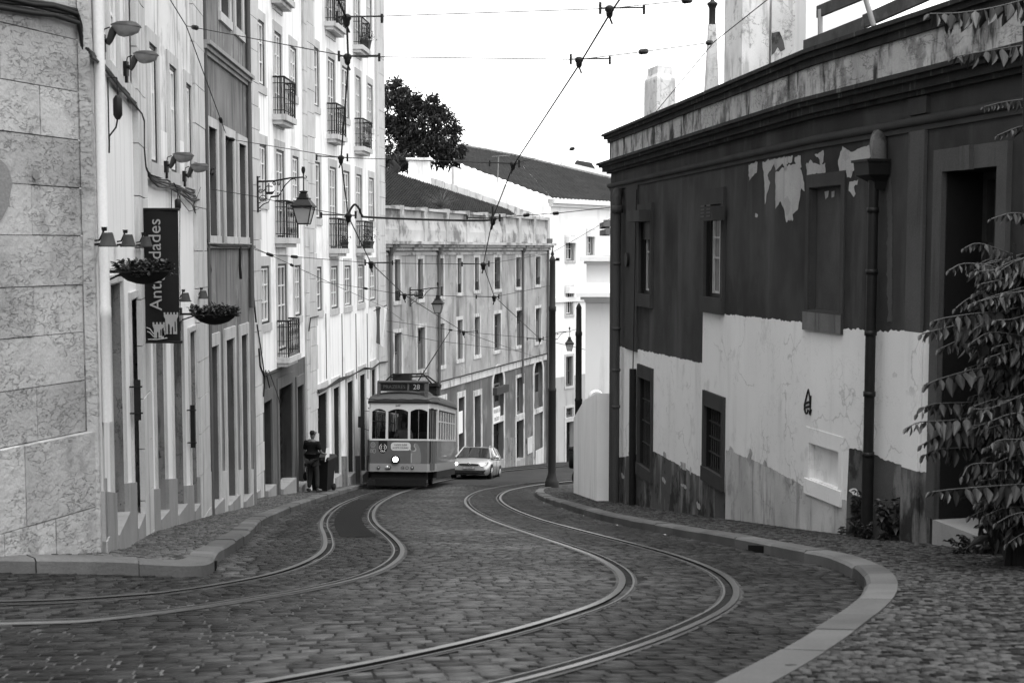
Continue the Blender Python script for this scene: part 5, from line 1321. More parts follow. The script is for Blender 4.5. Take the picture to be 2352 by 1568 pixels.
# roof
mb = MB(); rows = []
for y in [-.06, -.02, .15, .45, .8, 1.2, 2, 4, 6, 7.2, 7.8, 8.1, 8.26]:
    e = min(1, max(0, (y + .08) / 1.0)) if y < 4 else min(1, max(0, (8.28 - y) / .9))
    hw = (1.06 + .17 * min(1, max(0, y / .9)) if y < 4 else 1.06 + .17 * min(1, (8.26 - y) / .9)); hh = .40 * math.sqrt(max(.02, 1 - (1 - e) ** 2))
    rows.append([(hw * math.cos(t) if abs(math.cos(t)) < 1 else hw * math.cos(t), y, 2.93 + hh * math.sin(t) ** .75) for t in np.linspace(math.pi, 0, 17)])
mb.grid(rows, 0); mb.face(rows[0]); mb.face(rows[-1])
roof = mb.build('roof', m_troof, tram, local=True)
mb = MB(); mb.tube([(-1.1 + 2.2 * k / 24, -.085, 3.0 + .012 * math.sin(k * 1.1) + (.03 if k in (0, 24) else 0)) for k in range(25)] + [(1.25, .4, 3.06), (1.26, .9, 3.02)], .012, 5); mb.build('cable', m_cable, roof, local=True)
mb = MB(); mb.box(.35, 1.0, 2.2, 3.2, 3.25, 3.62); mb.box(.3, 1.05, 2.1, 3.3, 3.55, 3.66); mb.build('resistor_box', m_tdark, roof, local=True)
mb = MB(); mb.lathe([(.34, 0), (.30, .12), (.18, .2), (.02, .22)], (.72, .75, 3.10), 12); mb.build('ventilator', m_troof, roof, local=True)
# destination box
mb = MB(); mb.box(-.76, .94, .16, .42, 3.30, 3.60, 0); mb.tube([(-.78, .14, 3.60), (.96, .14, 3.60)], .045, 8, 0)
for x in (-.74, .88): mb.box(x - .05, x + .05, .12, .3, 3.04, 3.60, 0)
mb.box(.235, .30, .145, .16, 3.30, 3.58, 0)
sign = mb.build('destination_box', m_troof, tram, local=True)
mb = MB(); mb.face([(-.66, .152, 3.32), (.235, .152, 3.32), (.235, .152, 3.545), (-.66, .152, 3.545)]); mb.face([(.30, .152, 3.32), (.80, .152, 3.32), (.80, .152, 3.545), (.30, .152, 3.545)])
mb.build('destination_board', plain('board_black', .008, rough=.3), sign, local=True)
def FM(x, y, z, rot=0): return Matrix.Translation((x, y, z)) @ Matrix.Rotation(math.pi / 2, 4, 'X') @ Matrix.Rotation(rot, 4, 'Z')
mb = MB(); text_mesh(mb, 'PRAZERES', .17, FM(-.21, .146, 3.43), sx=1.0); mb.build('destination_lettering', plain('dim_letter', .07, rough=.5), sign, local=True)
mb = MB(); text_mesh(mb, '28', .24, FM(.55, .146, 3.43)); mb.build('route_number', plain('route_letter', .30, rough=.5), sign, local=True)
mb = MB(); text_mesh(mb, '549', .115, FM(-.05, -.016, 2.79)); mb.build('fleet_number', m_print, tram, local=True)
# front advertising: logo shield, speech bubble, ice cream, small marks
def disc(mb, cx, cz, rx, rz, y, m=0, n=28, a0=0, a1=2 * math.pi): mb.poly([(cx + rx * math.cos(t), y, cz + rz * math.sin(t)) for t in np.linspace(a0, a1, n, endpoint=False)], m)
def ringf(mb, cx, cz, r, w, y, m=0, n=26, ry=None):
    ry = ry or r
    for k in range(n):
        t0, t1 = 2 * math.pi * k / n, 2 * math.pi * (k + 1) / n
        mb.face([(cx + (r - w) * math.cos(t0), y, cz + (ry - w) * math.sin(t0)), (cx + r * math.cos(t0), y, cz + ry * math.sin(t0)), (cx + r * math.cos(t1), y, cz + ry * math.sin(t1)), (cx + (r - w) * math.cos(t1), y, cz + (ry - w) * math.sin(t1))], m)
mb = MB(); mb.poly([(-.69, -.004, 1.62), (-.69, -.004, 1.36)] + [(-.54 + .15 * math.cos(t), -.004, 1.36 + .17 * math.sin(t)) for t in np.linspace(math.pi, 2 * math.pi, 14)] + [(-.39, -.004, 1.62)], 0)
for k, s_ in enumerate((1.0, .52)):       # double heart line
    for sg in (-1, 1):
        pts = [(-.54 + sg * s_ * .115 * (0.06 + math.sin(t) ** 1 * 1.0) * (1 if t < 2.2 else 1), -.007, 1.40 + s_ * .085 * (math.cos(t) + .25 * math.cos(2 * t))) for t in np.linspace(.35, 2.75, 12)]
        mb.tube(pts, .007, 4, 1)
text_mesh(mb, 'OLÁ', .085, FM(-.54, -.007, 1.265), 1); mb.build('logo_shield', [m_print, m_paper], tram, local=True)
mb = MB(); c_ = []
for cx, cz, a in ((.30, 1.46, 0), (-.17, 1.46, 90), (-.17, 1.39, 180), (.30, 1.39, 270)):
    c_ += [(cx + .10 * math.cos(R_(a + k * 18)), -.005, cz + .10 * math.sin(R_(a + k * 18))) for k in range(6)]
c_.insert(-2, (.43, -.005, 1.26)); mb.poly(c_, 0)
text_mesh(mb, 'VAMOS SUBIR', .092, FM(.06, -.008, 1.475), 1, sx=.78); text_mesh(mb, 'AS SETE COLINAS?', .092, FM(.06, -.008, 1.375), 1, sx=.72); mb.build('speech_bubble', [m_tcream, m_print], tram, local=True)
mb = MB(); ol = [(.40, .86), (.385, 1.05), (.40, 1.22), (.43, 1.30), (.49, 1.29), (.54, 1.31), (.555, 1.36), (.52, 1.40), (.50, 1.45), (.53, 1.52), (.58, 1.545), (.64, 1.50), (.71, 1.36), (.75, 1.18), (.765, 1.0), (.74, .86)]
mb.poly([(x, -.005, z) for x, z in ol], 0); mb.poly([(x, -.008, z) for x, z in ((.42, .88), (.41, 1.05), (.425, 1.2), (.455, 1.2), (.445, 1.05), (.45, .88))], 1); mb.poly([(x, -.008, z) for x, z in ((.43, 1.30), (.49, 1.29), (.54, 1.31), (.555, 1.36), (.52, 1.40), (.50, 1.45), (.53, 1.52), (.56, 1.53), (.545, 1.45), (.565, 1.40), (.60, 1.35), (.575, 1.27), (.5, 1.255))], 1)
mb.build('ice_cream_print', [plain('ice_cream_grey', .15, rough=.25, coat=.5), plain('ice_cream_pale', .26, rough=.4)], tram, local=True)
mb = MB(); ringf(mb, -.88, 1.47, .085, .02, -.005, 0, ry=.095); ringf(mb, -.88, 1.47, .04, .015, -.005, 0, ry=.05); ringf(mb, -.93, 1.25, .05, .016, -.005, 0, ry=.04); ringf(mb, -.93, 1.31, .04, .014, -.005, 0, ry=.03); ringf(mb, -.83, 1.27, .055, .018, -.005, 0, ry=.08); ringf(mb, .14, .71, .055, .012, -.02, 1); mb.box(.12, .195, -.022, -.018, .70, .715, 1); ringf(mb, .29, .71, .055, .012, -.02, 1); mb.build('front_mark', [m_grprint, m_print], tram, local=True)
mb = MB(); mb.lathe([(.14, -.02), (.14, -.09), (.115, -.10)], (-.095, 0, .99), 20, 0, 'y'); h_ = mb.build('headlamp', m_print, tram, local=True)
mb = MB(); mb.lathe([(.085, -.101), (.065, -.118), (.01, -.126)], (-.095, 0, .99), 20, 0, 'y'); mb.build('lens', m_lit, h_, local=True)
for x, r, m in ((-.67, .055, m_print), (.47, .055, m_print), (-.385, .06, m_chrome), (-.31, .06, m_print)):
    mb = MB(); mb.lathe([(r, -.015), (r, -.05), (r * .7, -.06)], (x, 0, .72), 14, 0, 'y'); p_ = mb.build('marker_lamp', m, tram, local=True)
    mb = MB(); mb.lathe([(r * .65, -.061), (.01, -.07)], (x, 0, .72), 12, 0, 'y'); mb.build('lens', m_lens, p_, local=True)
# running gear
mb = MB(); mb.box(-.85, .85, .5, 7.7, .3, .6); mb.box(-.95, .95, .15, .3, .32, .58); mb.box(-1.02, -.8, -.25, .1, .06, .3); mb.box(-.9, .9, .35, .42, .06, .4); mb.box(-1.18, -1.05, 1.0, 7.3, .35, .6); mb.box(1.05, 1.18, 1.0, 7.3, .35, .6); mb.build('underframe', m_tdark, tram, local=True)
mb = MB()
for k in range(7): mb.box(-.95, .95, -.02 - .045 * k, .01 - .045 * k, .34 - .035 * k, .365 - .035 * k)
for x in (-.95, 0, .95): mb.box(x - .02, x + .02, -.3, .2, .10, .14)
mb.build('lifeguard', m_tdark, tram, local=True)
for y in (2.7, 5.3):
    for x in (-.45, .45):
        mb = MB(); mb.lathe([(.02, -.06), (.33, -.06), (.33, .06), (.02, .06)], (x, y, .335), 24, 0, 'x'); mb.build('wheel', m_tdark, tram, local=True)
mb = MB(); mb.box(-1.38, -1.2, -.12, -.04, 2.05, 2.42); mb.tube([(-1.02, .05, 2.6), (-1.22, -.05, 2.62), (-1.3, -.08, 2.42)], .012, 5); mb.tube([(-1.02, .05, 1.95), (-1.3, -.08, 2.05)], .012, 5); mb.build('mirror', m_print, tram, local=True)
mb = MB(); mb.tube([(-1.05, .06, .6), (-1.05, .06, 1.65)], .02, 6, 0); mb.tube([(1.06, .1, .9), (1.06, .1, 1.6)], .015, 6, 0); mb.build('hand_rail', m_tdark, tram, local=True)
# trolley pole and its gear
mb = MB(); mb.box(-.45, .45, 2.6, 3.6, 3.30, 3.42, 0); mb.lathe([(.2, 0), (.16, .2), (.08, .34)], (.1, 3.1, 3.42), 10)
for x in (-.35, -.2, .3, .45): mb.tube([(x, 1.3, 3.42), (x, 2.2, 3.66), (x, 3.4, 3.62)], .025, 5)
mb.box(-.5, .1, 1.7, 2.3, 3.72, 3.98); mb.box(-.3, .3, 1.8, 2.2, 3.3, 3.75); mb.tube([(-.75, 1.3, 3.62), (-.5, 1.5, 3.92), (.5, 2.2, 4.0), (.85, 2.2, 3.62)], .03, 5); mb.tube([(-.6, 1.9, 3.85), (.65, 2.4, 3.92), (.95, 2.4, 3.7)], .03, 5); mb.tube([(.5, 2.4, 3.75), (.75, 2.4, 3.72), (.92, 2.4, 3.4)], .015, 5)
mb.build('trolley_base', m_tdark, tram, local=True)
mb = MB(); mb.tube([(.15, 3.2, 3.7), (.55, 6.0, 5.05), (.85, 8.2, 6.1)], [.028, .02, .014], 6); mb.build('trolley_pole', m_tdark, tram, local=True)

# ================================================================== the car
CX, CY = -1.90, 55.4
car = thing('car', 'silver estate car with lit headlights following the tram', 'car', (CX, CY, G(CX, CY)))
slopec = math.atan((G(-1.5, 62) - G(CX, CY)) / 4.7); car.rotation_euler = (slopec, 0, R_(-7.5))
m_silver = plain('silver_paint', .48, rough=.28, metal=.55, grain=.04, coat=.6)
m_black = plain('black_plastic', .010, rough=.5); m_tyre = plain('tyre_rubber', .012, rough=.85); m_rim = plain('alloy_rim', .35, rough=.3, metal=.8)
st_ = [(0, .66, .30, .56, .66), (.07, .78, .22, .64, .71), (.3, .86, .18, .72, .80), (.7, .89, .18, .80, .88), (1.15, .90, .18, .86, .96), (2.2, .90, .18, .90, .98), (3.4, .90, .2, .92, .99), (4.2, .87, .24, .94, .99), (4.48, .80, .32, .88, .94), (4.54, .7, .4, .8, .86)]
rows = []
for y, w_, zb, zs, zt in st_:
    half = [(w_ * .86, zb), (w_ * .985, zb + .1), (w_, (zb + zs) * .5), (w_ * .985, zs - .06), (w_ * .93, zs), (w_ * .84, zs + (zt - zs) * .75), (w_ * .45, zt), (0, zt + .015)]
    rows.append([(x, y, z) for x, z in half] + [(-x, y, z) for x, z in reversed(half[:-1])])
mb = MB(); mb.grid(rows, 0); mb.face(rows[0]); mb.face(rows[-1]); mb.face([(x, y, zb + .0) for y, w_, zb, zs, zt in st_ for x in (w_ * .8,)] + [(-w_ * .8, y, zb) for y, w_, zb, zs, zt in reversed(st_)])
body = mb.build('body', m_silver, car, local=True)
A0, A1, B1, C0, C1 = 1.08, 1.92, 2.9, 4.46, 4.05     # cowl, roof front, roof peak, tail base, roof rear
def cab(y, z, w_): return (w_, y, z)
cl = [(A0, .95, .80), (A1, 1.40, .60), (B1, 1.47, .61), (C1, 1.42, .59), (C0, .98, .76)]
mb = MB(); roofrows = [[(-cl[i][2] * f, cl[i][0] + .03 * (1 - abs(f)), cl[i][1] + .035 * (1 - f * f)) for f in np.linspace(-1, 1, 9)] for i in (1, 2, 3)]
mid = [[((a[0] + b[0]) / 2, (a[1] + b[1]) / 2, (a[2] + b[2]) / 2 + .01) for a, b in zip(roofrows[k], roofrows[k + 1])] for k in (0, 1)]
mb.grid([roofrows[0], mid[0], roofrows[1], mid[1], roofrows[2]], 0)
for sx in (-1, 1):
    P_ = [(sx * w_, y, z) for y, z, w_ in cl]
    for a, b, r in ((0, 1, .04), (3, 4, .06)): mb.tube([P_[a], P_[b]], r, 6)
    mb.tube([P_[1], P_[2], P_[3]], .035, 6); mb.tube([(sx * .87, 2.35, .92), (sx * .615, 2.5, 1.43)], .04, 6); mb.tube([(sx * .87, 3.35, .94), (sx * .61, 3.3, 1.44)], .05, 6)
mb.build('roof', m_silver, car, local=True)
mb = MB(); w0 = [(-.78 + 1.56 * k / 8, A0 - .10 * (1 - (k / 4 - 1) ** 2), .95) for k in range(9)]; w1 = [(-.585 + 1.17 * k / 8, A1 - .03 * (1 - (k / 4 - 1) ** 2), 1.40 + .02) for k in range(9)]
mb.grid([w0, w1], 0); mb.build('windscreen', m_glass, car, local=True)
for sx in (-1, 1):
    mb = MB(); mb.face([(sx * .86, 1.2, .90), (sx * .87, 4.3, .95), (sx * .60, 4.0, 1.41), (sx * .615, 2.9, 1.46), (sx * .605, 1.95, 1.40)]); mb.build('side_window', m_glass, car, local=True)
mb = MB(); mb.face([(-.74, 4.49, 1.0), (.74, 4.49, 1.0), (.56, 4.09, 1.4), (-.56, 4.09, 1.4)]); mb.build('rear_window', m_glass, car, local=True)
for sx in (-1, 1):
    mb = MB(); mb.tube([(sx * .58, 2.0, 1.45), (sx * .575, 2.15, 1.52), (sx * .57, 3.8, 1.50), (sx * .57, 3.95, 1.44)], .022, 6); mb.build('roof_rail', m_chrome, car, local=True)
    mb = MB(); n_ = []
    mb.lathe([(.01, -.13), (.06, -.11), (.085, 0), (.06, .11), (.01, .13)], (sx * 1.0, 1.45, 1.0), 10, 0, 'x'); mb.box(sx * .93 - .06, sx * .93 + .06, 1.44, 1.5, .93, .99); mb.build('mirror', m_silver, car, local=True)
    # headlight
    mb = MB(); mb.hexa([(sx * .40, .0, .58), (sx * .76, .03, .60), (sx * .80, .2, .62), (sx * .40, .2, .58), (sx * .42, .03, .67), (sx * .78, .14, .73), (sx * .82, .3, .75), (sx * .42, .25, .69)]); hl = mb.build('headlight', m_lens, car, local=True)
    mb = MB(); mb.lathe([(.055, -.02), (.04, -.04), (.01, -.05)], (sx * .56, .02, .64), 14, 0, 'y'); mb.build('lens', m_lit, hl, local=True)
    mb = MB(); mb.lathe([(.05, -.01), (.01, -.03)], (sx * .62, .02, .30), 12, 0, 'y'); mb.build('fog_lamp', m_lens, car, local=True)
    for y in (.85, 3.45):
        mb = MB(); mb.lathe([(.10, .09), (.21, .10), (.30, .10), (.325, .07), (.325, -.08), (.1, -.09)] if sx > 0 else [(.1, -.09), (.21, -.10), (.30, -.10), (.325, -.07), (.325, .08), (.1, .09)], (sx * .80, y, .325), 22, 0, 'x'); wh_ = mb.build('wheel', m_tyre, car, local=True)
        mb = MB(); mb.lathe([(.21, 0), (.2, .015 * sx), (.04, .02 * sx), (.01, .03 * sx)], (sx * .905, y, .325), 10, 0, 'x'); mb.build('rim', m_rim, wh_, local=True)
        mb = MB(); a_ = [(sx * .903, y + .37 * math.cos(t), .325 + .37 * math.sin(t)) for t in np.linspace(-.25, math.pi + .25, 16)]; mb.poly(a_); mb.build('wheel_arch', m_black, car, local=True)
mb = MB(); mb.box(-.42, .42, -.03, .06, .585, .655, 0); mb.box(-.42, .42, -.036, -.03, .635, .642, 1); mb.box(-.42, .42, -.036, -.03, .60, .606, 1); mb.build('grille', [m_black, m_chrome], car, local=True)
mb = MB(); mb.hexa([(-.66, -.025, .26), (.66, -.025, .26), (.66, .1, .26), (-.66, .1, .26), (-.74, -.02, .375), (.74, -.02, .375), (.74, .15, .375), (-.74, .15, .375)]); mb.box(-.7, .7, -.005, .1, .19, .235); mb.build('bumper_intake', m_black, car, local=True)
mb = MB(); mb.lathe([(.075, -.035), (.075, -.045), (.065, -.05)], (0, 0, .63), 20, 0, 'y')
mb.lathe([(.060, -.052), (.01, -.052)], (0, 0, .63), 18, 1, 'y')
for pts in ([(-.03, .675), (0, .632), (.03, .675)], [(-.05, .66), (-.022, .588), (0, .625), (.022, .588), (.05, .66)]): mb.tube([(x, -.056, z) for x, z in pts], .006, 4, 0)
mb.build('emblem', [m_chrome, m_black], car, local=True)
mb = MB(); mb.box(-.27, .27, -.045, -.02, .43, .54, 1); mb.box(-.26, .26, -.05, -.045, .437, .533, 0); text_mesh(mb, '10-NJ-09', .095, FM(0, -.052, .485), 1, sx=.95); mb.build('number_plate', [plain('plate_white', .30, rough=.4), m_print], car, local=True)
mb = MB(); mb.tube([(.88, 1.22, .9), (.905, 1.22, .55), (.89, 1.22, .28)], .005, 4); mb.tube([(.89, 2.33, .9), (.905, 2.33, .5), (.89, 2.33, .25)], .005, 4); mb.build('door_seam', m_black, car, local=True)
for y in (2.1, 3.1):
    mb = MB(); mb.box(.895, .93, y, y + .2, .80, .83); mb.build('door_handle', m_silver, car, local=True)
# ================================================================== people
m_skin = plain('skin', .11, rough=.6, grain=.1); m_hair = plain('dark_hair', .010, rough=.7); m_tee = plain('black_tshirt', .006, rough=.9, grain=.3)
m_jeans = plain('washed_trousers', .026, rough=.9, grain=.35); m_shoe = plain('shoe', .05, rough=.7, grain=.4); m_shirt = plain('pale_uniform_shirt', .20, rough=.9, grain=.2)
def skinned(name, joints, links, mat, parent, root=0, sub=1, loc=(0, 0, 0), rz=0):
    """joints {k: (x,y,z,r)}; one continuous skinned surface"""
    ks = list(joints); me = bpy.data.meshes.new(name + '_skeleton')
    me.from_pydata([joints[k][:3] for k in ks], [(ks.index(a), ks.index(b)) for a, b in links], [])
    o = bpy.data.objects.new(name, me); COL.objects.link(o)
    md = o.modifiers.new('skin', 'SKIN'); md.use_smooth_shade = True
    for i, k in enumerate(ks):
        r = joints[k][3]; me.skin_vertices[0].data[i].radius = r if isinstance(r, tuple) else (r, r)
        me.skin_vertices[0].data[i].use_root = (i == root)
    s = o.modifiers.new('sub', 'SUBSURF'); s.levels = sub; s.render_levels = sub
    bpy.context.view_layer.update()
    dg = bpy.context.evaluated_depsgraph_get(); m2 = bpy.data.meshes.new_from_object(o.evaluated_get(dg))
    o.modifiers.clear(); o.data = m2; bpy.data.meshes.remove(me)
    m2.materials.clear(); m2.materials.append(mat)
    for p in m2.polygons: p.use_smooth = True
    if parent is not None: o.parent = parent
    return o
def fingers(J, L, wrist, hand, side, cl=.35):
    """palm, four unequal bent fingers and a thumb hanging from the wrist (z down)"""
    x, y, z = hand; J['palm' + side] = (x, y, z, (.036, .018)); L.append((wrist, 'palm' + side))
    for k, (dx, ln) in enumerate(((-.028, .07), (-.010, .08), (.010, .075), (.027, .06))):
        a, b = 'f%d%s' % (k, side), 'g%d%s' % (k, side)
        J[a] = (x + dx * .35, y + dx, z - .05 - ln * .4, .0095); J[b] = (x + dx * .35 + .015 * cl, y + dx, z - .05 - ln, .008); L += [('palm' + side, a), (a, b)]
    J['t' + side] = (x + .015, y - .045, z - .03, .011); J['u' + side] = (x + .03, y - .05, z - .07, .009); L += [('palm' + side, 't' + side), ('t' + side, 'u' + side)]
# --- standing man seen from behind, facing down the street
PX, PY = -5.62, 35.7
man = thing('person', 'man in black t-shirt and pale trousers standing beside the wheelie bin, seen from behind', 'person', (PX, PY, G(PX, PY) + KH + .004), R_(-28))
J = {'pel': (0, 0, .93, (.15, .11)), 'wst': (0, .0, 1.08, (.135, .095)), 'chs': (0, .01, 1.28, (.165, .115)), 'shd': (0, 0, 1.42, (.13, .09)), 'nek': (0, .01, 1.50, .052), 'hd0': (0, .03, 1.58, (.07, .085)), 'hd1': (0, .035, 1.67, (.075, .092)), 'hd2': (0, .03, 1.735, (.05, .06)),
     'hL': (-.09, 0, .88, .088), 'kL': (-.10, .03, .49, .056), 'aL': (-.11, -.02, .09, .040), 'tL': (-.12, .14, .035, .036), 'hR': (.09, 0, .88, .088), 'kR': (.12, .05, .49, .056), 'aR': (.16, .0, .09, .040), 'tR': (.19, .16, .035, .036),
     'sL': (-.20, .0, 1.40, .055), 'eL': (-.27, -.02, 1.12, .042), 'wL': (-.27, .05, .88, .028), 'sR': (.20, 0, 1.40, .055), 'eR': (.27, .04, 1.13, .042), 'wR': (.25, .25, 1.06, .028)}
L = [('pel', 'wst'), ('wst', 'chs'), ('chs', 'shd'), ('shd', 'nek'), ('nek', 'hd0'), ('hd0', 'hd1'), ('hd1', 'hd2'), ('pel', 'hL'), ('hL', 'kL'), ('kL', 'aL'), ('aL', 'tL'), ('pel', 'hR'), ('hR', 'kR'), ('kR', 'aR'), ('aR', 'tR'), ('shd', 'sL'), ('sL', 'eL'), ('eL', 'wL'), ('shd', 'sR'), ('sR', 'eR'), ('eR', 'wR')]
fingers(J, L, 'wL', (-.27, .07, .81), 'L'); 
J['palmR'] = (.24, .32, 1.05, (.03, .02)); L.append(('wR', 'palmR'))
for k, dz in enumerate((.03, .01, -.01, -.028)):
    J['f%dR' % k] = (.235, .37, 1.05 + dz, .0095); J['g%dR' % k] = (.215, .395 - .006 * k, 1.045 + dz, .008); L += [('palmR', 'f%dR' % k), ('f%dR' % k, 'g%dR' % k)]
J['tR2'] = (.215, .33, 1.085, .011); J['uR2'] = (.20, .36, 1.095, .009); L += [('palmR', 'tR2'), ('tR2', 'uR2')]
skinned('body', J, L, m_skin, man)
def shellj(keys, g, extra={}):
    out = {}
    for k in keys:
        x, y, z, r = J[k]; out[k] = (x, y, z, tuple(v + g for v in r) if isinstance(r, tuple) else r + g)
    out.update(extra); return out
def sub(keys): return [l for l in L if l[0] in keys and l[1] in keys]
kt = ['pel', 'wst', 'chs', 'shd', 'sL', 'sR']
JT = shellj(kt, .034, {'hem': (0, 0, .82, (.165, .135)), 'mL': (-.255, -.012, 1.17, .062), 'mR': (.258, .03, 1.19, .062)}); skinned('shirt', JT, sub(kt) + [('pel', 'hem'), ('sL', 'mL'), ('sR', 'mR')], m_tee, man)
kt = ['pel', 'hL', 'kL', 'hR', 'kR']; JT = shellj(kt, .02, {'aL': (-.11, -.02, .10, .062), 'aR': (.16, .0, .10, .062)}); skinned('trousers', JT, sub(kt) + [('kL', 'aL'), ('kR', 'aR')], m_jeans, man)
for a, b in (('aL', 'tL'), ('aR', 'tR')):
    x, y, z, r = J[a]; x2, y2, z2, r2 = J[b]; skinned('shoe', {'h': (x, y - .03, .045, .045), 'm': (x, y + .06, .045, .046), 't': (x2, y2 + .02, .035, .040)}, [('h', 'm'), ('m', 't')], m_shoe, man)
skinned('hair', {'a': (0, -.01, 1.585, (.07, .062)), 'b': (0, .015, 1.70, (.082, .094)), 'c': (0, .02, 1.75, (.055, .065))}, [('a', 'b'), ('b', 'c')], m_hair, man)
mb = MB(); mb.box(-.065, .065, .112, .124, 1.655, 1.685); mb.build('sunglasses', m_iron, man, local=True)
for x in (-.085, .085): mb = MB(); mb.lathe([(.005, -.03), (.016, -.02), (.02, 0), (.016, .02), (.005, .03)], (x, .03, 1.65), 8); mb.build('ear', m_skin, man, local=True)
Mm = Matrix.Translation(man.location) @ Matrix.Rotation(R_(-28), 4, 'Z')
bag = thing('bag', 'dark soft bag hanging from the left hand of the standing man', 'bag', Mm @ Vector((-.28, .07, .42)), R_(-28))
skinned('bag_body', {'a': (0, -.13, .02, (.03, .12)), 'b': (0, 0, -.02, (.06, .16)), 'c': (0, .13, .02, (.03, .12))}, [('a', 'b'), ('b', 'c')], m_tee, bag)
mb = MB(); mb.tube([(0, -.09, .1), (0, -.03, .33), (0, .03, .33), (0, .09, .1)], .008, 5); mb.build('handle', m_tee, bag, local=True)
pap = thing('paper', 'white folded paper held under the right arm of the standing man', 'paper', Mm @ Vector((.235, .33, 1.0)), R_(-28))
mb = MB(); mb.hexa([(-.004, -.06, -.16), (.004, -.06, -.16), (.010, .12, -.16), (.002, .12, -.16), (.03, -.04, .22), (.038, -.04, .22), (.044, .12, .22), (.036, .12, .22)]); mb.build('sheet', m_paper, pap, local=True)
# wheelie bin
bx_, by_ = -5.42, 36.25
wb = thing('wheelie_bin', 'black wheelie bin standing on the left pavement beside the man', 'bin', (bx_, by_, G(bx_, by_) + KH + .004), R_(-12))
mb = MB(); q = lambda w_, d, z: [(-w_, -d, z), (w_, -d, z), (w_, d, z), (-w_, d, z)]
mb.hexa(q(.22, .24, .06) + q(.29, .33, .96)); mb.box(-.31, .31, -.35, .35, .90, .96); mb.build('body', m_print, wb, local=True)
mb = MB(); mb.hexa(q(.32, .37, .965) + q(.28, .31, 1.04)); mb.tube([(-.25, .42, .98), (.25, .42, .98)], .02, 6); mb.build('lid', m_print, wb, local=True)
for x in (-.25, .25): mb = MB(); mb.lathe([(.02, -.03), (.10, -.03), (.10, .03), (.02, .03)], (x, .24, .10), 14, 0, 'x'); mb.build('wheel', m_tyre, wb, local=True)
# --- tram driver
Mt = Matrix.Translation(tram.location) @ tram.rotation_euler.to_matrix().to_4x4()
dr = thing('person', 'tram driver in a pale shirt sitting behind the middle windscreen', 'person', Mt @ Vector((.02, .95, .95))); dr.rotation_euler = tram.rotation_euler
J = {'pel': (0, .1, .50, (.17, .13)), 'wst': (0, .08, .68, (.16, .11)), 'chs': (0, .05, .90, (.175, .12)), 'shd': (0, .05, 1.02, (.14, .09)), 'nek': (0, .03, 1.10, .055), 'hd0': (0, 0, 1.18, (.07, .085)), 'hd1': (0, 0, 1.27, (.078, .092)), 'hd2': (0, .01, 1.335, (.05, .06)),
     'hL': (-.10, 0, .46, .09), 'kL': (-.15, -.38, .44, .06), 'aL': (-.15, -.40, .09, .04), 'tL': (-.15, -.54, .04, .036), 'hR': (.10, 0, .46, .09), 'kR': (.15, -.38, .44, .06), 'aR': (.15, -.40, .09, .04), 'tR': (.15, -.54, .04, .036),
     'sL': (-.21, .04, 1.0, .06), 'eL': (-.30, -.08, .76, .045), 'wL': (-.24, -.32, .80, .03), 'pL': (-.23, -.40, .81, (.03, .02)), 'sR': (.21, .04, 1.0, .06), 'eR': (.30, -.05, .74, .045), 'wR': (.2, -.26, .72, .03), 'pR': (.18, -.34, .72, (.03, .02)), 'nose': (0, -.10, 1.235, .012)}
L = [('pel', 'wst'), ('wst', 'chs'), ('chs', 'shd'), ('shd', 'nek'), ('nek', 'hd0'), ('hd0', 'hd1'), ('hd1', 'hd2'), ('pel', 'hL'), ('hL', 'kL'), ('kL', 'aL'), ('aL', 'tL'), ('pel', 'hR'), ('hR', 'kR'), ('kR', 'aR'), ('aR', 'tR'), ('shd', 'sL'), ('sL', 'eL'), ('eL', 'wL'), ('wL', 'pL'), ('shd', 'sR'), ('sR', 'eR'), ('eR', 'wR'), ('wR', 'pR'), ('hd0', 'nose')]
for s_, x, z in (('L', -.23, .81), ('R', .18, .72)):
    for k in range(4): J['f%d%s' % (k, s_)] = (x - .03 + .02 * k, -.455, z - .01, .0095); J['g%d%s' % (k, s_)] = (x - .03 + .02 * k, -.47 + .004 * k, z - .045, .008); L += [('p' + s_, 'f%d%s' % (k, s_)), ('f%d%s' % (k, s_), 'g%d%s' % (k, s_))]
    J['t' + s_ + '2'] = (x + .05, -.42, z + .01, .011); L.append(('p' + s_, 't' + s_ + '2'))
skinned('body', J, L, m_skin, dr)
kt = ['pel', 'wst', 'chs', 'shd', 'sL', 'sR', 'eL', 'eR']; skinned('shirt', shellj(kt, .02), sub(kt), m_shirt, dr)
kt = ['pel', 'hL', 'kL', 'hR', 'kR', 'aL', 'aR']; skinned('trousers', shellj(kt, .018), sub(kt), m_tee, dr)
skinned('hair', {'a': (0, .035, 1.24, (.075, .065)), 'b': (0, .02, 1.31, (.083, .09)), 'c': (0, .01, 1.355, (.06, .07))}, [('a', 'b'), ('b', 'c')], m_hair, dr)
mb = MB()
for x in (-.032, .032): mb.lathe([(.003, -.004), (.012, 0), (.003, .004)], (x, -.088, 1.265), 8, 0, 'y')
mb.box(-.025, .025, -.092, -.082, 1.185, 1.193); mb.build('face_feature', m_hair, dr, local=True)
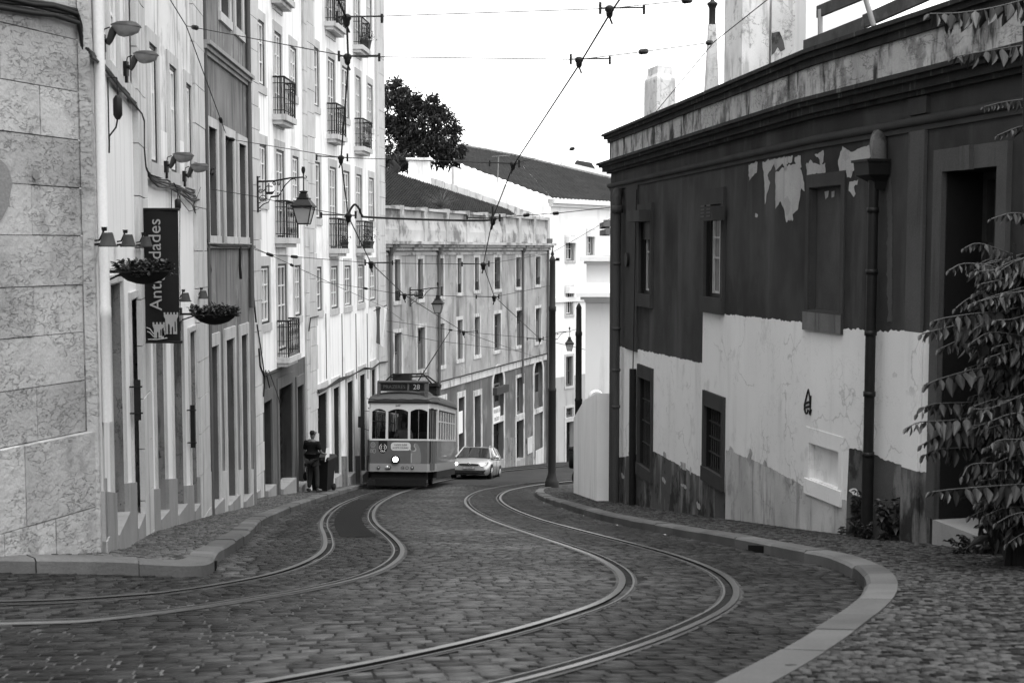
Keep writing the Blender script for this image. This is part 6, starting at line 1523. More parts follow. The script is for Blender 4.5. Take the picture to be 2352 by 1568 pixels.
# ================================================================== street furniture, cables, plants
m_lglass = plain('frosted_lantern_glass', .34, rough=.25, spec=.6, grain=.1)
def lantern(name, lab, plate, arm, sc_=1.0, wallrot=0.0, group='ornate wall lanterns'):
    """cast bracket on a wall plate, arm along local +x, glazed lantern hanging at its end"""
    t = thing(name, lab, 'street lamp', plate, wallrot, group); s = sc_
    mb = MB()
    mb.box(-.02 * s, .015 * s, -.03 * s, .03 * s, -.62 * s, .25 * s)
    for z in (.22, .12, -.02, -.4, -.52, -.6): mb.tube([(0, 0, z * s), (.05 * s, 0, (z + .01) * s), (.06 * s, 0, (z + .03) * s)], .012 * s, 4)
    mb.tube([(0, 0, .12 * s), (arm * .35, 0, .13 * s), (arm * .7, 0, .20 * s), (arm, 0, .22 * s)], [.026 * s, .026 * s, .022 * s, .02 * s], 6)
    mb.tube([(arm * .28, 0, -.24 * s), (arm * .46, 0, -.22 * s), (arm * .60, 0, .03 * s), (arm * .72, 0, .16 * s), (arm * .80, 0, .19 * s), (arm * .84, 0, .14 * s)], .014 * s, 5)
    mb.tube([(.02 * s, 0, -.52 * s), (.14 * s, 0, -.42 * s), (.26 * s, 0, -.38 * s), (.31 * s, 0, -.26 * s), (arm * .46, 0, -.24 * s)], .013 * s, 5)
    def scroll(cx, cz, r, sg, turns=1.6): mb.tube([(cx + sg * r * (1 - k / 26) * math.cos(k * .4), 0, cz + r * (1 - k / 26) * math.sin(k * .4)) for k in range(int(turns * 16))], .010 * s, 4)
    scroll(.11 * s, -.30 * s, .10 * s, 1); scroll(.07 * s, -.12 * s, .06 * s, 1); scroll(arm * .36, .06 * s, .05 * s, -1); scroll(arm * .46, .06 * s, .05 * s, 1)
    # little ship emblem in the bracket
    mb.poly([(.16 * s, .0, -.10 * s), (.20 * s, .0, -.19 * s), (.36 * s, .0, -.19 * s), (.44 * s, .0, -.06 * s), (.38 * s, .0, -.12 * s), (.22 * s, .0, -.13 * s)])
    mb.tube([(.27 * s, 0, -.13 * s), (.27 * s, 0, .08 * s)], .014 * s, 4); mb.tube([(.18 * s, 0, -.02 * s), (.24 * s, 0, .01 * s), (.36 * s, 0, .0)], .013 * s, 4); mb.tube([(.12 * s, 0, -.12 * s), (.2 * s, 0, -.05 * s)], .012 * s, 4)
    mb.lathe([(.0, .30 * s), (.02 * s, .30 * s), (.045 * s, .36 * s), (.05 * s, .41 * s), (.035 * s, .46 * s), (.04 * s, .47 * s)], (arm, 0, 0), 10); mb.tube([(arm, 0, .3 * s), (arm, 0, -.12 * s)], .016 * s, 6); mb.tube([(arm, 0, .2 * s), (arm + .06 * s, 0, .19 * s), (arm + .08 * s, 0, .23 * s), (arm + .05 * s, 0, .25 * s)], .012 * s, 4)
    mb.build('bracket', m_iron, t, local=True)
    def sq(w, z, sx=0): return [Vector((arm + a * w, b * w, z)) for a, b in ((-1, -1), (1, -1), (1, 1), (-1, 1))]
    mb = MB(); mb.lathe([(.04 * s, -.1 * s), (.10 * s, -.115 * s), (.11 * s, -.13 * s), (.08 * s, -.16 * s), (.08 * s, -.17 * s)], (arm, 0, 0), 12)
    mb.grid([sq(w * s, z * s) for w, z in ((.085, -.17), (.10, -.27), (.15, -.275), (.15, -.30), (.135, -.305), (.24, -.455), (.27, -.46), (.27, -.50), (.22, -.505))], 0, False, True); mb.build('lantern_roof', m_iron, t, local=True)
    mb = MB(); mb.grid([sq(.215 * s, -.505 * s), sq(.125 * s, -.90 * s)], 0, False, True); mb.face(sq(.125 * s, -.90 * s)); gl_ = mb.build('lantern_glass', m_lglass, t, local=True)
    mb = MB()
    for p, q in zip(sq(.222 * s, -.505 * s), sq(.13 * s, -.90 * s)): mb.tube([p, q], .014 * s, 4)
    c = sq(.13 * s, -.90 * s); 
    for k in range(4): mb.tube([c[k], c[(k + 1) % 4]], .016 * s, 4)
    c = sq(.222 * s, -.51 * s)
    for k in range(4): mb.tube([c[k], c[(k + 1) % 4]], .014 * s, 4)
    mb.tube([(arm + .1 * s, -.1 * s, -.9 * s), (arm + .1 * s, -.1 * s, -.96 * s)], .012 * s, 4); mb.build('lantern_frame', m_iron, t, local=True)
    return t
sD = WD.pix(585, 440); lantern('wall_lantern', 'large ornate iron wall lantern on the edge of white apartment house', WD.P(sD[0], sD[1] + .12, .08), 1.12, 1.0, R_(-4))
sE = WE.pix(940, 672); lantern('wall_lantern', 'ornate iron wall lantern above the tram on the grey tenement', WE.P(sE[0], sE[1], .05), 1.25, 1.0, R_(-5))
p = WE.P(WE.L - .25, WE.pix(1262, 768)[1], .05); lantern('wall_lantern', 'small far wall lantern between the two street poles', p, 1.35, 1.05, R_(-2))

# ---------------------------------------------------------------- floodlights and shop lamps
m_fl = plain('floodlight_grey', .05, rough=.5, grain=.2); m_flg = plain('floodlight_glass', .24, rough=.25, spec=.6, grain=.4)
def flood(px, py, w, lab, W=WB):
    s, z = W.pix(px, py); t = thing('floodlight', lab, 'floodlight', W.P(s, z, .02), R_(-9), 'floodlights above the shop front'); k = w
    mb = MB(); mb.box(-.02, .05 * k, -.03, .03, -.10, .06); mb.tube([(.03, 0, .0), (.12 * k, 0, .0)], .022, 6); mb.box(-.0, .03, -.015, .015, -.28 * k, -.08); mb.tube([(.02, 0, .06), (.03, 0, .17 * k), (.14 * k, 0, .2 * k)], .007, 4); mb.build('bracket', m_iron, t, local=True)
    def el(cx, cz, rx, rz, ry, tz=0, n=14): return [(cx + rx * math.cos(a), ry * math.sin(a), cz + tz * math.cos(a)) for a in np.linspace(0, 2 * math.pi, n, endpoint=False)]
    mb = MB(); mb.grid([el(.40 * k, .27 * k, .02, 0, .01), el(.40 * k, .265 * k, .16 * k, 0, .12 * k), el(.40 * k, .22 * k, .235 * k, 0, .16 * k, -.01), el(.40 * k, .205 * k, .24 * k, 0, .165 * k, -.012)], 0, True, True)
    mb.tube([(.10 * k, 0, -.06 * k), (.13 * k, 0, .0), (.19 * k, 0, .14 * k), (.24 * k, 0, .21 * k)], [.03 * k, .05 * k, .065 * k, .05 * k], 8); mb.build('housing', m_fl, t, local=True)
    mb = MB(); mb.grid([el(.40 * k, .205 * k, .225 * k, 0, .155 * k, -.012), el(.40 * k, .13 * k, .19 * k, 0, .13 * k, -.012), el(.38 * k, .07 * k, .11 * k, 0, .08 * k), el(.36 * k, .05 * k, .01, 0, .01)], 0, True, True); mb.build('glass_bowl', m_flg, t, local=True)
for a in ((228, 94, .62, 'floodlight nearest the stone corner, highest above the white shop wall'), (283, 154, .62, 'second floodlight from stone corner, above the shop cable bundle'), (377, 380, .66, 'floodlight under the middle shop window, upper right of the banner'), (419, 402, .64, 'farthest floodlight, beside the edge of the grey house')): flood(*a)
m_shade = weather('lamp_shade_metal', .045, mott=.4, mscale=9, grain=.25, bump=.1, rough=.6)
def shoplamp(px, py, lab, k=1.0):
    s, z = WB.pix(px, py); t = thing('shop_lamp', lab, 'wall lamp', WB.P(s, z, .02), R_(-9), 'bell shaped shop lamps')
    mb = MB(); mb.tube([(0, 0, .0), (.08 * k, 0, .01 * k), (.13 * k, 0, .10 * k), (.16 * k, 0, .17 * k)], .009, 5); mb.lathe([(.035 * k, .15 * k), (.045 * k, .18 * k), (.04 * k, .2 * k), (.05 * k, .205 * k), (.05 * k, .215 * k)], (.165 * k, 0, 0), 10); mb.tube([(0, 0, -.06 * k), (.10 * k, 0, -.05 * k)], .012, 5); mb.build('arm', m_iron, t, local=True)
    mb = MB(); mb.lathe([(.045 * k, .13 * k), (.075 * k, .13 * k), (.085 * k, .10 * k), (.125 * k, -.06 * k), (.155 * k, -.09 * k), (.15 * k, -.095 * k)], (.22 * k, 0, 0), 14); mb.build('shade', m_shade, t, local=True)
for a in ((212, 553, 'bell shaped lamp nearest the stone corner above the first shop door', .56), (264, 555, 'bell shaped lamp in the middle of three left of banner', .56), (309, 557, 'bell shaped lamp overlapping the banner edge', .56), (404, 684, 'bell shaped lamp just right of the banner above small flower basket', .58), (447, 678, 'bell shaped lamp turned back at the end of shop front', .58)): shoplamp(*a)

# ---------------------------------------------------------------- leaves
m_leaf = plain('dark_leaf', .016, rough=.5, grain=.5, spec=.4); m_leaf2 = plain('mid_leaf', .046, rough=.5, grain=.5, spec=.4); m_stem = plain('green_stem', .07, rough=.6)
def leafcard(mb, p, d, L_, w, m=0, curl=.15, up=Vector((0, 0, 1))):
    d = d.normalized(); s = d.cross(up)
    if s.length < .05: s = d.orthogonal()
    s.normalize(); n = s.cross(d)
    a, b, c = p, p + d * L_ * .45 + n * L_ * curl * .4, p + d * L_ - n * L_ * curl
    e = p + d * L_ * .2
    mb.face([a, e + s * w * .38, b + s * w * .5, p + d * L_ * .75 + s * w * .3, c], m); mb.face([a, c, p + d * L_ * .75 - s * w * .3, b - s * w * .5, e - s * w * .38], m)
def rv(): return Vector(rng.normal(0, 1, 3)).normalized()
def basket(lab, px, py, k, W=WB, leaves=800):
    s, z = W.pix(px, py); o_ = W.P(s, z, .02); t = thing('flower_basket', lab, 'flower basket', o_, R_(-8), 'hanging flower baskets on the shop front')
    mb = MB(); mb.box(-.02, .01, -.02, .02, -.10, .10); mb.box(0, .75 * k, -.012, .012, -.01, .02); mb.tube([(.02, 0, -.08), (.25 * k, 0, -.01)], .01, 5)
    for a in np.linspace(0, 2 * math.pi, 24, endpoint=False): mb.tube([(.55 * k + .335 * k * math.cos(a), .335 * k * math.sin(a), .01), (.55 * k + .335 * k * math.cos(a + .27), .335 * k * math.sin(a + .27), .01)], .012, 4)
    mb.build('bracket', m_iron, t, local=True)
    mb = MB(); mb.lathe([(.33 * k, .0), (.30 * k, -.05 * k), (.22 * k, -.11 * k), (.10 * k, -.15 * k), (.02 * k, -.16 * k)], (.55 * k, 0, 0), 20); mb.build('bowl', plain('coir_bowl', .008, rough=.95, grain=.5), t, local=True)
    mb = MB()
    for i in range(leaves):
        a = rng.uniform(0, 2 * math.pi); r = .38 * k * math.sqrt(rng.random()); p = Vector((.55 * k + r * math.cos(a), r * math.sin(a), rng.uniform(-.02, .11) * k + .03 * math.sin(a * 3 + r * 9)))
        d = rv(); d.z = abs(d.z) * .6; leafcard(mb, p, d, rng.uniform(.05, .11) * k, rng.uniform(.035, .06) * k, int(rng.random() < .15))
    mb.build('foliage', [m_leaf, m_leaf2], t, local=True)
basket('large dark hanging flower basket in front of the banner', 236, 625, .70); basket('smaller flower basket hanging right of the banner', 413, 722, .95, leaves=700)

# ---------------------------------------------------------------- banner
s, z = WB.pix(317, 481); o_ = WB.P(s, z, .0); yb = o_.y
ban = thing('banner', 'tall black shop banner with pale vertical lettering and castle drawing', 'banner', o_)
L0, L1_ = at(327, 481, yb), at(408, 481, yb); zb = at(330, 785, yb).z; hgt = L0.z - zb; wid = L1_.x - L0.x
mb = MB(); mb.tube([o_ - Vector((.05, 0, 0)), (L1_.x + .02, yb, L0.z)], .018, 8); mb.tube([Vector((L0.x - .12, yb, zb)), (L1_.x + .03, yb, zb)], .018, 8); mb.build('rod', m_iron, ban)
m_ban = plain('banner_cloth', .010, rough=.75, grain=.2)
mb = MB(); mb.grid([[Vector((L0.x + wid * u, yb + .012 * math.sin(u * 5 + v * 3), zb + hgt * v)) for u in np.linspace(0, 1, 9)] for v in np.linspace(0, 1, 13)], 0); mb.grid([[Vector((L0.x + wid * u, yb + .006 + .012 * math.sin(u * 5 + v * 3), zb + hgt * v)) for u in np.linspace(0, 1, 9)] for v in np.linspace(0, 1, 13)], 0); cloth = mb.build('cloth', m_ban, ban)
m_let = plain('banner_letter', .33, rough=.7)
mb = MB(); cu = Matrix.Translation((L0.x + wid * .36, yb - .016, zb + hgt * .585)) @ Matrix.Rotation(math.pi / 2, 4, 'X') @ Matrix.Rotation(math.pi / 2, 4, 'Z')
text_mesh(mb, 'Antiguidades', .215, cu, sx=1.02); mb.build('lettering', m_let, cloth)
mb = MB()
def bp(u, v): return (L0.x + wid * u, yb - .018, zb + hgt * v)
def bpoly(pts, m=0, d=0): mb.poly([(L0.x + wid * u, yb - .018 - d, zb + hgt * v) for u, v in pts], m)
def tower(u0, u1, v0, v1, n):
    e = (u1 - u0) * .12; w_ = (u1 - u0 + 2 * e) / (2 * n - 1); pts = [(u0, v0), (u0, v1 - .05), (u0 - e, v1 - .03)]
    for k in range(2 * n - 1): h = v1 if k % 2 == 0 else v1 - .016; pts += [(u0 - e + w_ * k, h), (u0 - e + w_ * (k + 1), h)]
    pts += [(u1 + e, v1 - .03), (u1, v1 - .05), (u1, v0)]; bpoly(pts)
tower(.60, .93, .06, .225, 5); tower(.27, .55, .03, .15, 4); bpoly([(.50, .04), (.50, .10), (.62, .12), (.62, .06)])
for u, v0, v1, w_ in ((.70, .06, .14, .05), (.80, .05, .12, .04), (.88, .08, .16, .03), (.38, .03, .08, .04), (.47, .05, .10, .03), (.56, .05, .09, .025)): bpoly([(u - w_ / 2, v0), (u - w_ / 2, v1 - .01), (u, v1), (u + w_ / 2, v1 - .012), (u + w_ / 2, v0)], 1, .003)
for k in range(2): mb.tube([bp(.06 + .02 * k, .11 - .03 * k), bp(.16, .10 - .03 * k), bp(.26, .06 - .02 * k)], .007, 4, 0)
mb.tube([bp(.1, .02), bp(.35, .018), bp(.65, .03)], .008, 4, 0); mb.build('castle_drawing', [m_let, m_ban], cloth)

# ---------------------------------------------------------------- narrow plates standing off the shop piers
for px, y0, y1, lab in ((297, 872, 968, 'thin dark plate projecting from the shop pier left of banner foot'), (429, 930, 1030, 'thin dark plate projecting from the last shop pier')):
    s, z1 = WB.pix(px, y0); z0 = WB.pix(px, y1)[1]; t = thing('sign_plate', lab, 'sign plate', WB.P(s, z0, 0), group='plates on the shop piers')
    mb = MB(); WB.sbox(mb, s - .008, s + .008, z0, z1, .05, .12); mb.build('plate', m_iron, t)
    for z in (z0 + .08, z1 - .08): mb = MB(); WB.sbox(mb, s - .02, s + .02, z - .008, z + .008, 0, .14); mb.build('pin', m_iron, t)

# ---------------------------------------------------------------- poles
m_pole = plain('dark_painted_pole', .016, rough=.5, grain=.3)
def pole(lab, b, h, r=.115, spike=True):
    t = thing('street_pole', lab, 'pole', b, group='tram wire poles on the right pavement'); mb = MB()
    mb.lathe([(r * 2.0, -.05), (r * 2.0, .16), (r * 1.75, .22), (r * 1.25, .40), (r * 1.12, .5), (r * 1.1, 3.1), (r * 1.18, 3.12), (r * 1.18, 3.2), (r * .98, 3.24), (r * .92, 5.7), (r * 1.05, 5.72), (r * 1.05, 5.85), (r * .86, 5.88), (r * .8, h - .55), (r * .9, h - .5), (r * .5, h - .38)] + ([(r * .3, h - .36), (r * .5, h - .3), (r * .22, h - .22), (0.004, h)] if spike else [(r * .1, h - .3)]), b, 16)
    mb.build('shaft', m_pole, t); return t
P1 = Vector((1.30, 41.2, G(1.3, 41.2) + KH)); h1 = at(1270, 562, 41.2).z - P1.z; po = pole('tall black tram pole with spiked finial nearest the kerb corner', P1, h1)
mb = MB(); mb.tube([P1 + Vector((0, 0, h1 - .5)), P1 + Vector((.2, 0, h1 - .47))], .03, 6); mb.lathe([(.06, -.05), (.06, .05)], P1 + Vector((.17, 0, h1 - .47)), 8); mb.build('wire_clamp', m_iron, po)
P2 = Vector((2.63, 50.3, G(2.63, 50.3) + KH)); h2 = at(1330, 678, 50.3).z - P2.z; po2 = pole('second black tram pole farther down the street carrying a litter bin', P2, h2, .13, False)
mb = MB(); mb.box(P2.x - .05, P2.x + .05, P2.y - .15, P2.y - .14, P2.z + 1.98, P2.z + 2.2); mb.build('sticker', m_paper, po2)
lb = thing('litter_bin', 'black litter bin strapped to the second tram pole', 'litter bin', P2 + Vector((-.18, -.22, .55)))
mb = MB(); c = P2 + Vector((-.18, -.24, 0)); mb.lathe([(.18, .5), (.21, .55), (.22, 1.15), (.2, 1.15)], c, 14); mb.build('body', m_print, lb)
mb = MB(); mb.lathe([(.24, 1.19), (.25, 1.25), (.18, 1.33), (.02, 1.36)], c, 14); mb.tube([c + Vector((.1, 0, 1.15)), c + Vector((.1, 0, 1.2))], .03, 5); mb.build('hood', m_print, lb)

# ---------------------------------------------------------------- overhead wires
WH = 5.75
def gw_(px, py):                       # where a sight line reaches the height of the contact wire
    a, b = ray(px, py); Y = 4.0
    while Y < 120 and b * Y < G(a * Y, Y) + WH: Y += .04
    return Vector((a * Y, Y, b * Y))
def hanger(parent, p, d, k=1.0):
    """clamp and stay arm where a contact wire hangs from a span wire"""
    d = Vector((d.x, d.y, 0)).normalized(); mb = MB(); p = Vector(p)
    mb.lathe([(.03 * k, -.16 * k), (.055 * k, -.12 * k), (.06 * k, -.06 * k), (.08 * k, -.03 * k), (.08 * k, .02 * k), (.04 * k, .05 * k)], p, 10)
    mb.tube([p - d * .16 * k, p + d * .62 * k + Vector((0, 0, .02))], .015 * k, 5); mb.tube([p - d * .16 * k - Vector((0, 0, .06)), p - d * .16 * k + Vector((0, 0, .1 * k))], .025 * k, 5); mb.tube([p + d * .60 * k - Vector((0, 0, .05)), p + d * .60 * k + Vector((0, 0, .07 * k))], .025 * k, 5)
    mb.tube([p - Vector((0, 0, .14 * k)), p + d * .03 - Vector((0, 0, .26 * k))], .018 * k, 5)
    return mb.build('wire_hanger', m_iron, parent)
def wire(lab, pts, r, name='overhead_wire', sag=0.0, beads=(), hangers=(), group='overhead tram wires'):
    pts = [Vector(p) for p in pts]; t = thing(name, lab, 'wire', pts[0], group=group); path = []
    for a, b in zip(pts, pts[1:]):
        L_ = (b - a).length; n = max(2, int(L_ / 1.2))
        for k in range(n): u = k / n; path.append(a.lerp(b, u) - Vector((0, 0, sag * L_ * 4 * u * (1 - u))))
    path.append(pts[-1]); mb = MB(); mb.tube(path, r, 5); mb.build('strand', m_cable, t)
    for q in beads:
        q = Vector(q); j = min(range(len(path) - 1), key=lambda i: ((path[i] + path[i + 1]) / 2 - q).length); a, b = path[j], path[j + 1]; u = max(0, min(1, (q - a).dot(b - a) / (b - a).length_squared)); c = a.lerp(b, u); d = (b - a).normalized(); mb = MB()
        mb.tube([c - d * .09, c - d * .07, c + d * .07, c + d * .09], [.015, .036, .036, .015], 8); mb.build('insulator', m_iron, t)
    for q, dd in hangers: hanger(t, q, dd, .62 if q.y < 22 else .85)
    return t
R_c = [gw_(*q) for q in ((1423, 0), (1400, 34), (1330, 150), (1178, 382), (1132, 500), (1110, 608), (1135, 680), (1240, 778))]
R_c = [R_c[0] + (R_c[0] - R_c[1]) * 3] + R_c + [Vector((3.3, 56, -4.4))]
wire('contact wire above the right hand track, bending from one hanger to the next', R_c, .011)
L_c = [gw_(*q) for q in ((796, 42), (800, 145), (783, 366), (800, 497), (852, 604), (929, 677), (1065, 762))]
L_c = [Vector((-1.9, 9.5, L_c[0].z + .75)), L_c[0]] + L_c[1:] + [Vector((.2, 66, -5.2))]
wire('contact wire above the left hand track in front of white apartment house', L_c, .012)
def sp(*q): return [at(x, y, Y) for x, y, Y in q]
xd = Vector((1, .15, 0))
q = sp((428, 60, 19.5), (798, 130, L_c[2].y), (1330, 137, R_c[3].y), (1478, 119, 16.5), (1640, 97, 19)); wire('span wire crossing high from the grey house to the right eaves guy', q, .006, beads=[at(445, 64, 19.2), at(1478, 119, 16.5), at(1633, 98, 18.8)], hangers=[(q[1], xd), (q[2], xd)], name='span_wire', group='span wires across the street')
q = sp((600, 60, 13.0), (796, 40, L_c[1].y), (870, 38, 13.3), (1400, 20, R_c[2].y), (1590, 0, 15)); wire('topmost span wire near the upper edge over the street', q[1:], .005, hangers=[(q[1], xd), (q[3], xd)], beads=[at(1580, 1, 14.9)], name='span_wire', group='span wires across the street')
q = sp((523, 319, 24.2), (783, 362, L_c[3].y), (1178, 376, R_c[4].y), (1314, 342, 25), (1440, 312, 28.6)); wire('span wire meeting the right contact wire above the tenement roof', q, .006, beads=[at(530, 320, 24), at(1314, 342, 25)], hangers=[(q[1], -xd), (q[2], -xd)], name='span_wire', group='span wires across the street')
q = sp((475, 433, 22.3), (590, 452, 24), (700, 478, 24.5), (800, 495, L_c[4].y)); wire('short span wire running behind the big lantern to the left contact wire', q, .007, hangers=[(q[3], -xd)], name='span_wire', group='span wires across the street')
q = sp((800, 497, L_c[4].y), (806, 480, 24.6), (815, 470, 24.6), (824, 478, 24.6), (832, 495, 24.7), (850, 499, 24.7), (1000, 505, 25), (1115, 506, 25.2), (1130, 500, 25.2), (1132, 474, 25.2)); wire('thick black feeder cable looping between both contact wires', [*spline(q, 5)], .022, name='feeder_cable')
q = sp((1132, 502, 25.3), (1210, 494, 26.2), (1277, 490, 27), (1425, 474, 28.7)); wire('span wire with two insulators ending at the dark house corner', q, .008, beads=[at(1207, 495, 26.2), at(1276, 490, 27)], name='span_wire', group='span wires across the street', hangers=[(q[0], -xd)])
q = sp((577, 570, 28.8), (620, 585, 29), (852, 604, L_c[5].y), (1110, 607, R_c[6].y), (1265, 582, 41)); wire('span wire from grey house edge to the finial of the nearer pole', q, .007, beads=[at(620, 584, 29), at(672, 590, 29.4)], hangers=[(q[2], xd), (q[3], -xd)], name='span_wire', group='span wires across the street')
q = sp((571, 563, 28), (658, 603, 32), (772, 656, 36), (885, 706, 44), (925, 736, 52)); wire('long guy wire slanting down across the white apartment house', q, .007, beads=[at(668, 608, 32.4)], name='guy_wire', group='span wires across the street')
q = sp((722, 645, 39), (800, 656, 38.8), (929, 677, L_c[6].y), (1135, 682, R_c[7].y), (1266, 655, 41.2)); wire('span wire at the lanterns height over the tram', q, .007, beads=[at(896, 664, 38.5)], hangers=[(q[2], xd), (q[3], -xd)], name='span_wire', group='span wires across the street')
q = sp((882, 735, 50.5), (1065, 762, L_c[7].y), (1240, 778, R_c[8].y), (1328, 755, 50.2)); wire('low span wire from white house edge to the second pole', q, .008, beads=[at(1030, 757, 48)], hangers=[(q[1], xd), (q[2], -xd)], name='span_wire', group='span wires across the street')
q = sp((885, 760, 50.5), (1000, 782, 52), (1190, 806, 60), (1262, 830, 77)); wire('lowest slack wire crossing the tenement front', q, .01, name='guy_wire', group='span wires across the street')
q = sp((388, -5, 18.5), (428, 60, 19.5), (523, 319, 24.2)); wire('guy wire falling steeply across the shop and grey house windows', q, .008, name='guy_wire', group='span wires across the street', beads=[at(487, 400, 23)])
q = sp((523, 322, 24.2), (485, 400, 22.9), (472, 432, 22.2)); wire('short guy wire with ball insulator beside the grey house windows', q, .007, name='guy_wire', group='span wires across the street', beads=[at(487, 399, 23)])
q = sp((1775, -10, 17), (1640, 97, 19), (1500, 265, 25.5), (1452, 345, 28.2), (1442, 388, 28.6)); wire('curved guy wire passing in front of chimneys down to the dark parapet', q, .007, name='guy_wire', group='span wires across the street', beads=[at(1472, 340, 28)])
q = sp((1272, 578, 41.2), (1330, 545, 36), (1414, 495, 28.9)); wire('guy wire from the nearer pole top to dark house corner', q, .006, name='guy_wire', group='span wires across the street', beads=[at(1410, 497, 29)])

# ---------------------------------------------------------------- small things on the facades
def pot(lab, p, r=.13, h=.2, lv=70, spread=.2, group='flower pots on the balconies', m=None):
    t = thing('flower_pot', lab, 'flower pot', p, group=group); mb = MB(); mb.lathe([(r * .7, 0), (r, h * .9), (r * 1.08, h * .92), (r * 1.08, h), (r * .9, h), (.01, h * .95)], p, 12); mb.build('pot', m or m_mdwood, t)
    mb = MB()
    for i in range(lv):
        q_ = Vector(p) + Vector((0, 0, h)) + Vector((rng.normal(0, spread * .35), rng.normal(0, spread * .35), abs(rng.normal(0, spread * .5)))); d = rv(); d.z = abs(d.z); leafcard(mb, q_, d, rng.uniform(.05, .1), .04, int(rng.random() < .3))
    mb.build('foliage', [m_leaf, m_leaf2], t); return t
for px, py, lab, kw in ((763, 68, 'squat pot on the top balcony left of the hanger', {}), (828, 116, 'big pot with bushy plant on the top right balcony', dict(r=.2, h=.35, lv=150, spread=.4)), (828, 341, 'pot with tall wispy plant on the right middle balcony', dict(lv=40, spread=.6)), (778, 570, 'small potted plant on the lower left balcony by the feeder cable', {}), (833, 570, 'planter with trailing plants on the lower right balcony', dict(r=.22, h=.25, lv=130, spread=.35))):
    s, z = WD2.pix(px, py); pot(lab, WD2.P(s, z, .2), **kw)
s, z = WD2.pix(858, 708); fl = thing('flag', 'faded two tone flag hanging below the last window of white house', 'flag', WD2.P(s, z, .1))
mb = MB(); mb.tube([WD2.P(s, z - .1, .0), WD2.P(s + .05, z + .12, .5)], .015, 5); mb.build('pole', m_iron, fl)
mb = MB()
for k, (u0, u1) in enumerate(((0, .45), (.45, 1))):
    mb.grid([[WD2.P(s + .02 + .05 * math.sin(u * 6), z - 1.35 * v * (1 + .12 * u) + .06, .08 + (.42 - .12 * v) * u + .03 * math.sin(9 * u + 3 * v)) for u in np.linspace(u0, u1, 5)] for v in np.linspace(0, 1, 8)], k)
mb.build('cloth', [plain('flag_dark', .10, rough=.9), m_white], fl)
W = WE
def flat_sign(name, lab, cat, r, txt=(), m=None, o=.05, sz=.2):
    s0, s1, z0, z1 = W.rect(*r); t = thing(name, lab, cat, W.P(s0, z0, o)); mb = MB(); W.sbox(mb, s0, s1, z0, z1, o - .03, o); 
    d, n = W.dirn(s0)
    for k, tx in enumerate(txt):
        c = W.P((s0 + s1) / 2, z1 - (z1 - z0) * (.27 + .5 * k), o + .006); M = Matrix(((d.x, 0, n.x, c.x), (d.y, 0, n.y, c.y), (0, 1, 0, c.z), (0, 0, 0, 1))); text_mesh(mb, tx, sz, M, 1, sx=.8)
    mb.build('panel', [m or m_paper, m_grprint], t); return t
flat_sign('sale_sign', 'white sale sign in the arched opening of the tenement', 'sign', (1131, 1147, 934, 970), ('VENDE-SE', 'PRÉDIO'), sz=.3)
flat_sign('notice_board', 'blank white board covering half of doorway beside the tram', 'board', (1052, 1065, 945, 996), o=-.05)
flat_sign('meter_box', 'pale wall box between the tenement doors right of car', 'box', (1208, 1219, 1003, 1040), m=m_quoin, o=.12)
flat_sign('meter_cabinet', 'pale two door cabinet under the blank arched panel', 'cabinet', (1227, 1246, 1030, 1066), m=m_quoin, o=.1)
for lab, x, y, K in (('dark gutter inlet cut in the left kerb corner', 470, 1308, KL), ('dark gutter inlet cut in the right kerb bend', 1783, 1272, KR)):
    g0 = gnd(x, y); j = min(range(len(K) - 1), key=lambda i: (Vector((K[i].x, K[i].y)) - Vector((g0.x, g0.y))).length); a, b = K[j], K[min(len(K) - 1, j + 2)]
    t = thing('gutter_inlet', lab, 'drain', (a.x, a.y, G(a.x, a.y)), group='gutter inlets in the kerbs'); sg = -1 if K is KL else 1; n = Vector(((b - a).y, -(b - a).x, 0)).normalized() * -sg
    mb = MB(); d = n * .016; za, zb_ = G(a.x, a.y), G(b.x, b.y); mb.hexa([Vector((a.x, a.y, za - .03)) - d, Vector((b.x, b.y, zb_ - .03)) - d, Vector((b.x, b.y, zb_ - .03)) + d, Vector((a.x, a.y, za - .03)) + d, Vector((a.x, a.y, za + .085)) - d, Vector((b.x, b.y, zb_ + .06)) - d, Vector((b.x, b.y, zb_ + .06)) + d, Vector((a.x, a.y, za + .085)) + d]); mb.build('opening', m_groove, t)

# ---------------------------------------------------------------- trees and plants
def bigtree(lab, base, blobs, trunk_to, leaf=.34, n=900, name='tree'):
    t = thing(name, lab, 'tree', base); mb = MB(); top = Vector(trunk_to)
    mb.tube([base, Vector(base).lerp(top, .5) + Vector((.3, 0, 0)), top], [.35, .25, .16], 8)
    for c, r in blobs: mb.tube([top - Vector((0, 0, .6)), top.lerp(Vector(c), .5) + Vector((0, 0, -.1)), Vector(c)], [.14, .08, .03], 6)
    mb.build('trunk', m_dkwood, t); mb = MB()
    for c, r in blobs:
        c = Vector(c); m_ = int(n * r[0] * r[2] / 4)
        cl = [c + Vector((v.x * r[0], v.y * r[1], v.z * r[2])) * rng.uniform(.72, 1.06) for v in (rv() for _ in range(max(10, m_ // 16)))]
        for q_ in cl:
            out = (q_ - c).normalized()
            for k in range(16):
                d = (rv() + out * .9).normalized(); d.z -= .15; leafcard(mb, q_ + rv() * .38 * rng.random(), d, leaf * rng.uniform(.6, 1.25), leaf * .30, int(rng.random() < .42), .25)
    mb.build('crown', [m_leaf, m_leaf2], t); return t
Yt = 84
def blob(x, y, rx, ry, Y=Yt): c = at(x, y, Y); k = Y / F; return (c, (rx * k, max(1.5, rx * k * .9), ry * k))
tb = at(965, 470, Yt)
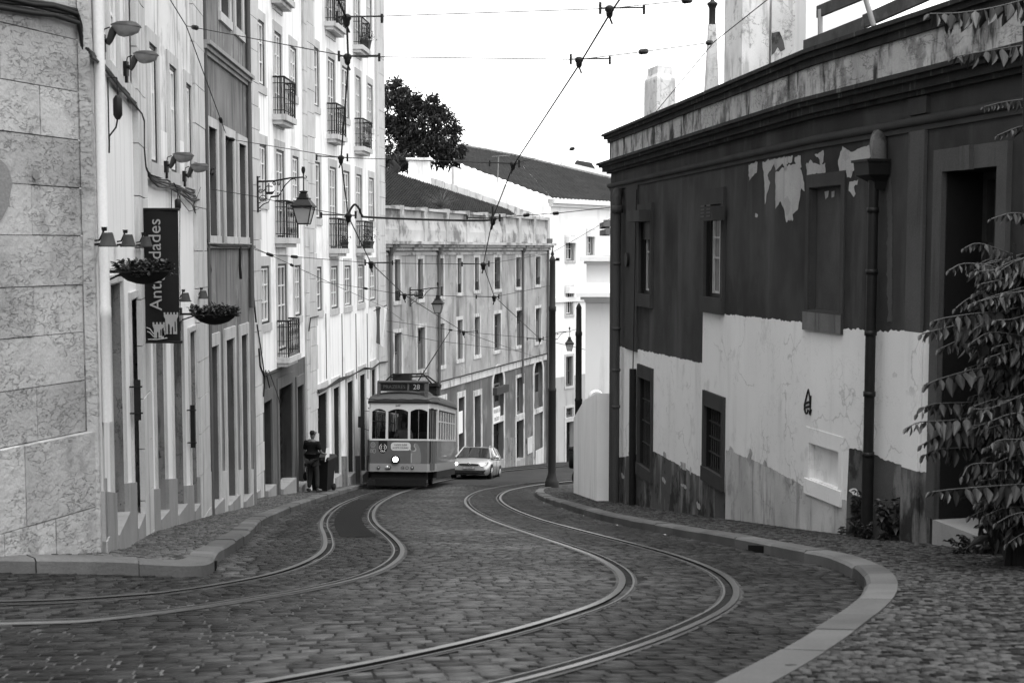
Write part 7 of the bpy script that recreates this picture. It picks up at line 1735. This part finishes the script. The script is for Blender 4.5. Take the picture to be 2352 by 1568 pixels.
bigtree('dense dark broadleaved tree rising behind the tenement roof', (tb.x, Yt, tb.z - 3), [blob(905, 245, 48, 55), blob(900, 320, 55, 50), blob(960, 285, 60, 55), blob(1000, 300, 48, 55), blob(1030, 330, 34, 45), blob(975, 350, 70, 34), blob(935, 225, 24, 26), blob(1045, 360, 18, 26), blob(985, 250, 30, 28), blob(895, 215, 22, 26)], at(960, 320, Yt), n=3000)
pf = bigtree('feathery dark shrub at the foot of tree on the roof edge', at(900, 400, 76), [blob(895, 360, 22, 18, 78), blob(915, 375, 26, 12, 78)], at(900, 370, 76), leaf=.5, n=900, name='roof_shrub')
ws = thing('roof_weed', 'dry weed tuft growing on the old tenement roof', 'weed', at(1010, 470, 66)); mb = MB()
c = at(1012, 478, 62.5)
for k in range(70):
    d = rv(); d.z = abs(d.z) + .6; d.normalize(); L_ = rng.uniform(.5, 1.2); mb.tube([c, c + d * L_ * .6, c + d * L_ + Vector((d.x * .2, 0, -.1))], [.012, .008, .003], 3)
mb.build('stalk', m_mdwood, ws)
# tree of heaven beside the doorway, fronds of paired leaflets
ail = thing('young_tree', 'young tree with long drooping leaf fronds growing beside the dark doorway', 'tree', (4.45, 10.9, G(4.45, 10.9) + KH))
FR = [([(2135, 32), (2200, 30), (2280, 18), (2380, -8)], 10.3, 55), ([(2188, 132), (2230, 124), (2300, 112), (2380, 100)], 10.5, 46), ([(2260, 246), (2310, 234), (2400, 222)], 10.8, 30), ([(2290, 312), (2340, 292), (2400, 285)], 10.9, 28),
 ([(2277, 503), (2328, 489), (2390, 500)], 10.4, 34), ([(2215, 570), (2250, 559), (2331, 586), (2390, 610)], 10.5, 36), ([(2180, 621), (2215, 605), (2285, 613), (2380, 645)], 10.3, 38), ([(2195, 708), (2231, 682), (2298, 664), (2390, 650)], 10.4, 40),
 ([(2145, 737), (2181, 728), (2260, 718), (2360, 716)], 10.2, 46), ([(2118, 767), (2150, 758), (2231, 742), (2380, 738)], 10.3, 50), ([(2160, 800), (2230, 775), (2380, 770)], 10.6, 46), ([(2128, 884), (2158, 870), (2250, 845), (2380, 830)], 10.3, 55), ([(2108, 949), (2141, 928), (2231, 923), (2310, 912)], 10.4, 46), ([(2083, 982), (2115, 969), (2198, 963), (2340, 940)], 10.3, 46),
 ([(2118, 1021), (2165, 996), (2265, 978), (2380, 960)], 10.4, 48), ([(2120, 1049), (2148, 1032), (2231, 1026), (2350, 1010)], 10.5, 44), ([(2211, 1093), (2231, 1066), (2298, 1062), (2390, 1050)], 10.1, 50), ([(2141, 1129), (2198, 1122), (2331, 1112), (2400, 1110)], 10.0, 56), ([(2285, 1015), (2305, 1009), (2390, 1008)], 10.0, 55), ([(2290, 1200), (2330, 1180), (2400, 1170)], 10.0, 44), ([(2315, 1247), (2350, 1225), (2400, 1215)], 10.1, 48)]
for k in range(120):
    x0 = rng.uniform(2225, 2330); y0 = rng.uniform(600, 1190); Y = rng.uniform(10.2, 11.0); FR.append(([(x0, y0), (x0 + 45, y0 - rng.uniform(4, 26)), (x0 + 120, y0 - rng.uniform(10, 40))], Y, rng.uniform(38, 58)))
mats_l = [m_leaf, m_leaf2]
for pl, Y, lp in FR:
    pts = spline([at(x, y, Y + .12 * i) for i, (x, y) in enumerate(pl)], 6); pts = rs(pts, .045); mb = MB(); mb.tube(pts[::2] + [pts[-1]], .005, 4, 2)
    Lf = lp / F * Y
    acc = 0; stepd = Lf * .36; tone = int(rng.random() < .45)
    for i in range(1, len(pts)):
        acc += (pts[i] - pts[i - 1]).length
        if acc < stepd: continue
        acc = 0; t_ = (pts[i] - pts[i - 1]).normalized(); grow = min(1, .45 + .55 * i / 14)
        for sg in (-1, 1):
            side_ = Vector((-t_.y, t_.x, 0)) * sg; d = Vector((0, 0, -1)) * rng.uniform(.75, 1.1) + side_ * rng.uniform(.2, .8) - t_ * rng.uniform(.0, .55) + rv() * .22
            leafcard(mb, pts[i] + side_ * .01, d, Lf * grow * rng.uniform(.7, 1.2), Lf * grow * rng.uniform(.36, .5), tone if rng.random() < .8 else 1 - tone, .12, up=(side_ + rv() * .6))
    leafcard(mb, pts[0], (pts[0] - pts[1]) + Vector((0, 0, -.02)), Lf * .5, Lf * .2, tone, up=Vector((0, 1, 0)))
    mb.build('frond', mats_l + [m_stem], ail)
mb = MB()
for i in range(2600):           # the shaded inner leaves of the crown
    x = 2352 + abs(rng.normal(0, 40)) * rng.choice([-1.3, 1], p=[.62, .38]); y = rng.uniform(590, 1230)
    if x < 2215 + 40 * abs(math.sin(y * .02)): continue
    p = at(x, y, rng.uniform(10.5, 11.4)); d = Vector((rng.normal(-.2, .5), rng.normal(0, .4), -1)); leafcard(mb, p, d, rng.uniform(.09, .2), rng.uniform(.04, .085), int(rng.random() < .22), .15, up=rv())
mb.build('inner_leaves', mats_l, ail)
mb = MB()
for x, yt in ((2330, 560), (2352, 60), (2375, 300), (2342, 760), (2366, 480)): mb.tube([Vector((4.35 + rng.normal(0, .06), 10.9, -2.8)), at(x + 6, (yt + 1270) / 2, 10.7), at(x, yt, 10.6)], [.035, .026, .012], 6)
mb.build('trunk', m_dkwood, ail)
def weed(lab, base, h, n, L_, w, stalks=3, sp_=.12, name='weed'):
    t = thing(name, lab, 'weed', base, group='weeds at the foot of the dark house'); mb = MB(); base = Vector(base)
    for s_ in range(stalks):
        top = base + Vector((rng.normal(0, sp_), rng.normal(0, sp_ * .6), h * rng.uniform(.7, 1.05))); b0 = base + Vector((rng.normal(0, sp_ * .5), 0, 0)); mb.tube([b0, b0.lerp(top, .5), top], [.008, .006, .003], 4, 2)
        for k in range(n):
            u = rng.uniform(.05, 1); p = b0.lerp(top, u); d = rv(); d.z = d.z * .4 + .1; leafcard(mb, p, d, L_ * rng.uniform(.6, 1.1) * (1.1 - .5 * u), w, int(rng.random() < .35), .3)
    mb.build('plant', mats_l + [m_stem], t)
def wb_(x, o): s = WR.pix(x, 1200)[0]; q = WR.P(s, 0, o); return Vector((q.x, q.y, G(q.x, q.y) + KH))
weed('tall weed with narrow leaves left of the big drainpipe', wb_(1992, .12), .58, 60, .13, .018, 4, .06); weed('leafy weed with broad leaves right of the big drainpipe', wb_(2062, .13), .52, 26, .13, .075, 4, .10); weed('low weeds crowding the foot of big drainpipe', wb_(2030, .2), .22, 40, .07, .03, 7, .14)
weed('small weed on the doorstep edge', wb_(2255, .18), .13, 18, .07, .02, 3, .04); weed('grassy weeds under the young tree at the right edge', wb_(2335, .2), .3, 40, .16, .02, 9, .22); weed('low weeds in front of the young tree', wb_(2325, .42), .16, 30, .08, .03, 6, .2)
weed('tiny weed at the blind niche corner', wb_(1945, .06), .1, 12, .06, .02, 3, .03)

# ---------------------------------------------------------------- scraps of litter in the right gutter
for k in range(6):
    j = int(len(KR) * (.32 + .06 * k)); p = KR[j]; q = Vector((p.x - rng.uniform(.03, .16), p.y + rng.uniform(-.2, .2), 0)); q.z = G(q.x, q.y) + .008
    sc_ = thing('litter_scrap', 'tiny pale scrap of litter lying in the right gutter', 'litter', q, rng.uniform(0, 3), 'litter scraps in the right gutter')
    w_ = rng.uniform(.012, .03); m = MB(); m.grid([[(-w_, -.015, 0), (0, -.02, .012), (w_, -.012, .002)], [(-w_, .015, .004), (0, .02, .016), (w_, .016, 0)]], 0, False); m.build('scrap', m_trimd if k % 2 else m_trim, sc_, local=True)
# ================================================================== light and camera
cam_d = bpy.data.cameras.new('camera'); cam = bpy.data.objects.new('camera', cam_d); COL.objects.link(cam)
cam_d.sensor_width = 36; cam_d.lens = 45.0; cam_d.clip_end = 2000; cam_d.clip_start = .05
cam_d.dof.use_dof = True; cam_d.dof.focus_distance = 40; cam_d.dof.aperture_fstop = 5.0
cam.location = (0, 0, 0); cam.rotation_euler = (math.pi / 2 - TH, 0, 0)
sc.camera = cam
SUN_EL, SUN_AZ = R_(72), R_(150)     # a high veiled sun: overcast
w = bpy.data.worlds.new('World'); sc.world = w; w.use_nodes = True
nt = w.node_tree; bg = nt.nodes['Background']
sky = nt.nodes.new('ShaderNodeTexSky'); sky.sky_type = 'NISHITA'; sky.sun_disc = False
sky.sun_elevation = SUN_EL; sky.sun_rotation = SUN_AZ; sky.air_density = 1.0; sky.dust_density = 1.6; sky.ozone_density = 1.0
bw = nt.nodes.new('ShaderNodeRGBToBW'); nt.links.new(sky.outputs[0], bw.inputs[0]); nt.links.new(bw.outputs[0], bg.inputs['Color'])
bg.inputs['Strength'].default_value = .15
ld = bpy.data.lights.new('sun', 'SUN'); ld.energy = .6; ld.angle = R_(60); ld.color = (1, 1, 1)
lo = bpy.data.objects.new('sun', ld); COL.objects.link(lo)
d = Vector((math.sin(SUN_AZ) * math.cos(SUN_EL), math.cos(SUN_AZ) * math.cos(SUN_EL), math.sin(SUN_EL)))
lo.rotation_euler = d.to_track_quat('Z', 'Y').to_euler(); lo.location = (30, -30, 40)
sc.view_settings.view_transform = 'Standard'; sc.view_settings.look = 'None'; sc.view_settings.gamma = 1.0
sc.view_settings.use_curve_mapping = False; sc.view_settings.exposure = 1.95
